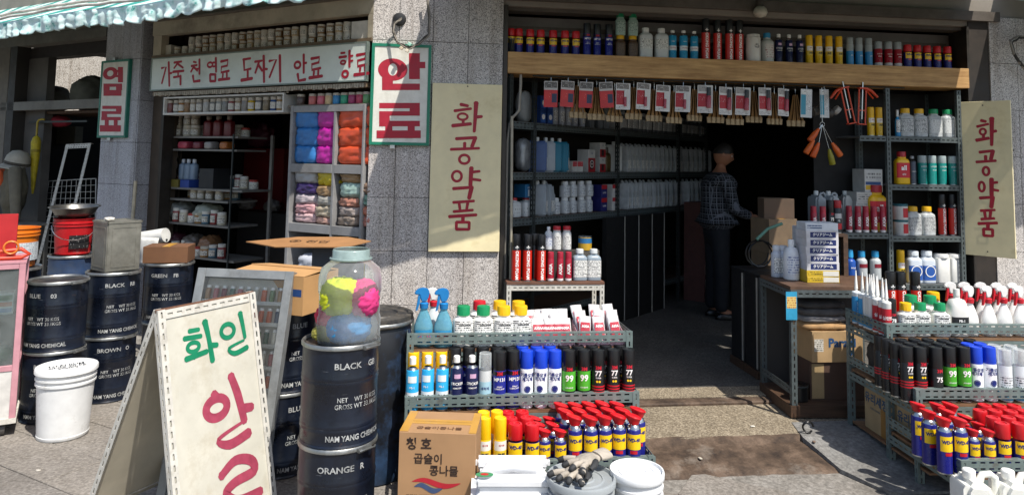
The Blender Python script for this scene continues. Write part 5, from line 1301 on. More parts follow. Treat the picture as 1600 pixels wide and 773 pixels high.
# cardboard sheet poking out of the cabinet
k = Kit('cardboard_sheet', 'cardboard'); M_S = Matrix.Identity(4)
k.add('sheet', thicken(MB().add([(-0.42, -0.10, 0.0), (-0.16, -0.24, -0.006), (0.30, -0.20, 0.0), (0.40, 0.02, 0.01), (0.2, 0.14, 0.016), (-0.14, 0.10, 0.012)], [(0, 1, 2, 3, 4, 5)]).mesh(KRAFT), 0.006))
k.add('lettering', text_mesh('② 천연', 0.09, flat('3a2a1c'), 0.01), 0, Matrix.Translation((0.0, -0.06, 0.012)) @ Matrix.Rotation(R(-88), 4, 'X') @ Matrix.Rotation(R(0), 4, 'Y'))
ps = at_y(488, 378, 4.95)
k.place(TR(ps, -0.1, 0.03), 'flat brown cardboard sheet poking out of the grey cabinet')
pk = carton('undersheet', 0.34, 0.30, ps.z - 0.022, mat('3b3f46', 0.6), name='dark_carton', cat='carton')
pk.place(TR((ps.x + 0.16, ps.y + 0.10, 0.005), 0.2), 'dark tall carton under the cardboard sheet beside the cabinet')
# clear jar of pigment bundles on the nearest drum
kj = Kit('clear_jar', 'jar'); JR, JHt = 0.135, 0.40
M_CJ = clear((0.90, 0.93, 0.92), 0.12, 0.12, 'jar')
prof = [(0.118, 0), (0.130, 0.008), (JR, 0.03), (JR, 0.105), (JR * 0.96, 0.118), (JR * 0.96, 0.205), (JR, 0.218), (JR, 0.275), (JR * 0.93, 0.315), (JR * 0.66, 0.345), (JR * 0.60, 0.352)]
kj.add('body', MB().lathe(prof, 40, cap=False).mesh(M_CJ, 60)); kj.add('base', MB().lathe([(0.05, 0.001), (0.117, 0.0015), (0.12, 0.004)], 40).mesh(M_CJ))
kj.add('neck', thicken(MB().lathe([(JR * 0.60, 0.350), (JR * 0.62, 0.354), (JR * 0.62, 0.362), (JR * 0.60, 0.366), (JR * 0.60, 0.392), (JR * 0.56, 0.398)], 36, cap=False).mesh(clear((0.34, 0.44, 0.42), 0.2, 0.75, 'neck'), 60), 0.002))
kj.add('collar_ring', MB().lathe([(JR * 0.61, 0.352), (JR * 0.68, 0.354), (JR * 0.68, 0.360), (JR * 0.61, 0.362)], 36, cap=False).mesh(clear((0.34, 0.44, 0.42), 0.2, 0.75, 'neck'), 60), 2)
jz = 2 * DH - 0.018; JP = (cf.x + 0.03, cf.y + 0.0, jz)
kj.place(TR((JP[0], JP[1], jz + 0.001), 0), 'big clear plastic jar of bright pigment bundles on nearest drum')
for i, (x, y, z_, s_, c, nm) in enumerate(((-0.030, -0.042, 0.118, (0.175, 0.15, 0.165), 'c8cf28', 'lemon yellow'), (0.060, -0.010, 0.110, (0.135, 0.21, 0.16), 'cc3a78', 'hot pink'), (0.012, -0.052, 0.006, (0.19, 0.13, 0.135), '2a82b8', 'sky blue'), (-0.078, 0.0, 0.055, (0.10, 0.17, 0.10), 'c8264a', 'crimson'), (0.068, 0.02, 0.006, (0.07, 0.11, 0.12), 'd0cfc6', 'white'), (-0.078, -0.02, 0.006, (0.10, 0.15, 0.07), 'a89f4a', 'mustard'))):
    o = link('pigment_bundle', bag_mesh(*s_, mat(c, 0.75, wear=0.14, scale=16, spec=0.3, bmp=0.4), 500 + i, 0.09, 48, 34, 2.5, 9, 0.022), None, TR((JP[0] + x, JP[1] + y, jz + z_), 0.3 * i)); tag(o, f'{nm} pigment bundle inside the big clear jar', 'bundle', 'bundles inside the clear jar')
# worn blue plastic drum with a black lid
cbl = Vector((-0.70, 3.84, 0)); k = Kit('plastic_drum', 'drum')
k.add('body', MB().lathe([(0.185, 0), (0.195, 0.01), (0.205, 0.12), (0.205, 0.62), (0.195, 0.74), (0.185, 0.76)], 36).mesh(mat('15181e', 0.5, wear=0.2, scale=4, dirt='3a5f8c', dirt_amt=0.13), 50))
k.add('lid', MB().lathe([(0.197, 0.745), (0.205, 0.75), (0.205, 0.795), (0.195, 0.80), (0.18, 0.80), (0.175, 0.79), (0.13, 0.79), (0.125, 0.798), (0.12, 0.79), (0.01, 0.79)], 36).mesh(mat('2b2b2b', 0.55, wear=0.2, dirt='6f675b', dirt_amt=0.18), 40)); k.add('clamp_ring', MB().lathe([(0.206, 0.752), (0.211, 0.757), (0.211, 0.768), (0.206, 0.773)], 36, cap=False).mesh(M_RIM, 60), 1)
k.place(TR((cbl.x, cbl.y, 0.001)), 'scuffed blue plastic drum with black lid beside the front stand')

# ================================================================== FAR LEFT
# showcase with pinkish frame
M_PINK = mat('c08a92', 0.5, wear=0.12, scale=10); M_RUST = mat('b09d9a', 0.6, wear=0.25)
pr = at_z(24, 652, 0.10); sw, sd, shh = 0.75, 0.4, 0.86
ksc = link('glass_showcase', None, None, TR((pr.x, pr.y, 0.0), R(31))); tag(ksc, 'wheeled glass showcase with pink frame cut by the left edge', 'showcase')
fr_ = 0.032
for nm, a in (('stile', (-fr_, 0, 0, fr_, .10, .10 + shh)), ('stile', (-sw, -sw + fr_, 0, fr_, .10, .10 + shh)), ('rail', (-sw + fr_, -fr_, 0.001, fr_, .10 + shh - fr_, .10 + shh)), ('rail', (-sw + fr_, -fr_, .001, fr_, 0.36, 0.36 + fr_)), ('stile', (-fr_, 0, sd - fr_, sd, .10, .10 + shh)), ('rail', (-fr_ + .001, -.001, fr_, sd - fr_, .10 + shh - fr_, .10 + shh)), ('rail', (-fr_ + .001, -.001, fr_, sd - fr_, .36, .36 + fr_))):
    link(nm, MB().box(*a).mesh(M_PINK, bevel=0.002, bseg=1), ksc)
link('plinth', MB().box(-sw, 0.004, -0.004, sd, 0.072, 0.10).mesh(M_STEELW), ksc); link('lower_panel', MB().box(-sw + fr_, -fr_, 0.006, 0.012, 0.10, 0.36).mesh(mat('c9c6c0', 0.6, wear=0.1)), ksc); link('lower_panel', MB().box(-0.012, -0.006, fr_, sd - fr_, 0.10, 0.36).mesh(mat('c9c6c0', 0.6, wear=0.1)), ksc)
link('glass_pane', MB().box(-sw + fr_, -fr_, 0.010, 0.014, 0.392, .10 + shh - fr_).mesh(clear((0.8, 0.86, 0.83), 0.04, 0.12)), ksc); link('glass_pane', MB().box(-0.014, -0.010, fr_, sd - fr_, 0.392, .10 + shh - fr_).mesh(clear((0.8, 0.86, 0.83), 0.04, 0.12)), ksc)
link('top_panel', MB().box(-sw, 0.002, -0.002, sd, .10 + shh, .10 + shh + 0.012).mesh(M_PINK), ksc); link('inner_back', MB().box(-sw, -fr_, sd - 0.01, sd - 0.004, 0.1, .10 + shh).mesh(mat('4a4742', 0.7)), ksc); link('shelf', MB().box(-sw + fr_, -fr_, 0.03, sd - 0.02, 0.66, 0.668).mesh(M_STEELD), ksc)
for x in (-0.06, -sw + 0.06):
    for y in (0.05, sd - 0.05): link('caster', MB().lathe([(0.006, -0.012), (0.034, -0.012), (0.034, 0.012), (0.006, 0.012)], 16, Matrix.Translation((x, y, 0.036)) @ Matrix.Rotation(R(90), 4, 'Y')).mesh(mat('4a4744', 0.6)), ksc)
MS = ksc.matrix_basis
bxk = carton('showbox', 0.12, 0.1, 0.12, mat('c8ccd0', 0.5), [(0.05, .95, .1, .3, '1f7fbf'), (0.05, .95, .38, .58, 'c8571c'), (0.05, .95, .66, .9, '1f6f3f')]); bxk.place(MS @ TR((-0.11, 0.10, 0.6685)), 'striped packet box on the shelf inside the pink framed showcase')
gp = link('green_bundle', bag_mesh(0.14, 0.12, 0.09, mat('4d6f52', 0.6), 44, 0.15), None, MS @ TR((-0.11, 0.12, 0.393))); tag(gp, 'dull green bundle low inside the pink framed showcase', 'bundle')
tz = .10 + shh + 0.0125
rbx = carton('redbox', 0.28, 0.03, 0.26, mat('a81c1e', 0.4, wear=0.08), name='red_case', cat='case'); pz = MS @ TR((-0.20, 0.12, tz), 0, R(-4)); rbx.place(pz, 'upright red case standing on the showcase at left edge')
k = Kit('orange_clamp', 'clamp'); k.add('frame', MB().tube([(-0.09, 0, 0.012), (0.02, 0, 0.012), (0.06, 0, 0.03), (0.02, 0, 0.06), (-0.09, 0, 0.05)], 0.012, 8).mesh(mat('c23a1c', 0.4), 60)); k.add('ring', MB().tube([(-0.03 + 0.035 * math.cos(a), -0.012, 0.072 + 0.035 * math.sin(a)) for a in [i * math.pi / 8 for i in range(16)]], 0.007, 6, True).mesh(mat('d2762c', 0.4), 60))
k.place(MS @ TR((-0.05, 0.06, tz + 0.001)), 'red orange clamp lying on the pink framed showcase')
# neighbouring shop interior
def atn(px, py, n): u, z = FL.hit(px, py, n); return FL.pt(u, n, z)
k = Kit('yellow_umbrella', 'umbrella'); pu = atn(57, 215, -0.06)
k.add('canopy', MB().lathe([(0.008, -0.62), (0.02, -0.55), (0.045, -0.2), (0.05, -0.05), (0.035, 0.0), (0.012, 0.02)], 12).mesh(mat('b9a51f', 0.6, wear=0.2, scale=20), 60)); k.add('handle', MB().tube([(0, 0, 0.02), (0, 0, 0.17), (0.012, 0, 0.195), (0.05, 0, 0.205), (0.08, 0, 0.20)], 0.011, 8).mesh(mat('a08a2a', 0.5), 60)); k.add('tie_strap', MB().lathe([(0.049, -0.16), (0.051, -0.15), (0.050, -0.13)], 12, cap=False).mesh(mat('8f7d18', 0.6)), 0)
k.place(TR(pu), 'folded yellow umbrella hanging in the neighbouring shop')
solid('hanging_rail', fbox(FL, 3.9, 5.0, -0.10, -0.085, pu.z + 0.165, pu.z + 0.185, M_STEELD), 'dark rail in the neighbouring shop carrying the umbrella', 'rail')
pj = atn(22, 300, 0.12)
k = Kit('hung_jacket', 'jacket'); k.add('body', bag_mesh(0.30, 0.22, 0.62, mat('5f5a4a', 0.9, wear=0.2, scale=9), 61, 0.2, 28, 24, 2.4, 5)); k.add('sleeve', MB().tube([(0.10, -0.06, 0.56), (0.17, -0.08, 0.40), (0.20, -0.08, 0.20), (0.21, -0.07, 0.04)], [0.065, 0.06, 0.052, 0.045], 12).mesh(mat('6b675a', 0.9, wear=0.15), 60)); k.add('lining', bag_mesh(0.18, 0.10, 0.20, mat('c0562c', 0.9), 62, 0.15), None, Matrix.Translation((-0.16, -0.08, 0.36)))
pj.z = FL.z(22, 345, 0.12); k.place(TR(pj, FL.ang), 'olive work jacket with orange lining hung in the neighbouring shop')
kcap = Kit('cap', 'cap'); kcap.add('crown', MB().lathe([(0.095, 0), (0.10, 0.02), (0.092, 0.07), (0.06, 0.115), (0.01, 0.13)], 20).mesh(mat('a7a294', 0.85, wear=0.1), 60)); kcap.add('band', MB().lathe([(0.0985, 0.004), (0.1025, 0.012), (0.0995, 0.028)], 20, cap=False).mesh(mat('4d483f', 0.8)), 0); kcap.add('brim', thicken(MB().grid(lambda a, c: ((0.095 + 0.07 * c * math.sin(math.pi * a)) * math.sin((a - .5) * 2.4), -(0.095 + 0.08 * c * math.sin(math.pi * a)) * math.cos((a - .5) * 2.4), 0.004 - 0.025 * c), 10, 4).mesh(mat('b5b0a2', 0.85), 60), 0.004))
pc = atn(27, 245, 0.10); pc.z = pj.z + 0.60; kcap.place(TR(pc, FL.ang + 0.5, 0, R(12), 1.25), 'beige work cap resting on the hung olive jacket')
lt = link('low_table', None, None, Matrix.Translation(FL.pt(5.0, 0.15, 0.005))); tag(lt, 'low metal trestle under the hung jacket', 'table'); li_ = lt.matrix_basis.inverted(); tz2 = pj.z - 0.002
ua, ub = FL.u(62, 0.12, tz2), 5.6
link('top', fbox(FL, ua, ub, 0.02, 0.30, tz2 - 0.02, tz2, M_SH), lt, li_)
for uu in (ua, ub - 0.03):
    for nn in (0.02, 0.27): link('leg', fbox(FL, uu, uu + 0.03, nn, nn + 0.03, 0.005, tz2 - 0.021, M_SH), lt, li_)
link('lower_shelf', fbox(FL, ua + .031, ub - .031, 0.02, 0.3, tz2 - 0.30, tz2 - 0.285, M_SH), lt, li_)
bundle(FL.u(35, 0.14, tz2 - .2), 0.14, tz2 - 0.2848, 0.30, 0.2, 0.14, mat('8fa4b4', 0.7, wear=0.2), 71, 'pale blue cloth on the lower shelf of the trestle', None, 0.25, power=2.2)
# white slotted frame and wire grid leaning
def lean(name, pxs, n0, n1): pass
g0 = atn(58, 405, 0.12); g1 = atn(103, 227, -0.12); gw = FL.u(62, .12, 1.0) - FL.u(152, .12, 1.0)
k = link('slotted_rack', None, None, Matrix.Translation(g0)); tag(k, 'white slotted steel frame leaning beside the left pillar', 'rack'); gi = k.matrix_basis.inverted()
gx = -FL.d; gz = (g1 - g0); GL = gz.length; gz.normalize(); gx = (gx - gz * gx.dot(gz)).normalized(); gy = gz.cross(gx)
Mg = Matrix(((gx.x, gy.x, gz.x, 0), (gx.y, gy.y, gz.y, 0), (gx.z, gy.z, gz.z, 0), (0, 0, 0, 1)))
drop = g0.z / gz.z; Ltot = round(GL + drop, 2)
Mg = Mg @ Matrix.Translation((0, 0, -drop + 0.006))
for x in (0.0, 0.40): link('upright', post_mesh(Ltot, M_STEELW, 0.05, 1, 2), k, Mg @ Matrix.Translation((x, 0, 0)))
link('top_bar', slot_bar(0.45, 0.05, M_STEELW, 2), k, Mg @ Matrix.Translation((0, -0.003, Ltot - 0.05)))
M_WIRE = mat('c2c0b8', 0.5, wear=0.1)
wg = link('wire_grid', None, None, Matrix.Translation(atn(80, 330, -0.06))); tag(wg, 'white wire grid panel behind the leaning slotted frame', 'grid'); wi = wg.matrix_basis.inverted()
p00 = atn(52, 470, -0.16); p00 = Vector((p00.x, p00.y, 0.006)); p10 = FL.pt(FL.u(150, -0.16, 0.3), -0.16, 0.006); pt0 = atn(76, 283, -0.30); pt1 = atn(150, 279, -0.30)
for i in range(11): link('wire', MB().tube([p00.lerp(p10, i / 10), pt0.lerp(pt1, i / 10)], 0.006 if i in (0, 10) else 0.003, 6).mesh(M_WIRE), wg, wi)
for j in range(1, 20): link('wire', MB().tube([p00.lerp(pt0, j / 19) + FL.n * 0.004, p10.lerp(pt1, j / 19) + FL.n * 0.004], 0.006 if j == 19 else 0.003, 6).mesh(M_WIRE), wg, wi)
# board leaning under the grid, wall box, sacks in the loft
solid('leaning_board', MB().add([FL.pt(3.55, 0.20, 0.006), FL.pt(3.98, 0.20, 0.006), FL.pt(3.98, 0.05, 1.0), FL.pt(3.55, 0.05, 1.0), FL.pt(3.55, 0.18, 0.006), FL.pt(3.98, 0.18, 0.006), FL.pt(3.98, 0.03, 1.0), FL.pt(3.55, 0.03, 1.0)], [(0, 1, 2, 3), (4, 7, 6, 5), (0, 4, 5, 1), (1, 5, 6, 2), (2, 6, 7, 3), (3, 7, 4, 0)]).mesh(wood(hexc('b08a5c'), hexc('d0ac7a'), 'ply')), 'pale plywood board leaning against the blue drum', 'board')
pb_ = atn(92, 225, -0.9); solid('wall_box', fbox(FL, FL.u(117, -0.9, 1.8), FL.u(68, -0.9, 1.8), -1.0, -0.9, FL.z(92, 225, -.9), FL.z(92, 198, -.9), mat('6f6b58', 0.6)), 'olive metal box on the wall inside the neighbouring shop', 'box')
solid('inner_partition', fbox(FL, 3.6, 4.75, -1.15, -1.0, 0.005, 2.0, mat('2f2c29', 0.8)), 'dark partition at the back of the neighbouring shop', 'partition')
for i, (px, w_, h_, c, nm) in enumerate(((80, 0.62, 0.33, '6d6a63', 'dull grey sack'), (143, 0.42, 0.42, '5d5c52', 'patterned grey green sack'))):
    bundle(FL.u(px, -0.45, 2.2), -0.45, 2.0505, w_, 0.45, h_, mat(c, 0.85, wear=0.2, scale=6), 80 + i, f'{nm} lying above the transom of the neighbouring shop', None, 0.16, name='sack', cat='sack', power=2.0)
bundle(FL.u(92, -0.3, 1.98), -0.3, 1.88, 0.34, 0.2, 0.13, mat('8d2030', 0.8), 84, 'dark red cloth slung below the transom of the neighbouring shop', None, 0.2, name='cloth', cat='cloth', power=2.2)
# cables on the pillars
def cable_bundle(name, pts_px, F, n0, label, r, m, ties=True):
    P = []
    for px, py, n in pts_px:
        u, z = F.hit(px, py, n0 + n); P.append(F.pt(u, n0 + n, z))
    root = link(name, None, None, Matrix.Translation(P[0])); inv = root.matrix_basis.inverted(); tag(root, label, 'cable')
    for q in range(4):
        off = Vector((random.uniform(-.008, .008), random.uniform(-.012, .0), random.uniform(-.008, .008)))
        pp = []
        for i in range(len(P) - 1):
            for t in range(5): pp.append(P[i].lerp(P[i + 1], t / 5) + off + Vector((0, 0, 0.006 * math.sin(i * 3 + t + q * 2))))
        pp.append(P[-1] + off)
        link('wire', MB().tube(pp, r * (0.7 + 0.25 * q / 2), 6).mesh(m[q % len(m)], 60), root, inv)
    return root
CM = [mat('23211f', 0.6), mat('6d675f', 0.6, wear=0.2), mat('8b8479', 0.6), mat('39352f', 0.6)]
rt = cable_bundle('cable_loop', [(668, -8, 0.04), (672, 30, 0.04), (671, 55, 0.05), (655, 70, 0.07), (640, 76, 0.08), (622, 68, 0.07), (615, 50, 0.05), (617, 38, 0.04), (628, 30, 0.02)], FR, 0.03, 'bundle of dusty cables looping over the green bordered sign', 0.007, CM)
ib = rt.matrix_basis.inverted(); u_, z_ = FR.hit(624, 30, 0.02); link('cable_hole', MB().lathe([(0.055, 0), (0.045, 0.03), (0.02, 0.035)], 18, ib @ Matrix.Translation(FR.pt(u_, 0.001, z_)) @ Matrix.Rotation(FR.ang, 4, 'Z') @ Matrix.Rotation(R(90), 4, 'X')).mesh(T_BLACK, 40), rt)
for (px, py, c) in ((627, 76, 'c8b9a0'), (636, 80, 'd8cdb8'), (640, 70, '9fd0bc')):
    u_, z_ = FR.hit(px, py, 0.11); link('connector', MB().box(-0.014, 0.014, -0.01, 0.01, -0.012, 0.012, ib @ Matrix.Translation(FR.pt(u_, 0.125, z_)) @ Matrix.Rotation(0.5, 4, 'Y')).mesh(mat(c, 0.5), bevel=0.003, bseg=1), rt)
cable_bundle('cable_loop', [(1610, 60, 0.05), (1592, 58, 0.06), (1580, 66, 0.09), (1585, 85, 0.1), (1596, 100, 0.08), (1612, 118, 0.05)], FR, 0.02, 'shiny cable bundle on the right end pillar', 0.012, [mat('a9a6a0', 0.35, 0.4), CM[1], CM[2], CM[0]])
# ================================================================== GOODS: KINDS
NAVYC = hexc('1b1f72')
def wd(key, h, r, style, cap_h):
    return spray(key, h, r, NAVYC, hexc('c3161f'), cap_h, 0.95, style, bands=[(0.40, 0.66, YEL, 1.15), (0.33, 0.385, REDC, 0.5)], texts=[('WD-40', r * 0.64, 0.565, T_BLUE, dict(bold=0.045, sx=0.95, lift=0.0016))], name='oil_can', cat='oil can')
wd('wdr', 0.205, 0.034, 'wide', 0.30); wd('wdb', 0.262, 0.0335, 'straw', 0.25); wd('wds', 0.205, 0.0285, 'straw', 0.26); wd('wdm', 0.225, 0.034, 'wide', 0.30)
T3M = lambda z, r: ('3M', 0.024, z, T_RED, dict(bold=0.04, lift=0.0012))
spray('mp', 0.275, 0.033, hexc('1c2380'), BLACKC, 0.30, 0.97, bands=[(0.59, 0.66, '101018')], texts=[('MP131', 0.023, 0.52, T_WHITE, dict(bold=0.03)), ('SPRAY\nLUBRICANT', 0.010, 0.38, T_WHITE, {}), T3M(0.625, 0)])
spray('g99', 0.275, 0.033, BLACKC, BLACKC, 0.28, 0.97, bands=[(0.30, 0.64, '4aa72f', 1.5)], texts=[('99', 0.042, 0.52, T_WHITE, dict(bold=0.03, lift=0.0018)), ('ADHESIVE', 0.009, 0.36, T_WHITE, dict(lift=0.0018)), T3M(0.68, 0)])
spray('k77', 0.275, 0.033, BLACKC, BLACKC, 0.26, 0.97, bands=[(0.26, 0.285, REDC), (0.31, 0.335, REDC), (0.36, 0.385, REDC)], texts=[('77', 0.034, 0.60, T_WHITE, dict(bold=0.03)), ('SUPER', 0.010, 0.525, T_WHITE, {}), ('●●', 0.014, 0.46, T_YEL, {}), T3M(0.70, 0)])
spray('sticker', 0.255, 0.031, hexc('161c44'), WHITE, 0.20, style='narrow', bands=[(0.60, 0.68, 'c8a3c0', 0.5)], texts=[('STICKER', 0.018, 0.50, T_WHITE, dict(bold=0.02)), ('REMOVER', 0.010, 0.42, T_WHITE, {})])
spray('dust', 0.255, 0.031, hexc('2ba0d4'), WHITE, 0.22, style='narrow', bands=[(0.20, 0.36, 'e0e6e8'), (0.54, 0.66, 'dfe8ea', 0.7)], texts=[('PH-F', 0.018, 0.28, T_BLACK, dict(bold=0.02, lift=0.0016)), ('PB-1', 0.014, 0.45, T_WHITE, {})])
spray('silver', 0.265, 0.032, hexc('b8bcbc'), clear((0.85, 0.88, 0.88), 0.1, 0.25), 0.28, 0.97, 'clear', bands=[(0.22, 0.5, '9fc4d2', 1.3)], texts=[('세척제', 0.016, 0.38, T_BLUE, dict(lift=0.0016))])
spray('oilrem', 0.275, 0.033, hexc('dfe3e6'), hexc('1440c0'), 0.28, 0.97, bands=[(0.60, 0.66, 'eef2f4')], texts=[('기름오염\n제거제', 0.021, 0.55, T_BLUE, dict(bold=0.03, line=0.95)), ('◉', 0.040, 0.34, T_BLUE, dict(bold=0.01))])
spray('foam', 0.36, 0.036, BLACKC, BLACKC, 0.24, 0.92, bands=[(0.03, 0.66, 'c42414', 1.5)], texts=[('OKONG FOAM', 0.034, 0.345, T_WHITE, dict(bold=0.035, sx=0.95, rot=1, lift=0.0016)), ('+', 0.055, 0.715, T_WHITE, dict(bold=0.02))], name='foam_can', cat='foam can')
spray('axia', 0.225, 0.026, hexc('9c1a30'), hexc('a32438'), 0.22, 0.95, bands=[(0.0301, 0.10, 'd8d2d2')], texts=[('AXIA', 0.036, 0.42, T_WHITE, dict(bold=0.03, rot=-1, lift=0.0016))], name='spray_can')
spray('yell', 0.255, 0.030, hexc('e3b50c'), hexc('edb80c'), 0.33, 0.97, bands=[(0.46, 0.62, 'e9e3da', 1.2), (0.30, 0.46, 'e6c23a', 1.2)], texts=[('크린', 0.020, 0.38, T_BLACK, dict(bold=0.05, lift=0.0016)), ('제거제', 0.010, 0.55, T_RED, dict(lift=0.0016))])
spray('bluecan', 0.25, 0.0345, hexc('2c95c0'), WHITE, 0.17, style='narrow', bands=[(0.30, 0.46, 'dfe5e6', 1.5)], texts=[('DUSTER', 0.014, 0.38, T_RED, dict(lift=0.0016)), ('PAINT', 0.012, 0.60, T_WHITE, {})])
spray('bluesil', 0.25, 0.031, hexc('a9b0b2'), hexc('9ca3a5'), 0.22, 0.95, bands=[(0.05, 0.52, '2488c4')], texts=[('AIR', 0.016, 0.36, T_WHITE, dict(lift=0.0016))])
spray('redsil', 0.225, 0.034, hexc('9a1426'), hexc('9aa0a2'), 0.26, 0.95, bands=[(0.05, 0.16, 'c8c4c4')], texts=[('SILICONE', 0.012, 0.50, T_WHITE, {}), ('SPRAY', 0.012, 0.40, T_WHITE, {})])
spray('teal', 0.255, 0.038, hexc('0d7d74'), hexc('9aa6a6'), 0.22, 0.97, 'clear', texts=[('LOCTEC', 0.017, 0.62, T_WHITE, {}), ('SEALER', 0.012, 0.50, T_WHITE, {})])
spray('darksil', 0.25, 0.032, hexc('3a3f4c'), hexc('8f9498'), 0.18, style='narrow', texts=[('PENETRANT', 0.010, 0.45, T_WHITE, {})])
spray('k78', 0.25, 0.033, BLACKC, BLACKC, 0.36, 0.97, texts=[('78', 0.034, 0.42, T_WHITE, dict(bold=0.03)), T3M(0.58, 0)])
spray('k75', 0.275, 0.033, BLACKC, BLACKC, 0.36, 0.97, texts=[('75', 0.034, 0.42, T_WHITE, dict(bold=0.03)), T3M(0.58, 0)])
spray('blkred', 0.275, 0.036, BLACKC, hexc('a81620'), 0.20, 0.97, bands=[(0.12, 0.30, REDC), (0.45, 0.6, 'b8b8b8', 0.9)], texts=[('PB', 0.02, 0.38, T_WHITE, {})])
spray('cleardu', 0.265, 0.033, hexc('c8cdd0'), clear((0.88, 0.9, 0.9), 0.1, 0.35), 0.28, 0.97, 'clear', bands=[(0.04, 0.18, '1f8fb4'), (0.24, 0.5, printed('d8dcde', '39424a', 0.012, 0.5), 1.2)])
PW = printed('e2e1dc', '2e3038', 0.0105, 0.5)
M_CLB = clear((0.85, 0.88, 0.88), 0.18, 0.5, 'bottle')
bottle('clY', 0.25, 0.062, M_CLB, '#dba80c'.strip('#'), printed('c4c6c4', '2e3038', 0.0115, 0.55), sq=0.45, cap_r=0.62, cap_h=0.16); bottle('clG', 0.25, 0.062, M_CLB, '0f8a54', printed('c4c6c4', '2e3038', 0.0115, 0.4), sq=0.45, cap_r=0.62, cap_h=0.16)
WB = hexc('dcdbd5')
for c, nm in (('0f8a54', 'G'), ('e9b40e', 'Y'), ('c01828', 'R')): bottle('wb' + nm, 0.20, 0.052, WB, c, PW, sq=0.3, cap_r=0.66, cap_h=0.22, aspect=0.85, lab=(.25, .66), texts=[('SHIN FIRM', 0.013, 0.56, T_BLACK, dict(bold=0.02))])
bottle('whsq', 0.26, 0.056, 'c9ccca', 'dcdcd8', printed('d5d5cf', '3b3b3b', 0.011, 0.45), sq=0.55, cap_r=0.55, cap_h=0.11, lab=(0.3, 0.62))
bottle('amber', 0.185, 0.042, '4a3422', 'dba80c', printed('55412c', '2a1c12', 0.012, 0.5), sq=0.3, cap_r=0.8, cap_h=0.16); bottle('paleg', 0.185, 0.042, '8fa89c', '127a50', printed('a3b8ae', '3b4a44', 0.012, 0.5), sq=0.3, cap_r=0.8, cap_h=0.16)
bottle('tub', 0.24, 0.062, 'd2cfc8', 'd8d6d0', None, sq=0.0, cap_r=0.96, cap_h=0.10, neck=0.0, sh=0.03, aspect=1.0, name='tub', cat='tub', texts=[('♻', 0.04, 0.55, T_BLACK, {})])
bottle('bluecap', 0.26, 0.05, 'b9bbb6', '2f88b4', printed('c9c4bd', '8c1f26', 0.02, 0.45), sq=0.2, cap_r=0.6, cap_h=0.16, aspect=1.0)
bottle('greysq', 0.245, 0.056, '8d9aa4', 'cfd3d3', PW, sq=0.55, cap_r=0.55, cap_h=0.13, lab=(0.12, 0.66)); bottle('redcap', 0.19, 0.037, 'd0cfcb', 'b81826', PW, sq=0.0, cap_r=0.85, cap_h=0.15, aspect=1)
bottle('all', 0.30, 0.064, 'e2b212', 'a81c24', 'c01a2a', sq=0.4, cap_r=0.62, cap_h=0.15, aspect=0.6, lab=(0.2, 0.66), texts=[('all', 0.06, 0.50, T_WHITE, dict(bold=0.03, lift=0.002)), ('세탁', 0.02, 0.30, T_WHITE, dict(lift=0.002))])
bottle('sila', 0.24, 0.045, 'b4b9ba', '2b8fc0', '7d1a2a', sq=0.0, cap_r=0.66, cap_h=0.20, lab=(0.42, 0.56), aspect=1.0); bottle('silb', 0.25, 0.045, '174a9c', '2f9ad0', None, sq=0.0, cap_r=0.6, cap_h=0.25, aspect=1.0, texts=[('WAX', 0.02, 0.4, T_WHITE, {})])
bottle('wlarge', 0.26, 0.05, 'd6d8da', 'dfe0e0', printed('d8dcdf', '1a3f8a', 0.016, 0.5), sq=0.0, cap_r=0.42, cap_h=0.12, sh=0.35, aspect=1.0); bottle('wslim', 0.21, 0.036, 'b4b9c2', 'c9ccd0', PW, sq=0.0, cap_r=0.75, cap_h=0.13, aspect=1.0)
bottle('blueshield', 0.275, 0.062, 'c3cbd4', 'cfd5da', '2353a0', sq=0.5, cap_r=0.7, cap_h=0.14, lab=(0.10, 0.55), texts=[('◯', 0.07, 0.36, T_WHITE, dict(lift=0.002))])
bottle('wtub', 0.25, 0.062, 'd3d2cd', 'dddcd8', None, sq=0.5, cap_r=0.98, cap_h=0.12, neck=0.0, sh=0.03, name='tub', cat='tub')
bottle('procan', 0.27, 0.056, 'd8d6cf', 'd8d6cf', '17181a', sq=0.2, cap_r=0.32, cap_h=0.14, sh=0.35, aspect=0.8, lab=(0.10, 0.42), texts=[('PB-1', 0.020, 0.34, T_WHITE, dict(lift=0.002, bold=.02)), ('PRO', 0.034, 0.22, T_WHITE, dict(lift=0.002, bold=.03))])
bottle('glue', 0.235, 0.022, '2f8fc4', 'd8d6d0', PW, sq=0.0, cap_r=0.5, cap_h=0.25, sh=0.3, aspect=1.0)
JG = ['8d9298', 'a8acae']
for c, nm in (('9aa0a4', 'grey'), ('1f6f86', 'teal'), ('4a5f8a', 'blue'), ('b9bab6', 'white')): jerrycan('jc' + nm, 0.30, 0.115, 0.17, c, 'c9ccca', PW)
jerrycan('jcrow', 0.29, 0.088, 0.17, clear((0.62, 0.65, 0.67), 0.35, 0.8, 'jc'), '8d9192', PW)
jerrycan('jbig', 0.36, 0.20, 0.17, 'dddcd4', 'e6e5e0')
trigger('glass', 0.29, 0.050, clear((0.25, 0.62, 0.76), 0.1, 0.45, 'glassb'), '1673b0', '1673b0', printed('2b86b4', 'd8e8ee', 0.02, 0.3), ('GLASS', 0.026, flat('d23248')), liquid=mat('0f6f98', 0.2)); trigger('wtrig', 0.275, 0.045, 'e2e1dd', 'dcdad6', 'c01c2c')
trigger('redtrig', 0.27, 0.045, 'c9d0cf', 'd8d8d4', 'b81c2c', None)
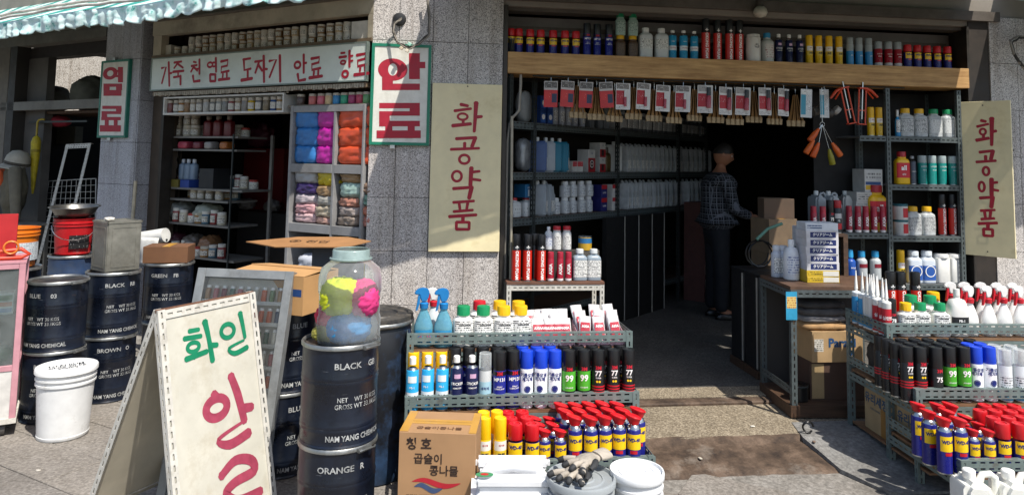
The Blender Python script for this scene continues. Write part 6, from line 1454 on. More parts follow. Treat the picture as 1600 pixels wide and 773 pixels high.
tube_kit('sealB', 0.31, 0.0245, 'd7dcde', [(0.05, 0.85, '2f8fc4')], ('MONO', 0.022, T_WHITE)); tube_kit('sealW', 0.31, 0.0245, 'e0e0dc', [(0.05, 0.30, '2f8fc4')], ('MONODEX 55', 0.017, T_BLUE)); tube_kit('sealR', 0.31, 0.0245, 'e0e0dc', [(0.05, 0.80, 'b81c2c')], ('실란트', 0.022, T_WHITE, 0))

# ================================================================== ON THE TIMBER BEAM
zb = 2.4756; bn = -0.085
W_ = 'on the timber beam'
row(KITS['wdr'], FR, [797.5, 810, 828, 844.5, 864, 882.5, 899.5], bn, zb, 'red capped blue oil can', 'at left end of timber beam', 'oil cans on the left of the beam')
row(KITS['mp'], FR, [916.5, 933, 951], bn, zb, 'navy spray can with black cap', W_)
for t, (kk, nn, tier) in enumerate((('amber', 'yellow capped amber bottle', 'lower'), ('paleg', 'green capped pale bottle', 'upper'))):
    for i, px in enumerate((969, 988.5)):
        KITS[kk].place(TR(FR.pt(FR.u(px, bn, zb + .1), bn, zb + 0.1855 * t), FR.ang), f'{["left", "right"][i]} {nn} in the {tier} tier on timber beam', nn + 's on the beam')
row(KITS['whsq'], FR, [1008.5, 1033], bn, zb, 'square white bottle with paper label', W_)
row(KITS['bluecan'], FR, [1051, 1067.5, 1085], bn, zb, 'sky blue spray can with white cap', W_)
row(KITS['foam'], FR, [1102.6, 1121.5, 1139.5, 1155], bn, zb, 'tall red and black foam can', W_)
row(KITS['tub'], FR, [1176.5], bn, zb, 'round white tub', W_)
row(KITS['bluecap'], FR, [1199], bn, zb, 'blue capped clear bottle beside white tub', W_)
row(KITS['sticker'], FR, [1216.5, 1233.5, 1249.5], bn, zb, 'dark navy can with pale narrow cap', W_)
row(KITS['yell'], FR, [1264.5, 1279.7, 1295, 1311], bn, zb, 'yellow spray can with white label', W_)
row(KITS['bluesil'], FR, [1328.5, 1343, 1358], bn, zb, 'silver and blue spray can', W_)
row(KITS['redsil'], FR, [1373, 1388, 1402.5], bn, zb, 'silver capped red spray can', W_)
row(KITS['wdr'], FR, [1417.5, 1433, 1449, 1465, 1481], bn, zb, 'red capped blue oil can', 'at right end of timber beam', 'oil cans on the right of the beam')

# ================================================================== HANGING UNDER THE BEAM
hr = link('hanging_rod', MB().tube([FR.pt(1.30, -0.03, 2.291), FR.pt(4.60, -0.03, 2.291)], 0.006, 8).mesh(M_STEELD, 60)); tag(hr, 'thin steel rod under the beam from which packets hang', 'rod')
def packet(key, w_, h_, card, panels, blister=None):
    k = Kit('blister_pack', 'packet'); k.add('card', MB().box(-w_ / 2, w_ / 2, -0.001, 0.001, -h_, 0).mesh(mat(card, 0.5, wear=0.05), fix=False))
    for i, (a, b_, c, d, q) in enumerate(panels):
        q = q if hasattr(q, 'node_tree') else mat(q, 0.45, wear=0.05)
        yv = -0.0016 - 0.0003 * i
        k.add('printed_panel', MB().add([(w_ * (a - .5), yv, -h_ * (1 - c)), (w_ * (b_ - .5), yv, -h_ * (1 - c)), (w_ * (b_ - .5), yv, -h_ * (1 - d)), (w_ * (a - .5), yv, -h_ * (1 - d))], [(0, 1, 2, 3)]).mesh(q), 0)
    if blister:
        a, b_, c, d, top = blister
        x0, x1, z0_, z1_ = w_ * (a - .5), w_ * (b_ - .5), -h_ * (1 - c), -h_ * (1 - d)
        k.add('tube', MB().lathe([((x1 - x0) * .42, z0_), ((x1 - x0) * .42, z0_ + (z1_ - z0_) * .55), ((x1 - x0) * .3, z0_ + (z1_ - z0_) * .6)], 12, Matrix.Translation(((x0 + x1) / 2, -0.012, 0)) @ Matrix.Diagonal((1, .6, 1, 1))).mesh(mat('a83a48', 0.3), 40))
        k.add('tube_cap', MB().lathe([((x1 - x0) * .40, z0_ + (z1_ - z0_) * .6), ((x1 - x0) * .38, z1_)], 12, Matrix.Translation(((x0 + x1) / 2, -0.012, 0)) @ Matrix.Diagonal((1, .6, 1, 1))).mesh(mat(top, 0.35), 40))
    k.add('hook', MB().tube([(0, 0.0, -0.012), (0, -0.002, 0.0), (0, 0.0, 0.03), (0, 0.006, 0.037), (0, 0.014, 0.03)], 0.0022, 5).mesh(M_TIN))
    return k
PRN = printed('cfcbc8', '55504e', 0.008, 0.45)
pk1 = packet('p1', 0.112, 0.215, 'bfbab4', [(0, 1, .0, .66, 'c02a2c'), (.05, .95, .74, .97, printed('5a5550', 'cfcac2', 0.012, 0.4)), (.58, .95, .18, .52, '2a2f4c'), (.08, .5, .30, .60, printed('c8302e', 'e6d8d2', 0.012, 0.35))])
pk2 = packet('p2', 0.125, 0.22, 'd8d6d2', [(.03, .60, .18, .72, 'b01e2e'), (.05, .9, .78, .98, printed('77726e', 'e2ded8', 0.012, 0.4)), (.1, .5, .45, .62, printed('b01e2e', 'e6d8d8', 0.01, 0.4)), (.05, .6, .03, .12, PRN)], (.52, .74, .12, .72, 'dcdad6'))
pk3 = packet('p3', 0.125, 0.235, 'd8d6d2', [(.03, .60, .22, .70, 'b01e2e'), (.05, .6, .78, .98, printed('a8a4a0', '55504e', 0.012, 0.4)), (.1, .5, .45, .60, printed('b01e2e', 'e6d8d8', 0.01, 0.4)), (.05, .9, .03, .14, PRN)], (.54, .92, .18, .92, '1d2024'))
pk4 = packet('p4', 0.105, 0.245, 'cfd2d2', [(.03, .45, .1, .8, '3a93ad'), (.05, .95, .82, .97, printed('e0e0dc', '55504e', 0.012, 0.4)), (.5, .9, .2, .8, printed('e2e4e4', '6d7478', 0.01, 0.5))])
def hang(k, pxs, noun, n=-0.03, z=2.258):
    for i, px in enumerate(pxs):
        k.place(TR(FR.pt(FR.u(px, n, z - 0.1), n - 0.006, z + random.uniform(-.012, .002)), FR.ang + random.uniform(-.35, .35), 0, random.uniform(-.07, .07)), which(i, len(pxs), noun, 'hanging under the beam'), noun + 's under the beam')
hang(pk1, [861, 887.5, 916.5, 946.5], 'red card packet'); hang(pk2, [974, 1006.5, 1037, 1068], 'white and red glue packet'); hang(pk3, [1102.5, 1134.5, 1162, 1195.5, 1225], 'black capped glue packet'); hang(pk4, [1261, 1288.5], 'white and teal tool packet')
# bundles of paint brushes hanging behind
M_HND = mat('a37c4a', 0.5, wear=0.15, scale=20); M_BRS = mat('b09a78', 0.8, wear=0.2, scale=40)
kbr = Kit('brush_bundle', 'brush bundle')
for q in range(7):
    a = (q - 3) * 0.09; x = (q - 3) * 0.012
    kbr.add('brush_handle', MB().tube([(x * 0.5, 0.01 * (q % 2), 0), (x * 1.2, 0.01 * (q % 2), -0.16), (x * 1.8 , 0.012 * (q % 2), -0.225)], [0.004, 0.006, 0.009], 6).mesh(M_HND, 60))
    kbr.add('bristles', MB().box(-0.014, 0.014, -0.006, 0.006, -0.05, 0, Matrix.Translation((x * 1.9, 0.012 * (q % 2), -0.225)) @ Matrix.Rotation(a * .4, 4, 'Y')).mesh(M_BRS, fix=False), 2 * q)
kbr.add('hook', MB().tube([(0, 0.0, -0.01), (0, 0.0, 0.05), (0, 0.008, 0.06), (0, 0.016, 0.05)], 0.003, 5).mesh(M_TIN))
bx = [903, 932, 960, 990, 1022, 1053, 1085, 1118, 1148, 1178, 1210, 1243]
for i, px in enumerate(bx):
    kbr.place(TR(FR.pt(FR.u(px, -0.14, 2.05), -0.14, 2.235 - 0.012 * (i % 3)), FR.ang + random.uniform(-.4, .4)), which(i, len(bx), 'bundle of wooden brushes', 'hanging behind the packets'), 'brush bundles under the beam')
hr2 = link('hanging_rod', MB().tube([FR.pt(1.45, -0.155, 2.284), FR.pt(4.0, -0.155, 2.284)], 0.006, 8).mesh(M_STEELD, 60)); tag(hr2, 'second steel rod behind the packets holding brush bundles', 'rod')
# orange caulking guns
M_ORG = mat('c8401a', 0.4, wear=0.08)
def gun(tilt):
    k = Kit('caulking_gun', 'caulking gun'); L_ = 0.30
    for x in (-0.032, 0.032): k.add('rail', MB().box(x - 0.006, x + 0.006, -0.005, 0.005, -L_, 0).mesh(M_ORG, bevel=0.002, bseg=1))
    k.add('end_plate', MB().box(-0.038, 0.038, -0.02, 0.02, -L_ - 0.008, -L_).mesh(M_ORG)); k.add('rear_plate', MB().box(-0.038, 0.038, -0.02, 0.02, 0, 0.012).mesh(M_ORG)); k.add('rib', MB().box(-0.025, 0.025, -0.004, 0.004, -0.19, -0.18).mesh(M_ORG))
    k.add('plunger_rod', MB().tube([(0, 0, -0.26), (0, 0, 0.06)], 0.005, 6).mesh(M_TIN, 60))
    k.add('grip', MB().tube([(0.03 * tilt, 0, 0.006), (0.08 * tilt, 0, -0.01), (0.14 * tilt, 0, -0.06)], [0.012, 0.014, 0.010], 8).mesh(M_ORG, 60)); k.add('trigger', MB().tube([(0.02 * tilt, 0, 0.0), (0.06 * tilt, 0, -0.035), (0.10 * tilt, 0, -0.075)], 0.007, 6).mesh(M_ORG, 60)); return k
for px, tl, ry_, lab_ in ((1318, -1, R(-12), 'orange caulking gun with handle to the left under beam'), (1347, 1, R(3), 'orange caulking gun with handle to the right under beam')):
    gun(tl).place(TR(FR.pt(FR.u(px, 0.02, 2.2), 0.03, 2.262), FR.ang, 0, ry_), lab_, 'caulking guns')
# hung screwdrivers in a loose bunch
bc = FR.pt(FR.u(1285, 0.0, 1.9), 0.0, 1.95); k = Kit('wire_hanger', 'hanger')
k.add('ring', MB().tube([(0.02 * math.cos(i * .5), 0, 0.02 * math.sin(i * .5)) for i in range(13)], 0.002, 5).mesh(M_TIN)); k.add('wire', MB().tube([(0, 0, 0.02), (0.0, 0, 0.315)], 0.0025, 5).mesh(M_TIN)); k.place(TR(bc), 'thin wire with ring hanging below the beam at right')
for i, (px, py, ry_, c, nm) in enumerate(((1273, 214, 38, 'cf5a1f', 'top left orange'), (1266, 232, 33, 'd2611f', 'lowest left orange'), (1275, 236, 25, 'cf5a1f', 'middle orange'), (1306, 236, -33, 'd2611f', 'right orange'), (1298, 246, -12, '8f8a1f', 'olive yellow'))):
    k = Kit('screwdriver', 'tool'); k.add('grip', MB().lathe([(0.022, -0.135), (0.026, -0.13), (0.024, -0.06), (0.013, -0.01), (0.010, 0)], 10).mesh(mat(c, 0.45), 50))
    u_, z_ = FR.hit(px, py, 0.0); p = FR.pt(u_, 0.0, z_); top = p + Vector((math.sin(R(ry_)) * 0.06, 0, 0.07))
    k.add('wire', MB().tube([Vector((0, 0, 0)), Matrix.Rotation(R(-ry_), 3, 'Y') @ (bc - top)], 0.0022, 5).mesh(M_TIN))
    k.place(TR(top, 0, 0, R(ry_)), f'{nm} handled tool in the hanging bunch', 'hanging handled tools')
k = Kit('tape_bunch', 'tape'); 
for q, (x, z_, c) in enumerate(((-0.10, 0.0, '6d6a64'), (-0.03, 0.02, 'a8a49c'), (0.04, -0.01, '4a4744'), (0.10, 0.015, 'b5b2ac'))): k.add('roll', MB().lathe([(0.022, -0.02), (0.04, -0.02), (0.04, 0.02), (0.022, 0.02)], 16, Matrix.Translation((x, 0, z_)) @ Matrix.Rotation(R(70 + 20 * q), 4, 'Y')).mesh(mat(c, 0.4), 40))
k.add('cord', MB().tube([(-0.1, 0, 0.02), (0, 0, 0.12), (0.0, 0, 0.2)], 0.003, 5).mesh(M_TIN)); k.place(TR(FR.pt(FR.u(1290, -0.12, 2.05), -0.12, 2.07), FR.ang), 'bunch of tape rolls dangling behind the caulking guns')
# bare bulb
k = Kit('light_bulb', 'bulb'); k.add('globe', MB().lathe([(0.01, 0), (0.045, 0.012), (0.06, 0.04), (0.05, 0.075), (0.025, 0.10)], 20).mesh(mat('c4beae', 0.3), 60)); k.add('socket', MB().lathe([(0.026, 0.098), (0.03, 0.10), (0.03, 0.15), (0.02, 0.155)], 16).mesh(mat('4a443c', 0.5), 40)); k.add('cord', MB().tube([(0, 0, 0.15), (0, 0, 0.27)], 0.004, 6).mesh(T_BLACK))
u_, z_ = FR.hit(1188, 28, 0.08); k.place(TR(FR.pt(u_, 0.08, z_)), 'unlit bare bulb hanging in front of the header')

# ================================================================== RACK INSIDE AT LEFT
rk = link('storage_rack', None, None, Matrix.Translation(FK.pt(0.8, -0.2, 0.082))); tag(rk, 'long slotted steel rack along the left inside the right shop', 'rack'); ri = rk.matrix_basis.inverted()
RZ = [FK.z(900, 197, 0), FK.z(900, 269, 0), FK.z(900, 334, 0)]
MK = Matrix.Rotation(math.atan2(FK.d.y, FK.d.x), 4, 'Z')
u_end = FK.u(1105, 0, 1.5); u_st = FK.u(797, 0, 1.5)
posts = [FK.u(835, 0, 1.6), FK.u(966, 0, 1.6), FK.u(1061, 0, 1.6), u_end]
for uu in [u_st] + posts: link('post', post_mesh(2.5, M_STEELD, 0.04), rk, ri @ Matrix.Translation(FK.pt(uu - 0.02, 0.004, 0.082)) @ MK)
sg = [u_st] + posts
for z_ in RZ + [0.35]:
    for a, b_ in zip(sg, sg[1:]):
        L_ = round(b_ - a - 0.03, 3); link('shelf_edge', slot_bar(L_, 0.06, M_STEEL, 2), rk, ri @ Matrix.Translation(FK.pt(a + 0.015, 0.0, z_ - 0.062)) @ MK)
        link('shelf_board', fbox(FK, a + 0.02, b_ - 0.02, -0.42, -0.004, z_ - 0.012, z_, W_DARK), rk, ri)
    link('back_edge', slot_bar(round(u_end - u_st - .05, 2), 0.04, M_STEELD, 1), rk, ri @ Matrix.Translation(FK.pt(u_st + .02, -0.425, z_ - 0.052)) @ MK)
def krow(kit, pxs, zi, noun, where, n=-0.10, dz=0.0006, **kw): row(kit, FK, pxs, n, RZ[zi] + dz, noun, where, **kw)
lin_ = lambda a, b_, n: [a + (b_ - a) * i / (n - 1) for i in range(n)]
BXB = carton('bluebox', 0.075, 0.10, 0.12, mat('1d3f7c', 0.5), [(0.1, .9, .1, .75, '2a5ca8')], [('●', 0.06, 0.45, T_WHITE, {})])
for t in (0, 1):
    for i, px in enumerate((842, 853)): BXB.place(TR(FK.pt(FK.u(px, -.08, RZ[0] + .1), -.08, RZ[0] + .0006 + .1205 * t), FK.ang), f'{["left", "right"][i]} small blue box in {["lower", "upper"][t]} tier at top rack shelf', 'small blue boxes')
krow(KITS['wslim'], lin_(866, 908, 5), 0, 'pale bottle with dark collar', 'on top rack shelf behind packets')
SG = carton('slatebox', 0.075, 0.12, 0.13, mat('6f7478', 0.6)); krow(SG, lin_(918, 942, 3), 0, 'slate grey carton', 'on top rack shelf behind packets')
krow(KITS['jcwhite'], [956], 0, 'cream jerrycan', 'on top shelf of first rack bay')
DJ = bottle('darkj', 0.2, 0.045, '55595c', '8d9092', PW, sq=0.5, cap_r=0.6); krow(DJ, lin_(973, 1052, 11), 0, 'dim square bottle', 'on top shelf of second rack bay'); krow(DJ, lin_(1067, 1099, 6), 0, 'dim square bottle', 'on top shelf of farthest rack bay')
krow(KITS['jcblue'], [840], 1, 'slate blue jerrycan', 'on middle rack shelf', turn=0.6); krow(KITS['jcgrey'], [851], 1, 'grey jerrycan', 'beside blue one on middle rack shelf', turn=0.6); krow(KITS['jcteal'], [862, 873], 1, 'teal jerrycan', 'on middle rack shelf', turn=0.6)
RWB = carton('rwbox', 0.13, 0.12, 0.21, mat('b9b8b4', 0.5), [(0, 1, 0, .62, '93181f'), (.3, .7, .12, .55, '17181a')], [('⊕', 0.05, 0.34, T_WHITE, {}), ('+', 0.05, 0.82, T_BLUE, {})]); RWS = carton('rwboxs', 0.10, 0.12, 0.14, mat('b9b8b4', 0.5), [(0, 1, 0, .55, '93181f'), (.3, .7, .1, .5, '17181a')], [('+', 0.04, 0.8, T_BLUE, {})])
SB = bottle('smallred', 0.11, 0.03, 'b5b4b0', 'a02028', None, sq=0.0, aspect=1)
krow(SB, [885], 1, 'small white bottle', 'left of red boxes on middle rack shelf'); MB2 = carton('prb', 0.085, .1, .10, mat('b8b6b0', .5), [(.05, .95, .5, .95, printed('b03a40', 'd8d4d0', .02, .4))]); krow(MB2, [891.5, 900.5], 1, 'small red topped box', 'on middle rack shelf')
krow(RWB, [916], 1, 'tall red and white box', 'on middle rack shelf')
for t in (0, 1): RWS.place(TR(FK.pt(FK.u(933.5, -.1, RZ[1] + .1), -.1, RZ[1] + .0006 + .1405 * t), FK.ang), f'{["lower", "upper"][t]} red and white box of the stacked pair on middle rack shelf', 'stacked red and white boxes')
AMB = bottle('bigamber', 0.24, 0.05, '3d2f10', '2a2216', printed('4a3a18', '8a7a3a', .02, .3), sq=.3); krow(AMB, [946], 1, 'dark amber bottle', 'on middle rack shelf'); krow(KITS['jcwhite'], [958], 1, 'white jerrycan', 'right end of first bay on middle rack shelf', turn=.5)
krow(KITS['jcrow'], lin_(972, 1054, 13), 1, 'dim grey jerrycan', 'in second bay of middle rack shelf', turn=0.15); krow(KITS['jcrow'], lin_(1066, 1100, 6), 1, 'dim grey jerrycan', 'in far bay of middle rack shelf', turn=0.15)
krow(KITS['jcgrey'], [839, 850.5], 2, 'grey jerrycan', 'at left of lower rack shelf', turn=0.4)
WHB = bottle('whb', 0.145, 0.042, 'c4c6c6', 'cfd1d0', printed('cdd0d0', '2b3a55', .012, .5), sq=0.2, cap_r=.8, aspect=1)
krow(WHB, [868, 881, 894, 907, 919], 2, 'white labelled bottle', 'in lower tier of lower rack shelf', n=-.08); 
for i, px in enumerate((882, 894, 907, 919)): WHB.place(TR(FK.pt(FK.u(px, -.08, RZ[2] + .2), -.08, RZ[2] + .146), FK.ang), which(i, 4, 'white labelled bottle', 'in upper tier of lower rack shelf'), 'white bottles upper tier')
BRX = carton('brx', 0.10, .12, .125, mat('1f2260', .5), [(.0, 1, .68, 1, 'a8202a')], [('LOCK', .022, .4, T_WHITE, {})]); WRX = carton('wrx', .10, .12, .125, mat('c4c2be', .5), [(.0, 1, .7, 1, 'a8202a')], [('TIE', .03, .4, T_BLUE, {})])
for t in (0, 1):
    BRX.place(TR(FK.pt(FK.u(936, -.08, RZ[2] + .1), -.08, RZ[2] + .0006 + .1255 * t), FK.ang), f'{["lower", "upper"][t]} navy and red box of the pair on lower rack shelf', 'navy boxes'); WRX.place(TR(FK.pt(FK.u(953, -.08, RZ[2] + .1), -.08, RZ[2] + .0006 + .1255 * t), FK.ang), f'{["lower", "upper"][t]} white and red box of the pair on lower rack shelf', 'white and red boxes')
krow(KITS['jcrow'], lin_(972, 1054, 13), 2, 'dim grey jerrycan', 'in second bay of lower rack shelf', turn=0.15); krow(KITS['jcrow'], lin_(1066, 1096, 5), 2, 'dim grey jerrycan', 'in far bay of lower rack shelf', turn=0.15)
# first narrow bay behind the shutter guide
bundle(FK.u(817, -.12, RZ[1] + .2), -.12, RZ[1] + .0006, .15, .12, .29, mat('8f9294', .35, .3, .2, bmp=.3), 600, 'crumpled silver pouch standing in the narrow left bay', None, .12, name='silver_pouch', cat='pouch', F=FK, power=3)
ISO = bottle('isob', 0.16, 0.058, 'c4c8c8', 'a81c24', printed('c8cccb', '22324a', .03, .4), sq=.3, cap_r=.5, cap_h=.12, aspect=.9); BLB = carton('blb', .12, .12, .11, mat('1f5f8a', .5), [(.3, 1, .1, .6, 'b9c2c8')], [('HYDRO', .018, .75, T_WHITE, {})])
krow(ISO, [803, 821], 2, 'white bottle with red cap', 'in narrow left bay', n=-.1)
KITS_ISO2 = bottle('isob2', 0.16, 0.058, 'b4b9ba', '274a8a', printed('b8bcbb', '22324a', .03, .4), sq=.3, cap_r=.5, cap_h=.12, aspect=.9)
BLB.place(TR(FK.pt(FK.u(819, -.1, RZ[2] + .2), -.1, RZ[2] + .161), FK.ang), 'blue printed box on white bottles in the narrow left bay')
GB = link('grey_bag', bag_mesh(.16, .12, .28, mat('8f9290', .6), 610, .15), None, TR(FK.pt(FK.u(818, -.12, RZ[0] + .1), -.12, RZ[0] + .0006), FK.ang)); tag(GB, 'grey bag at top of the narrow left bay', 'bag')
# conduit on the jamb
solid('conduit', MB().tube([FR.pt(FR.u(800, .03, .9), .03, .1), FR.pt(FR.u(800, .03, 1.9), .03, 1.95)], .011, 8).mesh(mat('a29a88', .5), 60), 'pale vertical conduit beside the left shutter guide', 'pipe')
solid('bent_pipe', MB().tube([FR.pt(1.10, -.02, .1), FR.pt(1.10, -.02, 1.75), FR.pt(1.12, -.02, 1.92), FR.pt(1.19, -.02, 2.0), FR.pt(1.20, -.02, 2.2), FR.pt(1.20, -.02, 2.296)], .012, 8).mesh(mat('8d877c', .5), 60), 'bent grey pipe rising inside the left shutter guide', 'pipe')
# dark boards and cartons under and beyond the rack
M_DK = mat('191919', .5, wear=.2); M_EDGE = mat('a8a49a', .5)
for i, px in enumerate((974, 996, 1017, 1036)):
    k = Kit('black_case', 'case'); k.add('board', MB().box(-.16, .16, 0, .05, 0, .99).mesh(M_DK)); k.add('edge_strip', MB().box(.161, .172, -.004, .05, 0, .99).mesh(M_EDGE))
    u_ = FK.u(px, .06, .7) - .16; k.place(TR(FK.pt(u_, .07, .082), FK.ang), which(i, 4, 'tall black case with pale edge', 'standing under the rack'), 'black cases under the rack')
KD = carton('darkcarton', .30, .25, .27, mat('5d3a34', .7, wear=.15), [(.05, .3, .1, .9, printed('a39c94', '3a3430', .03, .4))], name='carton', cat='carton')
for t in range(4): KD.place(TR(FK.pt(FK.u(1078, .0, 1.0), .12, .082 + .2705 * t), FK.ang + .02 * t), f'{["bottom", "second", "third", "top"][t]} dark reddish carton of the tall stack behind the shopkeeper', 'stack of reddish cartons')
# ================================================================== STEPPED STANDS OF GOODS
M_BOARD = W_BOARD
def stand(F, u0, u1, tiers, back, label, zb=0.0, wheels=False, side_panels=True):
    """tiers: (n_front, shelf z, n_back); guard rails of slotted angle round every tier"""
    r = link('goods_stand', None, None, Matrix.Translation(F.pt((u0 + u1) / 2, tiers[1][0], 0))); r.empty_display_size = .05; tag(r, label, 'stand'); inv = r.matrix_basis.inverted()
    Rz = Matrix.Rotation(math.atan2(F.d.y, F.d.x), 4, 'Z'); L_ = round(u1 - u0, 3)
    Rs = Rz @ Matrix.Rotation(R(90), 4, 'Z')
    for i, (nf, z, nb) in enumerate(tiers):
        link('shelf_board', fbox(F, u0 + .012, u1 - .012, nb, nf - .008, z - .014, z, M_BOARD), r, inv)
        link('guard_rail', slot_bar(L_, .050, M_STEELG, 2), r, inv @ Matrix.Translation(F.pt(u0, nf, z + .026)) @ Rz)
        link('shelf_edge', slot_bar(L_, .042, M_STEELG, 1), r, inv @ Matrix.Translation(F.pt(u0, nf - .002, z - .058)) @ Rz)
        D = round(nf - nb, 3)
        for uu, sgn in ((u0, 1), (u1, -1)):
            for zz, wv in ((z + .026, .050), (z - .058, .042)):
                # side rails run back from the front corner
                b = slot_bar(D, wv, M_STEELG, 2 if wv > .045 else 1, flange=0)
                link('side_rail', b, r, inv @ Matrix.Translation(F.pt(uu + (0.0 if sgn > 0 else -.002), nf, zz)) @ Rs)
        h_ = z + .076
        for uu in (u0, u1 - .034):
            link('post', post_mesh(round(h_ - zb, 2), M_STEELG, .034), r, inv @ Matrix.Translation(F.pt(uu, nf + .002, zb)) @ Rz)
    ztop = tiers[0][1] + .076
    for uu in (u0, u1 - .034): link('post', post_mesh(round(ztop - zb - .065, 2), M_STEELG, .034), r, inv @ Matrix.Translation(F.pt(uu, back, zb + .064)) @ Rz)
    if wheels:
        for uu in (u0 + .03, u1 - .03):
            for nn in (back - .02, tiers[2][0] - .04):
                link('caster', MB().lathe([(.008, -.014), (.038, -.014), (.04, 0), (.038, .014), (.008, .014)], 16, inv @ Matrix.Translation(F.pt(uu, nn, .041)) @ Matrix.Rotation(R(90), 4, 'Y')).mesh(mat('2a1f1c', .6), 40), r)
    return r
# ---- left stand
t1, t2, t3 = (2.08, .650, 1.70), (2.20, .385, 1.72), (2.45, .17, 1.95)
su0, su1 = FR.u(633, 2.2, .45), FR.u(999, 2.2, .45)
stand(FR, su0, su1, [t1, t2, t3], 1.72, 'stepped green grey steel stand of spray goods left of the entrance')
def srow(F, kit, pxs, t, dn, noun, where, group=None, sc=1.0, jit=.2, **kw): row(KITS[kit], F, pxs, t[0] - dn, t[1] + .0006, noun, where, group, jit=jit, sc=sc, **kw)
W1, W2, W3 = 'on top tier of left stand', 'on middle tier of left stand', 'on bottom tier of left stand'
srow(FR, 'glass', [661, 692], t1, .075, 'blue trigger bottle of glass cleaner', W1); srow(FR, 'redtrig', [676], t1, .20, 'clear trigger bottle with red lever', 'behind blue ones on left stand')
srow(FR, 'wbG', [723, 754], t1, .075, 'green capped white bottle', W1); srow(FR, 'wbR', [748], t1, .20, 'red capped white bottle', 'behind green caps on left stand')
srow(FR, 'wbY', [786, 813], t1, .07, 'yellow capped white bottle', 'at front of top tier, left stand'); srow(FR, 'wbY', [780, 809], t1, .19, 'yellow capped white bottle', 'in second row of top tier, left stand')
# boxes of sachets
def sachet_kit(c, txt):
    k = Kit('sachet', 'sachet'); w_, h_ = .062, .12
    k.add('pouch', MB().grid(lambda a, c_: ((a - .5) * w_, -.006 * math.sin(math.pi * a) * math.sin(math.pi * c_) + .002 * math.sin(c_ * 9 + a * 5), c_ * h_), 6, 8).mesh(mat('d9d6d4', .3, .15, .08), 60)); thicken(k.parts[0][1], .006)
    k.add('printed_panel', MB().grid(lambda a, c_: ((a - .5) * w_ * .8, -.0085 - .006 * math.sin(math.pi * (.1 + .8 * a)) * math.sin(math.pi * (.1 + .6 * c_)), .012 + c_ * h_ * .62), 4, 4).mesh(mat(c, .4), 60), 0)
    k.add('lettering', text_mesh(txt, .017, T_WHITE, .03), 1, Matrix.Translation((0, -.0155, .065))); return k
SK = sachet_kit('a52a3c', 'AXIA'); SK2 = sachet_kit('b03040', 'AXIA')
def tray_of(kit, px0, px1, n_, label, nouns, h_=.06, rows=3, tilt=0.0, big=False):
    ua_, ub_ = FR.u(px0, t1[0] - .08, .7), FR.u(px1, t1[0] - .08, .7); w_ = ub_ - ua_; D = .17; z = t1[1] + .0006; nc = t1[0] - .105
    k = Kit('display_tray', 'tray'); M_T = mat('c79aa4', .5, wear=.06)
    k.add('front', MB().box(-w_ / 2, w_ / 2, -D / 2, -D / 2 + .002, 0, h_).mesh(M_T)); k.add('back', MB().box(-w_ / 2, w_ / 2, D / 2 - .002, D / 2, 0, h_ * (2.0 if big else 1.2)).mesh(M_T)); k.add('bottom', MB().box(-w_ / 2, w_ / 2, -D / 2 + .002, D / 2 - .002, 0, .002).mesh(M_T))
    for s_ in (-1, 1): k.add('side', MB().prism([(-D / 2, 0), (D / 2, 0), (D / 2, h_ * (2.0 if big else 1.2)), (-D / 2, h_)], -.001, .001, Matrix.Translation((s_ * (w_ / 2 - .001), 0, 0)) @ Matrix.Rotation(R(90), 4, 'Z')).mesh(M_T))
    k.add('lettering', text_mesh('AXIA', .035, T_WHITE, .02), 0, Matrix.Translation((0, -D / 2 - .001, h_ * .5)))
    k.place(TR(FR.pt((ua_ + ub_) / 2, nc, z), FR.ang), label)
    for q in range(rows):
        for i in range(n_):
            u_ = ua_ + .04 + (w_ - .08) * i / (n_ - 1)
            kit.place(TR(FR.pt(u_, nc + .055 - .055 * q, z + .006 + (.012 if not big else .02) * (q + 1)), FR.ang + random.uniform(-.15, .15), R(-24) + random.uniform(-.1, .1), random.uniform(-.08, .08)), which(i, n_, 'white and red sachet', f'in {["front", "middle", "back"][q]} row of {nouns}'), 'sachets in ' + nouns)
tray_of(SK, 828, 895, 5, 'low pink tray of loose sachets on left stand', 'the loose sachet tray', .04, 3); tray_of(SK2, 900, 972, 3, 'taller printed tray of sachets at right end of left stand', 'the taller sachet tray', .05, 3, big=True)
# middle tier
f2 = .045
srow(FR, 'dust', [643, 667, 690], t2, f2, 'blue and white can with white nozzle', W2); srow(FR, 'sticker', [712, 736], t2, f2, 'dark navy can with white nozzle', W2); srow(FR, 'silver', [757], t2, f2, 'silver can with clear cap', W2)
srow(FR, 'mp', [779.5, 801], t2, f2, 'royal blue can with black cap', W2); srow(FR, 'oilrem', [822, 844.5, 866], t2, f2, 'blue capped white can', 'at front of middle tier, left stand'); srow(FR, 'g99', [888, 911.5], t2, f2, 'black can with green label', W2); srow(FR, 'k77', [933.5, 957.5, 981.5], t2, f2, 'black can with red stripes', W2)
srow(FR, 'yell', [644, 666, 688], t2, .13, 'yellow capped can', 'in second row of middle tier, left stand'); srow(FR, 'mp', [709, 731, 753, 775, 795], t2, .125, 'black capped can', 'in second row of middle tier, left stand', jit=.5); srow(FR, 'oilrem', [815, 837, 858], t2, .125, 'blue capped white can', 'in second row of middle tier, left stand'); srow(FR, 'g99', [880, 902], t2, .125, 'green labelled can', 'in second row of middle tier, left stand'); srow(FR, 'k77', [924, 946, 968], t2, .125, 'black striped can', 'in second row of middle tier, left stand')
srow(FR, 'k77', lin_(718, 962, 12), t2, .205, 'black capped can', 'in back row of middle tier, left stand', jit=.6)
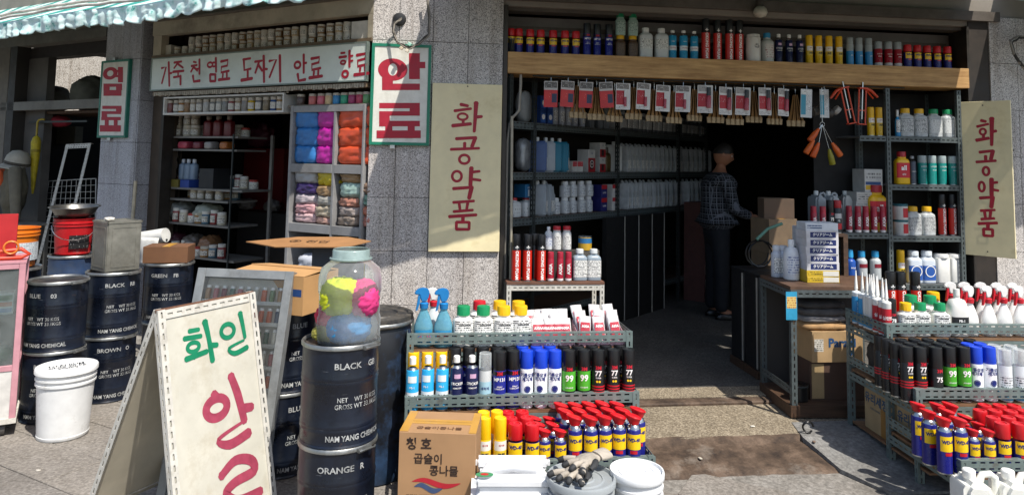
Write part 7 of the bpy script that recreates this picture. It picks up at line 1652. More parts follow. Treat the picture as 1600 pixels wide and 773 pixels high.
# bottom tier
f3 = .05
srow(FR, 'yell', [756, 780], t3, f3, 'yellow can with white label', 'at front of bottom tier, left stand'); srow(FR, 'yell', [754, 775], t3, .13, 'yellow can', 'in second row of bottom tier, left stand')
srow(FR, 'wdm', [804.5, 830], t3, f3, 'round capped oil can', 'at front of bottom tier, left stand'); srow(FR, 'wdm', [797, 822], t3, .13, 'round capped oil can', 'in second row of bottom tier, left stand'); srow(FR, 'wdm', [792, 815], t3, .21, 'round capped oil can', 'in third row of bottom tier, left stand')
srow(FR, 'wds', [850, 874], t3, f3, 'small flip nozzle oil can', 'at front of bottom tier, left stand'); srow(FR, 'wds', [842, 863], t3, .125, 'small oil can with red flip nozzle', 'in second row, left stand'); srow(FR, 'wds', [836, 858], t3, .20, 'small oil can with red flip nozzle', 'in third row, left stand')
srow(FR, 'wdb', [898, 921.5, 944, 967, 989.5], t3, f3, 'tall flip nozzle oil can', 'at front of bottom tier, left stand'); srow(FR, 'wdb', [884, 906, 928, 951, 973, 997], t3, .135, 'tall oil can with red flip nozzle', 'in second row, left stand'); srow(FR, 'wdb', [877, 899, 921, 943, 964], t3, .22, 'tall oil can with red flip nozzle', 'in third row, left stand')
# ---- shelf of foam cans inside the left jamb
zs_ = FR.z(866, 440, .15); sh = link('plank_shelf', None, None, Matrix.Translation(FR.pt(1.5, .05, .082))); tag(sh, 'plank shelf on slotted steel legs behind the left stand', 'shelf'); shi = sh.matrix_basis.inverted()
ua, ub = FR.u(789, .15, zs_), FR.u(944, .15, zs_)
ua = max(ua, 1.095)
link('plank', fbox(FR, ua, ub, -.12, .16, zs_ - .02, zs_, mat('6b4a3a', .6, wear=.2, scale=8)), sh, shi)
RzR = Matrix.Rotation(math.atan2(FR.d.y, FR.d.x), 4, 'Z')
link('front_rail', slot_bar(round(ub - ua, 2), .045, M_STEELW, 1), sh, shi @ Matrix.Translation(FR.pt(ua, .155, zs_ - .066)) @ RzR)
for uu in (ua, ub - .034):
    for nn in (.157, -.10): link('leg', post_mesh(round(zs_ - .021 - .082, 2), M_STEELW, .034), sh, shi @ Matrix.Translation(FR.pt(uu, nn, .082)) @ RzR)
def prow(kit, pxs, n, noun, where, dz=.0006, **kw): row(KITS[kit], FR, pxs, n, zs_ + dz, noun, where, **kw)
prow('foam', [806, 823.5, 845], .11, 'tall red and black foam can', 'on the plank shelf'); prow('foam', [834], .04, 'tall foam can', 'half hidden behind the others on plank shelf', turn=1.5)
prow('axia', [860, 875, 888], .12, 'slim crimson spray can', 'on the plank shelf'); prow('greysq', [905.5, 927.5], .09, 'grey square bottle with white label', 'on the plank shelf')
bx_ = carton('riser', .26, .10, .225, mat('3a3430', .7), name='wooden_riser', cat='riser'); bx_.place(TR(FR.pt(FR.u(880, -.03, zs_ + .1), -.03, zs_ + .0006), FR.ang), 'dark riser block at the back of the plank shelf')
for i, px in enumerate((870, 885.5)): KITS['redcap'].place(TR(FR.pt(FR.u(px, -.01, zs_ + .3), -.01, zs_ + .226), FR.ang), which(i, 2, 'red capped white bottle', 'on the riser of plank shelf'), 'red capped bottles on riser')
KITS['wlarge'].place(TR(FR.pt(FR.u(857, -.03, zs_ + .3), -.03, zs_ + .226), FR.ang, sc=.7), 'small white bottle left of the red caps on riser')
k = Kit('paint_tin', 'tin'); k.add('body', MB().lathe([(.055, 0), (.055, .10), (.052, .102)], 24).mesh(mat('b8922a', .35), 40)); k.add('band', MB().lathe([(.0558, .055), (.0558, .095)], 24, cap=False).mesh(mat('2a6a9c', .35)), 0); k.add('lid', MB().lathe([(.05, .10), (.055, .102), (.055, .108), (.045, .106)], 24).mesh(M_TIN, 40)); 
pt_ = FR.pt(FR.u(914, -.03, zs_ + .3), -.03, zs_ + .226); k.place(TR(pt_, FR.ang), 'blue and yellow paint tin at right end of plank shelf')
rb2 = carton('riser2', .15, .10, .225, mat('55524c', .7), name='wooden_riser', cat='riser'); rb2.place(TR(FR.pt(FR.u(914, -.03, zs_ + .1) + .03, -.03, zs_ + .0006), FR.ang), 'grey riser block behind the square bottles on plank shelf')
# ---- right stand
FS = Frame((2.02, 5.0), (1, .06))
s1, s2, s3 = (.95, .665, .52), (1.20, .395, .55), (1.53, .175, .95)
stand(FS, 0.0, 1.35, [s1, s2, s3], .55, 'stepped green grey steel stand of spray goods at right edge', 0.0, True)
V1, V2, V3 = 'on top tier of right stand', 'on middle tier of right stand', 'on bottom tier of right stand'
tubes = [('sealB', 1321, .30), ('sealW', 1330, .25), ('sealW', 1340, .20), ('sealR', 1348.5, .15), ('sealR', 1362, .09), ('sealR', 1379, .055), ('sealB', 1336, .37), ('sealR', 1372, .16), ('sealW', 1356, .22), ('sealR', 1366, .24)]
for i, (kk, px, dn) in enumerate(sorted(tubes, key=lambda q: q[1])):
    n_ = s1[0] - dn; KITS[kk].place(TR(FS.pt(max(.035, FS.u(px, n_, s1[1] + .1)), n_, s1[1] + .0006), FS.ang + random.uniform(-.3, .3)), which(i, 10, {'sealB': 'blue', 'sealW': 'white and blue', 'sealR': 'red'}[kk] + ' sealant tube with long nozzle', 'at corner of right stand'), 'sealant tubes')
def vrow(kit, pxs, t, dn, noun, where, **kw): row(KITS[kit], FS, pxs, t[0] - dn, t[1] + .0006, noun, where, jit=.15, **kw)
vrow('k78', [1395], s1, .055, 'small black can', 'right of sealant tubes on right stand', sc=.8); vrow('wbY', [1416], s1, .06, 'yellow capped white bottle', V1, sc=.9); vrow('wbG', [1440, 1469], s1, .06, 'green capped white bottle', 'at front of top tier, right stand', sc=.9); vrow('wbG', [1425, 1453], s1, .18, 'green capped white bottle', 'in second row of right stand'); vrow('wbY', [1458], s1, .30, 'yellow capped white bottle', 'in third row of right stand')
vrow('procan', [1496], s1, .07, 'white bottle with black label', V1, sc=.95); vrow('wtrig', [1518, 1546, 1571, 1596], s1, .075, 'white trigger bottle with red lever', 'at front of right stand'); vrow('wtrig', [1490, 1512, 1537, 1561, 1586], s1, .19, 'white trigger bottle with red lever', 'in second row of right stand'); vrow('foam', [1393, 1409, 1431], s1, .33, 'red and black foam can', 'at back of right stand', sc=.86)
vrow('k77', [1419, 1439], s2, .05, 'black striped can', 'at front of middle tier, right stand'); vrow('k75', [1463], s2, .05, 'plain black can', V2); vrow('g99', [1485.5, 1507.5], s2, .05, 'black can with green label', V2); vrow('oilrem', [1528, 1549], s2, .05, 'blue capped white can', V2); vrow('cleardu', [1572, 1594], s2, .05, 'clear capped pale can', V2)
vrow('k77', [1402, 1424, 1447, 1469, 1491], s2, .13, 'black capped can', 'in second row of middle tier, right stand'); vrow('oilrem', [1513, 1534], s2, .13, 'blue capped can', 'in second row of middle tier, right stand'); vrow('cleardu', [1557, 1580], s2, .13, 'clear capped can', 'in second row of middle tier, right stand'); vrow('k77', [1388, 1410, 1432, 1453, 1474, 1496, 1518], s2, .21, 'black capped can', 'in third row of middle tier, right stand'); vrow('k77', [1376, 1396], s2, .30, 'black striped can', 'at back corner of middle tier, right stand')
vrow('wdb', [1477, 1500], s3, .05, 'tall flip nozzle oil can', 'at front of bottom tier, right stand'); vrow('wds', [1523, 1546], s3, .05, 'small flip nozzle oil can', 'at front of bottom tier, right stand'); vrow('wdm', [1570, 1595], s3, .05, 'round capped oil can', 'at front of bottom tier, right stand')
vrow('wdb', [1453, 1484], s3, .15, 'tall oil can with red flip nozzle', 'in second row, right stand'); vrow('wds', [1507, 1530], s3, .14, 'small oil can with red flip nozzle', 'in second row, right stand'); vrow('wdm', [1553, 1577, 1600], s3, .14, 'round capped oil can', 'in second row, right stand')
vrow('wdb', [1437, 1466, 1487], s3, .25, 'tall oil can with red flip nozzle', 'in third row, right stand'); vrow('wds', [1511], s3, .23, 'small oil can with red flip nozzle', 'in third row, right stand'); vrow('wdm', [1534, 1557, 1580, 1602], s3, .23, 'round capped oil can', 'in third row, right stand'); vrow('wdm', [1541, 1563, 1585], s3, .31, 'round capped oil can', 'in back row, right stand')
# cartons in the side of the right stand
KR = mat('a08a66', .75, wear=.10, scale=7)
kq = carton('glasscleaner', .30, .24, .25, KR, [(.55, .72, .0, .62, mat('8f6a35', .4))], [('유리세정', .062, .70, flat('1f4a6a'), dict(bold=.02, x=-.03)), ('GLASS CLEANER', .014, .50, flat('3f5a6a'), dict(x=-.04))], name='carton', cat='carton')
shb = link('stand_base', None, None, None) if False else None
u_, n_ = .16, .78
for i, (nn, lab_) in enumerate(((.80, 'kraft carton with blue lettering low in side of right stand, rear'), (1.12, 'kraft carton with blue lettering low in side of right stand, front'))):
    kq.place(TR(FS.pt(.155, nn, .093), FS.ang - R(90)), lab_, 'cartons inside right stand')
solid('base_board', fbox(FS, .01, 1.34, .56, 1.28, .08, .092, M_BOARD), 'low base board inside the right stand under the cartons', 'board')
bundle(.10, .72, .345, .12, .2, .26, mat('3b352f', .8, wear=.2), 700, 'dark cloth sack stuffed in side of right stand', None, .2, name='sack', cat='sack', F=FS, power=2.4); bundle(.06, .80, .35, .07, .14, .16, mat('c2c4c4', .5, wear=.1), 701, 'crumpled white plastic bag in side of right stand', None, .25, name='plastic_bag', cat='bag', F=FS, power=2.2)
# big white jerrycans at the bottom right
for i, (px, lab_) in enumerate(((1527, 'left big white jerrycan at bottom right corner'), (1588, 'right big white jerrycan at bottom right corner'))):
    p = at_y(px, 745, 3.22); KITS['jbig'].place(TR((p.x, p.y, .001), R(-4), sc=.29 / .36 * (1.08)), lab_, 'big jerrycans')
# ================================================================== IN FRONT OF THE LEFT STAND
p = at_y(686, 676, 3.06); bw_, bh_ = .315, round(p.z - .001, 3)
kbx = carton('sprouts', bw_, .25, bh_, mat('a07b56', .7, wear=.06, scale=6), [], [('청 호', .050, 1 - .048 / bh_, flat('2a1a14'), dict(bold=.025, x=-.075)), ('곱슬이', .044, 1 - .105 / bh_, flat('2a1a14'), dict(bold=.015, x=-.035)), ('콩나물', .044, 1 - .150 / bh_, flat('2a1a14'), dict(bold=.015, x=.03)), ('자연의 신선함을 그대로 담았습니다.', .0165, 1 - .252 / bh_, flat('2a1a14'), dict(bold=.015))], name='carton', cat='carton')
def swoosh(z, c, dz):
    N = 16; P = []
    up = [(-.10 + .20 * i / N, z + .012 * math.sin(i / N * 2 * math.pi + .6) + .018 * math.sin(math.pi * i / N)) for i in range(N + 1)]; dn_ = [(x, zz - .022 * math.sin(math.pi * i / N) ** .7 - .001) for i, (x, zz) in enumerate(up)]
    return [('p', [up[i], up[i + 1], dn_[i + 1], dn_[i]]) for i in range(N)]
kbx.add('swoosh_mark', strokes(swoosh(bh_ - .200, 0, 0), flat('a81c2a'), .1262, 0.0), 0); kbx.add('swoosh_mark', strokes([('p', [(x * .6 - .03, z - .002) for x, z in q[1]]) for q in swoosh(bh_ - .218, 0, 0)], flat('3a4a6a'), .1262, 0.0), 0)
kbx.add('tape', MB().box(-bw_ / 2 - .0005, bw_ / 2 + .0005, -.026, .026, bh_ + .0004, bh_ + .0012).mesh(TAPE), 0); kbx.add('tape', MB().box(-bw_ / 2 - .0006, -bw_ / 2 + .035, -.12, .12, bh_ + .0013, bh_ + .0018).mesh(TAPE), 0); kbx.add('tape', MB().box(bw_ / 2 - .03, bw_ / 2 + .0006, -.12, .12, bh_ + .0013, bh_ + .0018).mesh(TAPE), 0)
kbx.add('lettering', text_mesh('곱슬이콩나물', .035, flat('5a3a24'), .02), 0, Matrix.Translation((0, -.075, bh_ + .0008)) @ Matrix.Rotation(R(-90), 4, 'X')); kbx.add('flap_seam', MB().box(-bw_ / 2 + .002, bw_ / 2 - .002, -.0008, .0008, bh_ + .0013, bh_ + .0017).mesh(flat('6d4a28')), 0)
kbx.place(TR((p.x, p.y + .125, .001), R(-3)), 'big taped kraft carton with black lettering in front of left stand')
# white jerrycan lying flat side up
p = at_y(802, 742, 2.92); k = Kit('white_jerrycan', 'jerrycan'); M_WJ = mat('d8d9da', .35, wear=.04)
k.add('body', MB().box(-.145, .145, -.12, .12, 0, .30).mesh(M_WJ, 40, bevel=.03, bseg=3)); k.add('top_ridge', MB().box(-.135, .135, -.10, -.055, .292, .335).mesh(M_WJ, 40, bevel=.014, bseg=3)); k.add('top_ridge', MB().box(-.135, .135, .055, .10, .292, .335).mesh(M_WJ, 40, bevel=.014, bseg=3))
k.add('handle', MB().tube([(-.10, 0, .29), (-.08, 0, .325), (0, 0, .333), (.08, 0, .325), (.10, 0, .29)], [.026, .022, .02, .022, .026], 10).mesh(M_WJ, 60)); k.add('sticker', MB().lathe([(.03, 0), (.03, .0012)], 20, Matrix.Translation((-.10, -.078, .3352)) @ Matrix.Diagonal((1, .6, 1, 1))).mesh(mat('3f8a5a', .4)), 1); k.add('sticker_mark', MB().lathe([(.014, 0), (.014, .0008)], 16, Matrix.Translation((-.10, -.078, .3366)) @ Matrix.Diagonal((1, .6, 1, 1))).mesh(flat('b52a2a')), 1)
k.place(TR((p.x, p.y + .08, .001), R(2), sc=(p.z + .005) / .335), 'white jerrycan with round green sticker at bottom edge beside carton')
# grey lidded pail with gloves, small white pail
p = at_y(908, 742, 2.90); gz_ = p.z
kg = pail('greypail', .125, round(gz_ - .008, 3), '8d9294', '969b9d', name='grey_pail', lidtext=None, bail=False); kg.place(TR((p.x, p.y, .001), 0), 'grey lidded pail carrying dirty work gloves')
kg.h = gz_
p2_ = at_y(995, 733, 2.95); kw2 = pail('smallwhite', .100, round(p2_.z - .006, 3), 'd6d7d7', 'dfe0e0', name='white_pail', bail=False)
kw2.add('label_band', MB().patch(.0975, p2_.z * .2, p2_.z * .62, -1.2, 1.2, 12).mesh(printed('17181a', 'd8d8d8', .03, .35), 80), 0); kw2.add('lettering', text_mesh('OOO', .05, T_WHITE, .0, wrap=.102), 0, Matrix.Translation((0, 0, p2_.z * .80))); kw2.place(TR((p2_.x, p2_.y, .001)), 'small white lidded pail with ringed lid right of grey pail')
def glove(key, c):
    k = Kit('work_glove', 'glove'); m_ = mat(c, .9, wear=.25, scale=18, bmp=.3); md = mat('2a2b2c', .7, wear=.25, scale=18)
    k.add('palm', bag_mesh(.085, .10, .03, m_, 90, .12, 22, 12, 2.6)); k.add('cuff', MB().lathe([(.036, 0), (.04, .02), (.041, .05)], 16, Matrix.Translation((0, .045, .016)) @ Matrix.Rotation(R(-90), 4, 'X') @ Matrix.Diagonal((1, .4, 1, 1))).mesh(m_, 60))
    for x, L_, a in ((-.033, .055, .14), (-.011, .07, .04), (.011, .068, -.05), (.032, .052, -.16)):
        k.add('finger', MB().tube([(x, -.035, .014), (x - a * .1, -.035 - L_ * .5, .018), (x - a * .25, -.035 - L_ * .85, .012), (x - a * .27, -.035 - L_, .008)], [.0125, .012, .011, .006], 8).mesh(m_, 70)); k.add('fingertip', MB().tube([(x - a * .18, -.035 - L_ * .68, .0155), (x - a * .26, -.035 - L_ * .95, .010), (x - a * .28, -.035 - L_ * 1.04, .008)], [.0128, .0115, .006], 8).mesh(md, 70))
    k.add('thumb', MB().tube([(.036, .01, .014), (.06, -.015, .016), (.068, -.04, .01)], [.014, .0125, .007], 8).mesh(md, 70)); return k
gk = glove('g', 'a0978a')
gk.place(TR((p.x - .02, p.y + .0, gz_ + .003), R(-35), sc=1.0), 'dirty black tipped glove lying below the other on grey pail', 'work gloves'); gk.place(TR((p.x + .03, p.y + .04, gz_ + .030), R(-58), R(3), sc=1.0), 'dirty glove lying crosswise on top on grey pail', 'work gloves')
# ================================================================== COUNTER AND RIGHT RACK
CT = link('steel_counter', None, None, Matrix.Translation((1.95, 4.7, .066))); tag(CT, 'slotted steel counter with wooden top and base right of entrance', 'counter'); cti = CT.matrix_basis.inverted()
FC = Frame((1.72, 5.02), (1, .06)); cz = .85; cw_, cd = .72, .46
link('top', fbox(FC, 0, cw_, 0.0, cd, cz - .02, cz, mat('5a4232', .6, wear=.25, scale=8)), CT, cti); link('base', fbox(FC, -.01, cw_, -.01, cd + .01, .066, .135, W_DARK), CT, cti)
RzC = Matrix.Rotation(math.atan2(FC.d.y, FC.d.x), 4, 'Z'); RsC = RzC @ Matrix.Rotation(R(90), 4, 'Z')
link('front_rail', slot_bar(cw_, .045, M_STEEL, 1), CT, cti @ Matrix.Translation(FC.pt(0, cd + .003, cz - .066)) @ RzC); link('side_rail', slot_bar(cd, .045, M_STEEL, 1, flange=0), CT, cti @ Matrix.Translation(FC.pt(-.003, cd, cz - .066)) @ RsC); link('side_rail', slot_bar(cd, .045, M_STEEL, 1, flange=0), CT, cti @ Matrix.Translation(FC.pt(-.003, cd, .20)) @ RsC)
for uu in (0, cw_ - .036):
    for nn in (cd + .004, .01): link('leg', post_mesh(round(cz - .022 - .136, 2), M_STEEL, .036), CT, cti @ Matrix.Translation(FC.pt(uu, nn, .136)) @ RzC)
link('back_panel', fbox(FC, .0, cw_, -.006, .0, .136, cz - .022, mat('3a3632', .8)), CT, cti)
k = carton('paradi', .34, .24, .19, mat('a88a62', .75, wear=.08), [(.04, .22, .35, .75, printed('c9c4b8', '4a4238', .012, .5))], [('Paradi', .075, .62, flat('1f4a78'), dict(bold=.03, x=.03)), ('w', .06, .30, flat('1f4a78'), dict(bold=.03, x=.08))], name='carton', cat='carton')
DC = carton('darkc', .36, .26, .235, mat('4a352a', .7, wear=.12), [(.03, .25, .05, .95, 'a08862')], name='carton', cat='carton')
DC.place(TR(FC.pt(.34, .24, .1356), FC.ang), 'dark carton on the base of the steel counter'); k.place(TR(FC.pt(.33, .26, .371), FC.ang + .06), 'kraft carton with blue lettering inside the steel counter')
for i, (c, h_) in enumerate((('b08a5e', .05), ('8f8a86', .04), ('5d5a58', .05), ('4a4644', .045))):
    o = link('folded_cloth', bag_mesh(.30, .2, h_, mat(c, .9, wear=.2, scale=20, bmp=.3), 720 + i, .06, 26, 8, 6), None, TR(FC.pt(.26, .28, .5616 + [0, .048, .086, .134][i]), FC.ang + .1 * (i % 2))); tag(o, ['tan', 'pale grey', 'mid grey', 'dark grey'][i] + ' folded cloth in the pile inside the steel counter', 'cloth', 'folded cloths')
k = Kit('black_pot', 'pot'); k.add('body', MB().lathe([(.05, 0), (.056, .004), (.056, .10), (.05, .104), (.01, .104)], 20).mesh(M_BLACKP, 40)); k.add('lid_ring', MB().lathe([(.057, .085), (.06, .09), (.057, .096)], 20, cap=False).mesh(M_STEELD), 0); k.place(TR(FC.pt(.09, .36, .1356)), 'small black pot at the front of counter base')
tagk = Kit('hanging_card', 'card'); tagk.add('card', MB().box(-.035, .035, -.001, .001, -.17, 0).mesh(mat('2f93b8', .5), fix=False)); tagk.add('printed_panel', MB().add([(-.03, -.0016, -.10), (.03, -.0016, -.10), (.03, -.0016, -.03), (-.03, -.0016, -.03)], [(0, 1, 2, 3)]).mesh(printed('d8c070', 'a02a2a', .014, .5)), 0); tagk.place(TR(FC.pt(.0, cd + .012, cz - .03), FC.ang), 'small blue card with yellow print hung on counter corner')
# on the counter
ztc = cz + .0006
row(KITS['wslim'], FC, [1214, 1224], .10, ztc, 'slim pale bottle', 'on the counter'); row(KITS['wlarge'], FC, [1237], .20, ztc, 'white bottle with blue print', 'at front of the counter')
YB = carton('yb', .215, .15, .038, mat('c9a92a', .5), [(.05, .5, .2, .8, printed('c9a92a', '3a3420', .012, .5)), (.5, .98, .1, .9, 'd0cec4')], name='box'); BB = carton('bb', .215, .15, .050, mat('c4c2c4', .5), [(.12, .92, .15, .85, '17275c')], [('クリアジーム', .022, .5, T_WHITE, dict(bold=.03))]); WB2 = carton('wb2', .21, .15, .05, mat('c6cbd0', .5), [(.05, .5, .2, .8, printed('c6cbd0', '1f3f6a', .014, .6))])
u_ = FC.u(1275, .22, cz + .1); zz = ztc
for i in range(2): YB.place(TR(FC.pt(u_, .24, zz), FC.ang + random.uniform(-.03, .03)), ['bottom', 'second'][i] + ' yellow box under the blue labelled boxes', 'yellow boxes'); zz += .0385
for i in range(5): BB.place(TR(FC.pt(u_ + random.uniform(-.004, .004), .24, zz), FC.ang + random.uniform(-.03, .03)), ['bottom', 'second', 'third', 'fourth', 'top'][i] + ' navy and white box of the stack on counter', 'navy and white boxes'); zz += .0505
WB2.place(TR(FC.pt(u_, .24, zz), FC.ang - .05), 'pale blue box on top of the navy and white boxes')
SMB = carton('smb', .09, .1, .045, mat('b9bcc0', .5), [(.1, .9, .2, .8, printed('b9bcc0', '2a2a3a', .014, .5))])
bs_ = carton('grstack', .13, .16, .20, mat('4a4744', .7), name='carton', cat='carton'); bs_.place(TR(FC.pt(FC.u(1256, .06, cz + .1), .06, ztc), FC.ang), 'dark carton behind the box stack on counter')
for i in range(3): SMB.place(TR(FC.pt(FC.u(1253, .06, cz + .3), .06, ztc + .2005 + .0455 * i), FC.ang), ['lowest', 'middle', 'top'][i] + ' small white box behind the stack on counter', 'small white boxes')
# dark cabinets between counter and shopkeeper
M_DCAB = mat('17181a', .45, wear=.2)
for i, (n0_, n1_) in enumerate(((.60, .82), (.36, .585))):
    k = Kit('black_cabinet', 'cabinet'); k.add('body', MB().box(0, .5, 0, n1_ - n0_, 0, .66).mesh(M_DCAB, bevel=.004, bseg=1)); k.add('edge_strip', MB().box(-.004, -.0005, .015, .035, .01, .65).mesh(mat('9a968c', .5)), 0); k.add('top_board', MB().box(-.005, .5, 0, n1_ - n0_, .6605, .675).mesh(M_DCAB), 0)
    k.add('plinth', MB().box(-.012, .5, -.004, n1_ - n0_ + .004, -.055, 0).mesh(W_DARK))
    k.place(TR(FR.pt(2.83, n1_ - .02, .137), math.atan2(FR.d.y, FR.d.x)), ['nearer', 'farther'][i] + ' low black cabinet along the right of the entrance', 'black cabinets')
BC = carton('browncb', .27, .24, .27, mat('6d5a44', .75, wear=.12), name='carton', cat='carton', tape=TAPE); 
for i in range(4): BC.place(TR(FR.pt(FR.u(1209, .10, 1.0), .10, .082 + .2705 * i), FR.ang + .06 * i), ['lowest', 'second', 'third', 'top'][i] + ' brown carton of the stack behind the black cabinets', 'brown cartons behind the counter')
BC2 = carton('browncb2', .24, .2, .16, mat('5d4a3a', .75), name='carton', cat='carton'); BC2.place(TR(FR.pt(FR.u(1212, .08, 1.2), .08, 1.165), FR.ang - .2), 'smaller brown carton on top of the carton behind counter')
k = Kit('coiled_hose', 'hose'); k.add('coil', MB().tube([(.10 * math.cos(a * .5), -.02 + .004 * a, .11 + .10 * math.sin(a * .5)) for a in range(26)], .007, 6).mesh(M_BLACKP, 60)); k.add('strap', MB().tube([(-.05, -.03, .22), (.04, -.03, .30), (.16, -.02, .34)], .012, 6).mesh(mat('5f8a78', .6), 60)); k.place(TR(FR.pt(3.0, .50, .813), FR.ang), 'coiled black hose with green strap beside the brown carton')
# table part and tall rack at the right
n0r = -.02; zt_ = FR.z(1355, 364, n0r); zc_ = FR.z(1350, 438, n0r)
ra, rm, re = FR.u(1313, n0r, 1.2), FR.u(1390, n0r, 1.4), FR.u(1505, n0r, 1.4)
RR = link('goods_rack', None, None, Matrix.Translation(FR.pt(4.6, -.2, .082))); tag(RR, 'tall slotted steel rack of bottles beside the right jamb', 'rack'); rri = RR.matrix_basis.inverted()
ztop = 2.28
for uu, h_ in ((ra, zt_), (rm - .018, ztop), (re - .036, ztop)):
    for nn in (n0r + .004, -.42): link('post', post_mesh(round(h_ - .084, 2), M_STEEL, .038), RR, rri @ Matrix.Translation(FR.pt(uu, nn, .082)) @ RzR)
RSZ = [FR.z(1450, 214, n0r), FR.z(1450, 289, n0r), FR.z(1450, 369, n0r), FR.z(1450, 444, n0r)]
def rshelf(a, b_, z_):
    link('shelf_board', fbox(FR, a + .03, b_ - .03, -.40, n0r - .006, z_ - .012, z_, mat('5d5f60', .6)), RR, rri); link('shelf_edge', slot_bar(round(b_ - a - .04, 3), .045, M_STEEL, 1), RR, rri @ Matrix.Translation(FR.pt(a + .02, n0r, z_ - .048)) @ RzR)
for z_ in RSZ: rshelf(rm, re, z_)
rshelf(ra, rm, zt_); rshelf(ra, rm, zc_)
zu_ = FR.z(1360, 212, n0r); rshelf(FR.u(1340, n0r, zu_), rm, zu_); link('post', post_mesh(round(ztop - zt_ - .002, 2), M_STEELD, .034), RR, rri @ Matrix.Translation(FR.pt(FR.u(1337, -.38, 1.6), -.38, zt_ + .001)) @ RzR)
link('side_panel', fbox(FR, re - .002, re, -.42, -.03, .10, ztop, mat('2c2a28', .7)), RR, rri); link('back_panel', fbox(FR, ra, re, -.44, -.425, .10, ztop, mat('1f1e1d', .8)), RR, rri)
def rr(kit, pxs, zi, noun, where='on the right rack', n=-.10, **kw): row(KITS[kit], FR, pxs, n, (RSZ[zi] if isinstance(zi, int) else zi) + .0006, noun, where, **kw)
T0, T1, T2, T3 = 'on top shelf of right rack', 'on second shelf of right rack', 'on third shelf of right rack', 'on lowest shelf of right rack'
rr('glue', [1402.5], 0, 'slim blue glue bottle', T0); rr('clY', [1415.5, 1437.5], 0, 'yellow capped clear bottle', T0); rr('clG', [1459.5, 1481.5], 0, 'green capped clear bottle', T0)
rr('all', [1409], 1, 'yellow detergent bottle', T1, sc=.95); rr('darksil', [1426], 1, 'dark silver can', T1); rr('teal', [1441.5, 1457, 1472.5, 1488], 1, 'teal can with silver top', T1)
STN = Kit('stacked_tin', 'tin'); STN.h = .135; STN.add('body', MB().lathe([(.06, 0), (.062, .003), (.062, .115), (.058, .118)], 24).mesh(mat('c9c8c4', .4), 40)); STN.add('lid', MB().lathe([(.06, .115), (.063, .117), (.063, .132), (.058, .135)], 24).mesh(mat('1f5f6a', .4), 40)); STN.add('label', MB().patch(.0628, .02, .10, -.2, .9, 8).mesh(mat('b5202c', .4), 80), 0)
for t in (0, 1): STN.place(TR(FR.pt(FR.u(1406.5, -.1, RSZ[2] + .1), -.1, RSZ[2] + .0006 + .1355 * t), FR.ang), ['lower', 'upper'][t] + ' white tin with teal lid on third rack shelf', 'white tins')
rr('clY', [1427, 1448.5], 2, 'yellow capped clear bottle', T2); rr('foam', [1472, 1489], 2, 'red and black foam can', T2)
rr('yell', [1408], 3, 'yellow can', T3, sc=1.1); rr('blueshield', [1428, 1448.5], 3, 'pale bottle with blue label', T3); rr('wtub', [1471, 1491], 3, 'plain white tub', T3)
rr('yell', [1361, 1374], zu_, 'yellow and red tube', 'on small upper shelf of right rack', n=-.12)
# on the table part
rr('axia', [1327, 1340, 1352.5, 1365.5, 1379], zt_, 'crimson spray can', 'on the table of right rack', n=-.07); rr('blkred', [1309.5], zt_ , 'black and red can', 'left of crimson cans on right rack', n=-.10) if False else None
WBX = carton('wbx', .20, .2, .085, mat('b4b3ae', .6), [(.05, .9, .25, .8, printed('b4b3ae', '2a2a2e', .02, .5))]); zz = zt_ + .0006 
for i in range(4): WBX.place(TR(FR.pt(FR.u(1346, -.22, zt_ + .3), -.24, zz + .0855 * i + .0), FR.ang + random.uniform(-.03, .03)), ['bottom', 'second', 'third', 'top'][i] + ' white carton of the stack on right rack table', 'white cartons stack')
WBY = carton('wby', .17, .18, .20, mat('c0c0bc', .6), [(.05, .9, .1, .3, 'c9a02a'), (.05, .9, .32, .45, '2a4a7a'), (.1, .9, .6, .9, printed('c0c0bc', '2a2a2e', .03, .5))]); WBY.place(TR(FR.pt(FR.u(1355, -.24, zt_ + .5), -.24, zz + .3425), FR.ang), 'white box with yellow stripe on top of the carton stack')
rr('all', [1369], zt_ + .0, 'yellow detergent bottle', 'behind crimson cans on right rack table', n=-.16, sc=1.35) 
rr('sila', [1347, 1368], zc_, 'silver bottle with blue cap', 'in lower cell of right rack', n=-.08); rr('silb', [1329], zc_, 'blue bottle', 'in lower cell of right rack', n=-.08)
# low goods table left of the rack
GT = link('goods_table', None, None, Matrix.Translation(FR.pt(3.9, -.1, .082))); tag(GT, 'dark table of cans between the counter and right rack', 'table'); gti = GT.matrix_basis.inverted(); ga, gb = FR.u(1262, .05, 1.05), ra - .01
link('top', fbox(FR, ga, gb, -.45, .10, zt_ - .02, zt_, W_DARK), GT, gti)
for uu in (ga, gb - .04):
    for nn in (.06, -.45): link('leg', fbox(FR, uu, uu + .04, nn, nn + .04, .082, zt_ - .021, W_DARK), GT, gti)
rr('axia', [1271, 1285.5], zt_, 'crimson spray can', 'on the dark table behind counter', n=.02); rr('blkred', [1309], zt_, 'black and red can', 'on the dark table behind counter', n=.0); rr('k75', [1297], zt_, 'black can', 'on the dark table behind counter', n=-.02)
rr('jcgrey', [1281, 1299], zt_, 'grey jerrycan', 'at the back of dark table', n=-.22, sc=1.15); rr('jcwhite', [1325], zt_, 'pale jerrycan', 'at the back of dark table', n=-.30, sc=1.15)

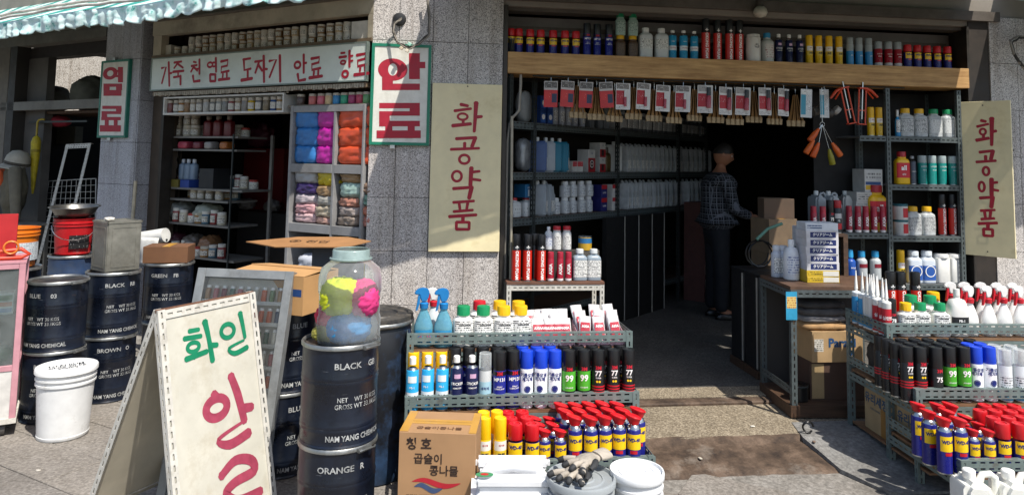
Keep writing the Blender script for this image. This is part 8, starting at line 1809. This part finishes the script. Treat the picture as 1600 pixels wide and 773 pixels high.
# ================================================================== BITS LYING ON THE STEP
solid('black_ring', MB().tube([Vector((.03 * math.cos(a * .42), .006 * math.sin(a), .034 + .03 * math.sin(a * .42))) + at_z(1263, 676, .066) for a in range(14)], .006, 6).mesh(M_BLACKP, 60), 'small black ring standing on the cement beside counter', 'ring')
for i, (px, py, c, nm) in enumerate(((1176, 666, 'c9c4b8', 'pale paper scrap on the landing'), (1272, 690, '6d5a4c', 'brown crumpled scrap on the cement patch'), (1094, 716, 'b5ad9e', 'light flake of mortar on the stained step'), (60, 735, 'b9b2a6', 'tiny paper scrap on the paving at left'))):
    z_ = .0605 if i == 0 else (.06 if i == 1 else (.03 if i == 2 else .001)); q_ = at_z(px, py, z_); tag(link('scrap', bag_mesh(.028, .018, .006, mat(c, .9), 930 + i, .35), None, TR(q_, i)), nm, 'litter')
# ================================================================== SHOPKEEPER
def skin_mesh(verts, edges, radii, m, sub=2, root=0):
    me = bpy.data.meshes.new('figure'); me.from_pydata(verts, edges, []); o = bpy.data.objects.new('figure', me)
    sk = o.modifiers.new('skin', 'SKIN'); sk.use_smooth_shade = True
    for i, v in enumerate(me.skin_vertices[0].data):
        r = radii[i]; v.radius = r if isinstance(r, tuple) else (r, r); v.use_root = (i == root)
    sb = o.modifiers.new('sub', 'SUBSURF'); sb.levels = sub; sb.render_levels = sub
    out = evaluated_mesh(o); bpy.data.objects.remove(o); out.materials.clear(); out.materials.append(m); out.shade_smooth(); return out
def plaid():
    m, t, b = new_mat('plaid_cloth'); tc = t.nodes.new('ShaderNodeTexCoord'); sp = t.nodes.new('ShaderNodeSeparateXYZ'); t.links.new(tc.outputs['Object'], sp.inputs[0])
    n = noise_node(t, tc.outputs['Object'], 6, 3)
    def lines(ch, per, wdt, off=0.0):
        x = mth(t, 'ADD', sp.outputs[ch], mth(t, 'MULTIPLY', n.outputs[0], 0.02)); return mth(t, 'LESS_THAN', mth(t, 'FRACT', mth(t, 'ADD', mth(t, 'DIVIDE', x, per), off)), wdt)
    f = mth(t, 'MAXIMUM', mth(t, 'MAXIMUM', lines(0, .055, .14), lines(2, .055, .14)), mth(t, 'MAXIMUM', lines(1, .055, .12), mth(t, 'MAXIMUM', lines(0, .055, .06, .35), lines(2, .055, .06, .35))))
    t.links.new(mixc(t, mth(t, 'MULTIPLY', f, 0.8), hexc('0b0e14'), hexc('6a6e76')), b.inputs['Base Color']); b.inputs['Roughness'].default_value = 0.9; return m
SKIN = mat('a8755a', .55, wear=.06, scale=9); M_TRO = mat('12151c', .85, wear=.15); M_HAIR = mat('2a2724', .6, wear=.2, scale=60)
# standing, facing right (+X), forearms forward as if working at the counter
px_, py_ = FR.hit(1125, 540, -0.35)[0], 0
PP = FR.pt(FR.u(1120, -1.2, 0.8), -1.2, 0.082)
man = link('person', None, None, TR(PP, R(8), sc=.98)); tag(man, 'shopkeeper in dark plaid shirt and dark trousers standing at the counter', 'person')
body_v = [(0, 0, 0.93), (0.0, 0, 1.10), (0.02, 0, 1.30), (0.02, 0, 1.42), (0.045, 0, 1.50), (0.055, 0, 1.56),
          (0.03, -.17, 1.37), (0.08, -.235, 1.10), (0.30, -.17, 1.02), (0.36, -.15, 1.02),
          (0.03, .17, 1.37), (0.08, .235, 1.10), (0.30, .14, 1.04), (0.36, .12, 1.04),
          (0, -.09, 0.86), (0.01, -.10, 0.48), (0.0, -.10, 0.09), (0.10, -.10, 0.045), (0.17, -.10, .035),
          (0, .09, 0.86), (0.01, .10, 0.48), (-0.02, .10, 0.09), (0.08, .10, 0.045), (0.15, .10, .035)]
body_e = [(0, 1), (1, 2), (2, 3), (3, 4), (4, 5), (3, 6), (6, 7), (7, 8), (8, 9), (3, 10), (10, 11), (11, 12), (12, 13), (0, 14), (14, 15), (15, 16), (16, 17), (17, 18), (0, 19), (19, 20), (20, 21), (21, 22), (22, 23)]
body_r = [(.08, .11), (.07, .10), (.08, .11), (.06, .09), .052, .05, .06, .045, .032, .028, .06, .045, .032, .028, .085, .058, .042, .04, .03, .085, .058, .042, .04, .03]
bd = link('body', skin_mesh(body_v, body_e, body_r, SKIN), man)
sv = [(0, 0, 0.86), (0.0, 0, 0.95), (0.0, 0, 1.12), (0.02, 0, 1.30), (0.02, 0, 1.42), (0.04, 0, 1.475), (0.03, -.175, 1.375), (0.08, -.24, 1.10), (0.28, -.175, 1.025), (0.03, .175, 1.375), (0.08, .24, 1.10), (0.28, .15, 1.045)]
se = [(0, 1), (1, 2), (2, 3), (3, 4), (4, 5), (4, 6), (6, 7), (7, 8), (4, 9), (9, 10), (10, 11)]
link('shirt', skin_mesh(sv, se, [(.165, .20), (.165, .20), (.16, .19), (.165, .20), (.135, .17), .07, .075, .062, .048, .075, .062, .048], plaid(), 2, 2), man)
tv = [(0, 0, 0.95), (0, 0, .86), (0, -.09, 0.80), (0.01, -.10, 0.48), (0.0, -.10, 0.06), (0, .09, 0.80), (0.01, .10, 0.48), (-0.02, .10, 0.06)]
link('trousers', skin_mesh(tv, [(0, 1), (1, 2), (2, 3), (3, 4), (1, 5), (5, 6), (6, 7)], [(.13, .16), (.13, .165), .10, .082, .072, .10, .082, .072], M_TRO), man)
# head: one shaped mesh with brow, nose, lips, chin and ears
b = MB(); nu, nv = 32, 26
for j in range(nv + 1):
    t = -math.pi / 2 + math.pi * j / nv
    for i in range(nu):
        a = 2 * math.pi * i / nu; d = Vector((math.cos(t) * math.cos(a), math.cos(t) * math.sin(a), math.sin(t)))
        x, y, z = d.x * .098, d.y * .076, d.z * .118
        fr = max(0, d.x)
        if z < -.02: x *= 1 - .12 * (-.02 - z) / .1; y *= 1 - .35 * (-.02 - z) / .1
        g = lambda yy, zz, sy, sz: math.exp(-((y - yy) / sy) ** 2 - ((z - zz) / sz) ** 2)
        if fr > 0.2:
            x += fr * (.022 * g(0, -.022, .012, .020) + .006 * g(0, -.062, .025, .007) + .008 * g(0, -.098, .022, .014) - .010 * g(.031, .008, .016, .010) - .010 * g(-.031, .008, .016, .010) + .005 * g(0, .026, .05, .008))
        if abs(d.y) > .8: y += math.copysign(.016 * math.exp(-((x + .004) / .016) ** 2 - ((z + .004) / .026) ** 2), d.y)
        b.v.append((x, y, z))
for j in range(nv):
    for i in range(nu): b.f.append((j * nu + i, j * nu + (i + 1) % nu, (j + 1) * nu + (i + 1) % nu, (j + 1) * nu + i))
hd = link('head', b.mesh(SKIN, 80), man, TR((.075, 0, 1.64), R(-25), 0, R(14)))
for s_ in (-1, 1): link('eye', MB().lathe([(.001, -.008), (.007, -.005), (.0095, 0), (.007, .005), (.001, .008)], 10, Matrix.Translation((.084, .031 * s_, .008))).mesh(mat('d5d0c8', .3), 80), hd); link('eyebrow', MB().box(.090, .094, .031 * s_ - .014, .031 * s_ + .014, .022, .027).mesh(M_HAIR), hd)
link('hair', MB().grid(lambda a, c: Vector((math.cos(c * 1.45) * math.cos(a * 2 * math.pi) * .104 - .012 * (1 - c), math.cos(c * 1.45) * math.sin(a * 2 * math.pi) * .083, .03 + math.sin(c * 1.45) * .098 - .045 * (1 - c) * (0.5 - 0.5 * math.cos(a * 2 * math.pi)))), 28, 8).mesh(M_HAIR, 80), hd)
# hands: palm and five bent fingers each
def hand(s_):
    vs = [(0, 0, 0), (.045, 0, -.004), (.085, 0, -.008)]; es = [(0, 1), (1, 2)]; rs = [(.018, .024), (.015, .036), (.012, .038)]
    me = skin_mesh(vs, es, rs, SKIN, 2)
    bm = bmesh.new(); bm.from_mesh(me)
    for y, L_ in ((-.030, .058), (-.010, .070), (.010, .066), (.030, .050)):
        q = skin_mesh([(.078, y, -.008), (.078 + L_ * .5, y * 1.1, -.020), (.078 + L_ * .8, y * 1.1, -.045), (.078 + L_ * .85, y * 1.05, -.066)], [(0, 1), (1, 2), (2, 3)], [.0095, .0088, .008, .0065], SKIN, 2); bm.from_mesh(q)
    q = skin_mesh([(.02, -.026 * s_, -.004), (.05, -.056 * s_, -.018), (.078, -.060 * s_, -.038)], [(0, 1), (1, 2)], [.012, .0105, .008], SKIN, 2); bm.from_mesh(q)
    bm.to_mesh(me); bm.free(); return me
link('hand', hand(-1), bd, TR((.36, -.15, 1.02), R(8), 0, R(8))); link('hand', hand(1), bd, TR((.36, .12, 1.04), R(-10), 0, R(8)))
for y in (-.10, .10): link('shoe', MB().lathe([(.03, 0), (.048, .004), (.05, .03), (.04, .06), (.02, .075)], 18, Matrix.Translation((.065 if y < 0 else .045, y, 0)) @ Matrix.Diagonal((2.6, 1, 1, 1))).mesh(M_BLACKP, 50), man)
bpy.data.scenes.remove(TMP)
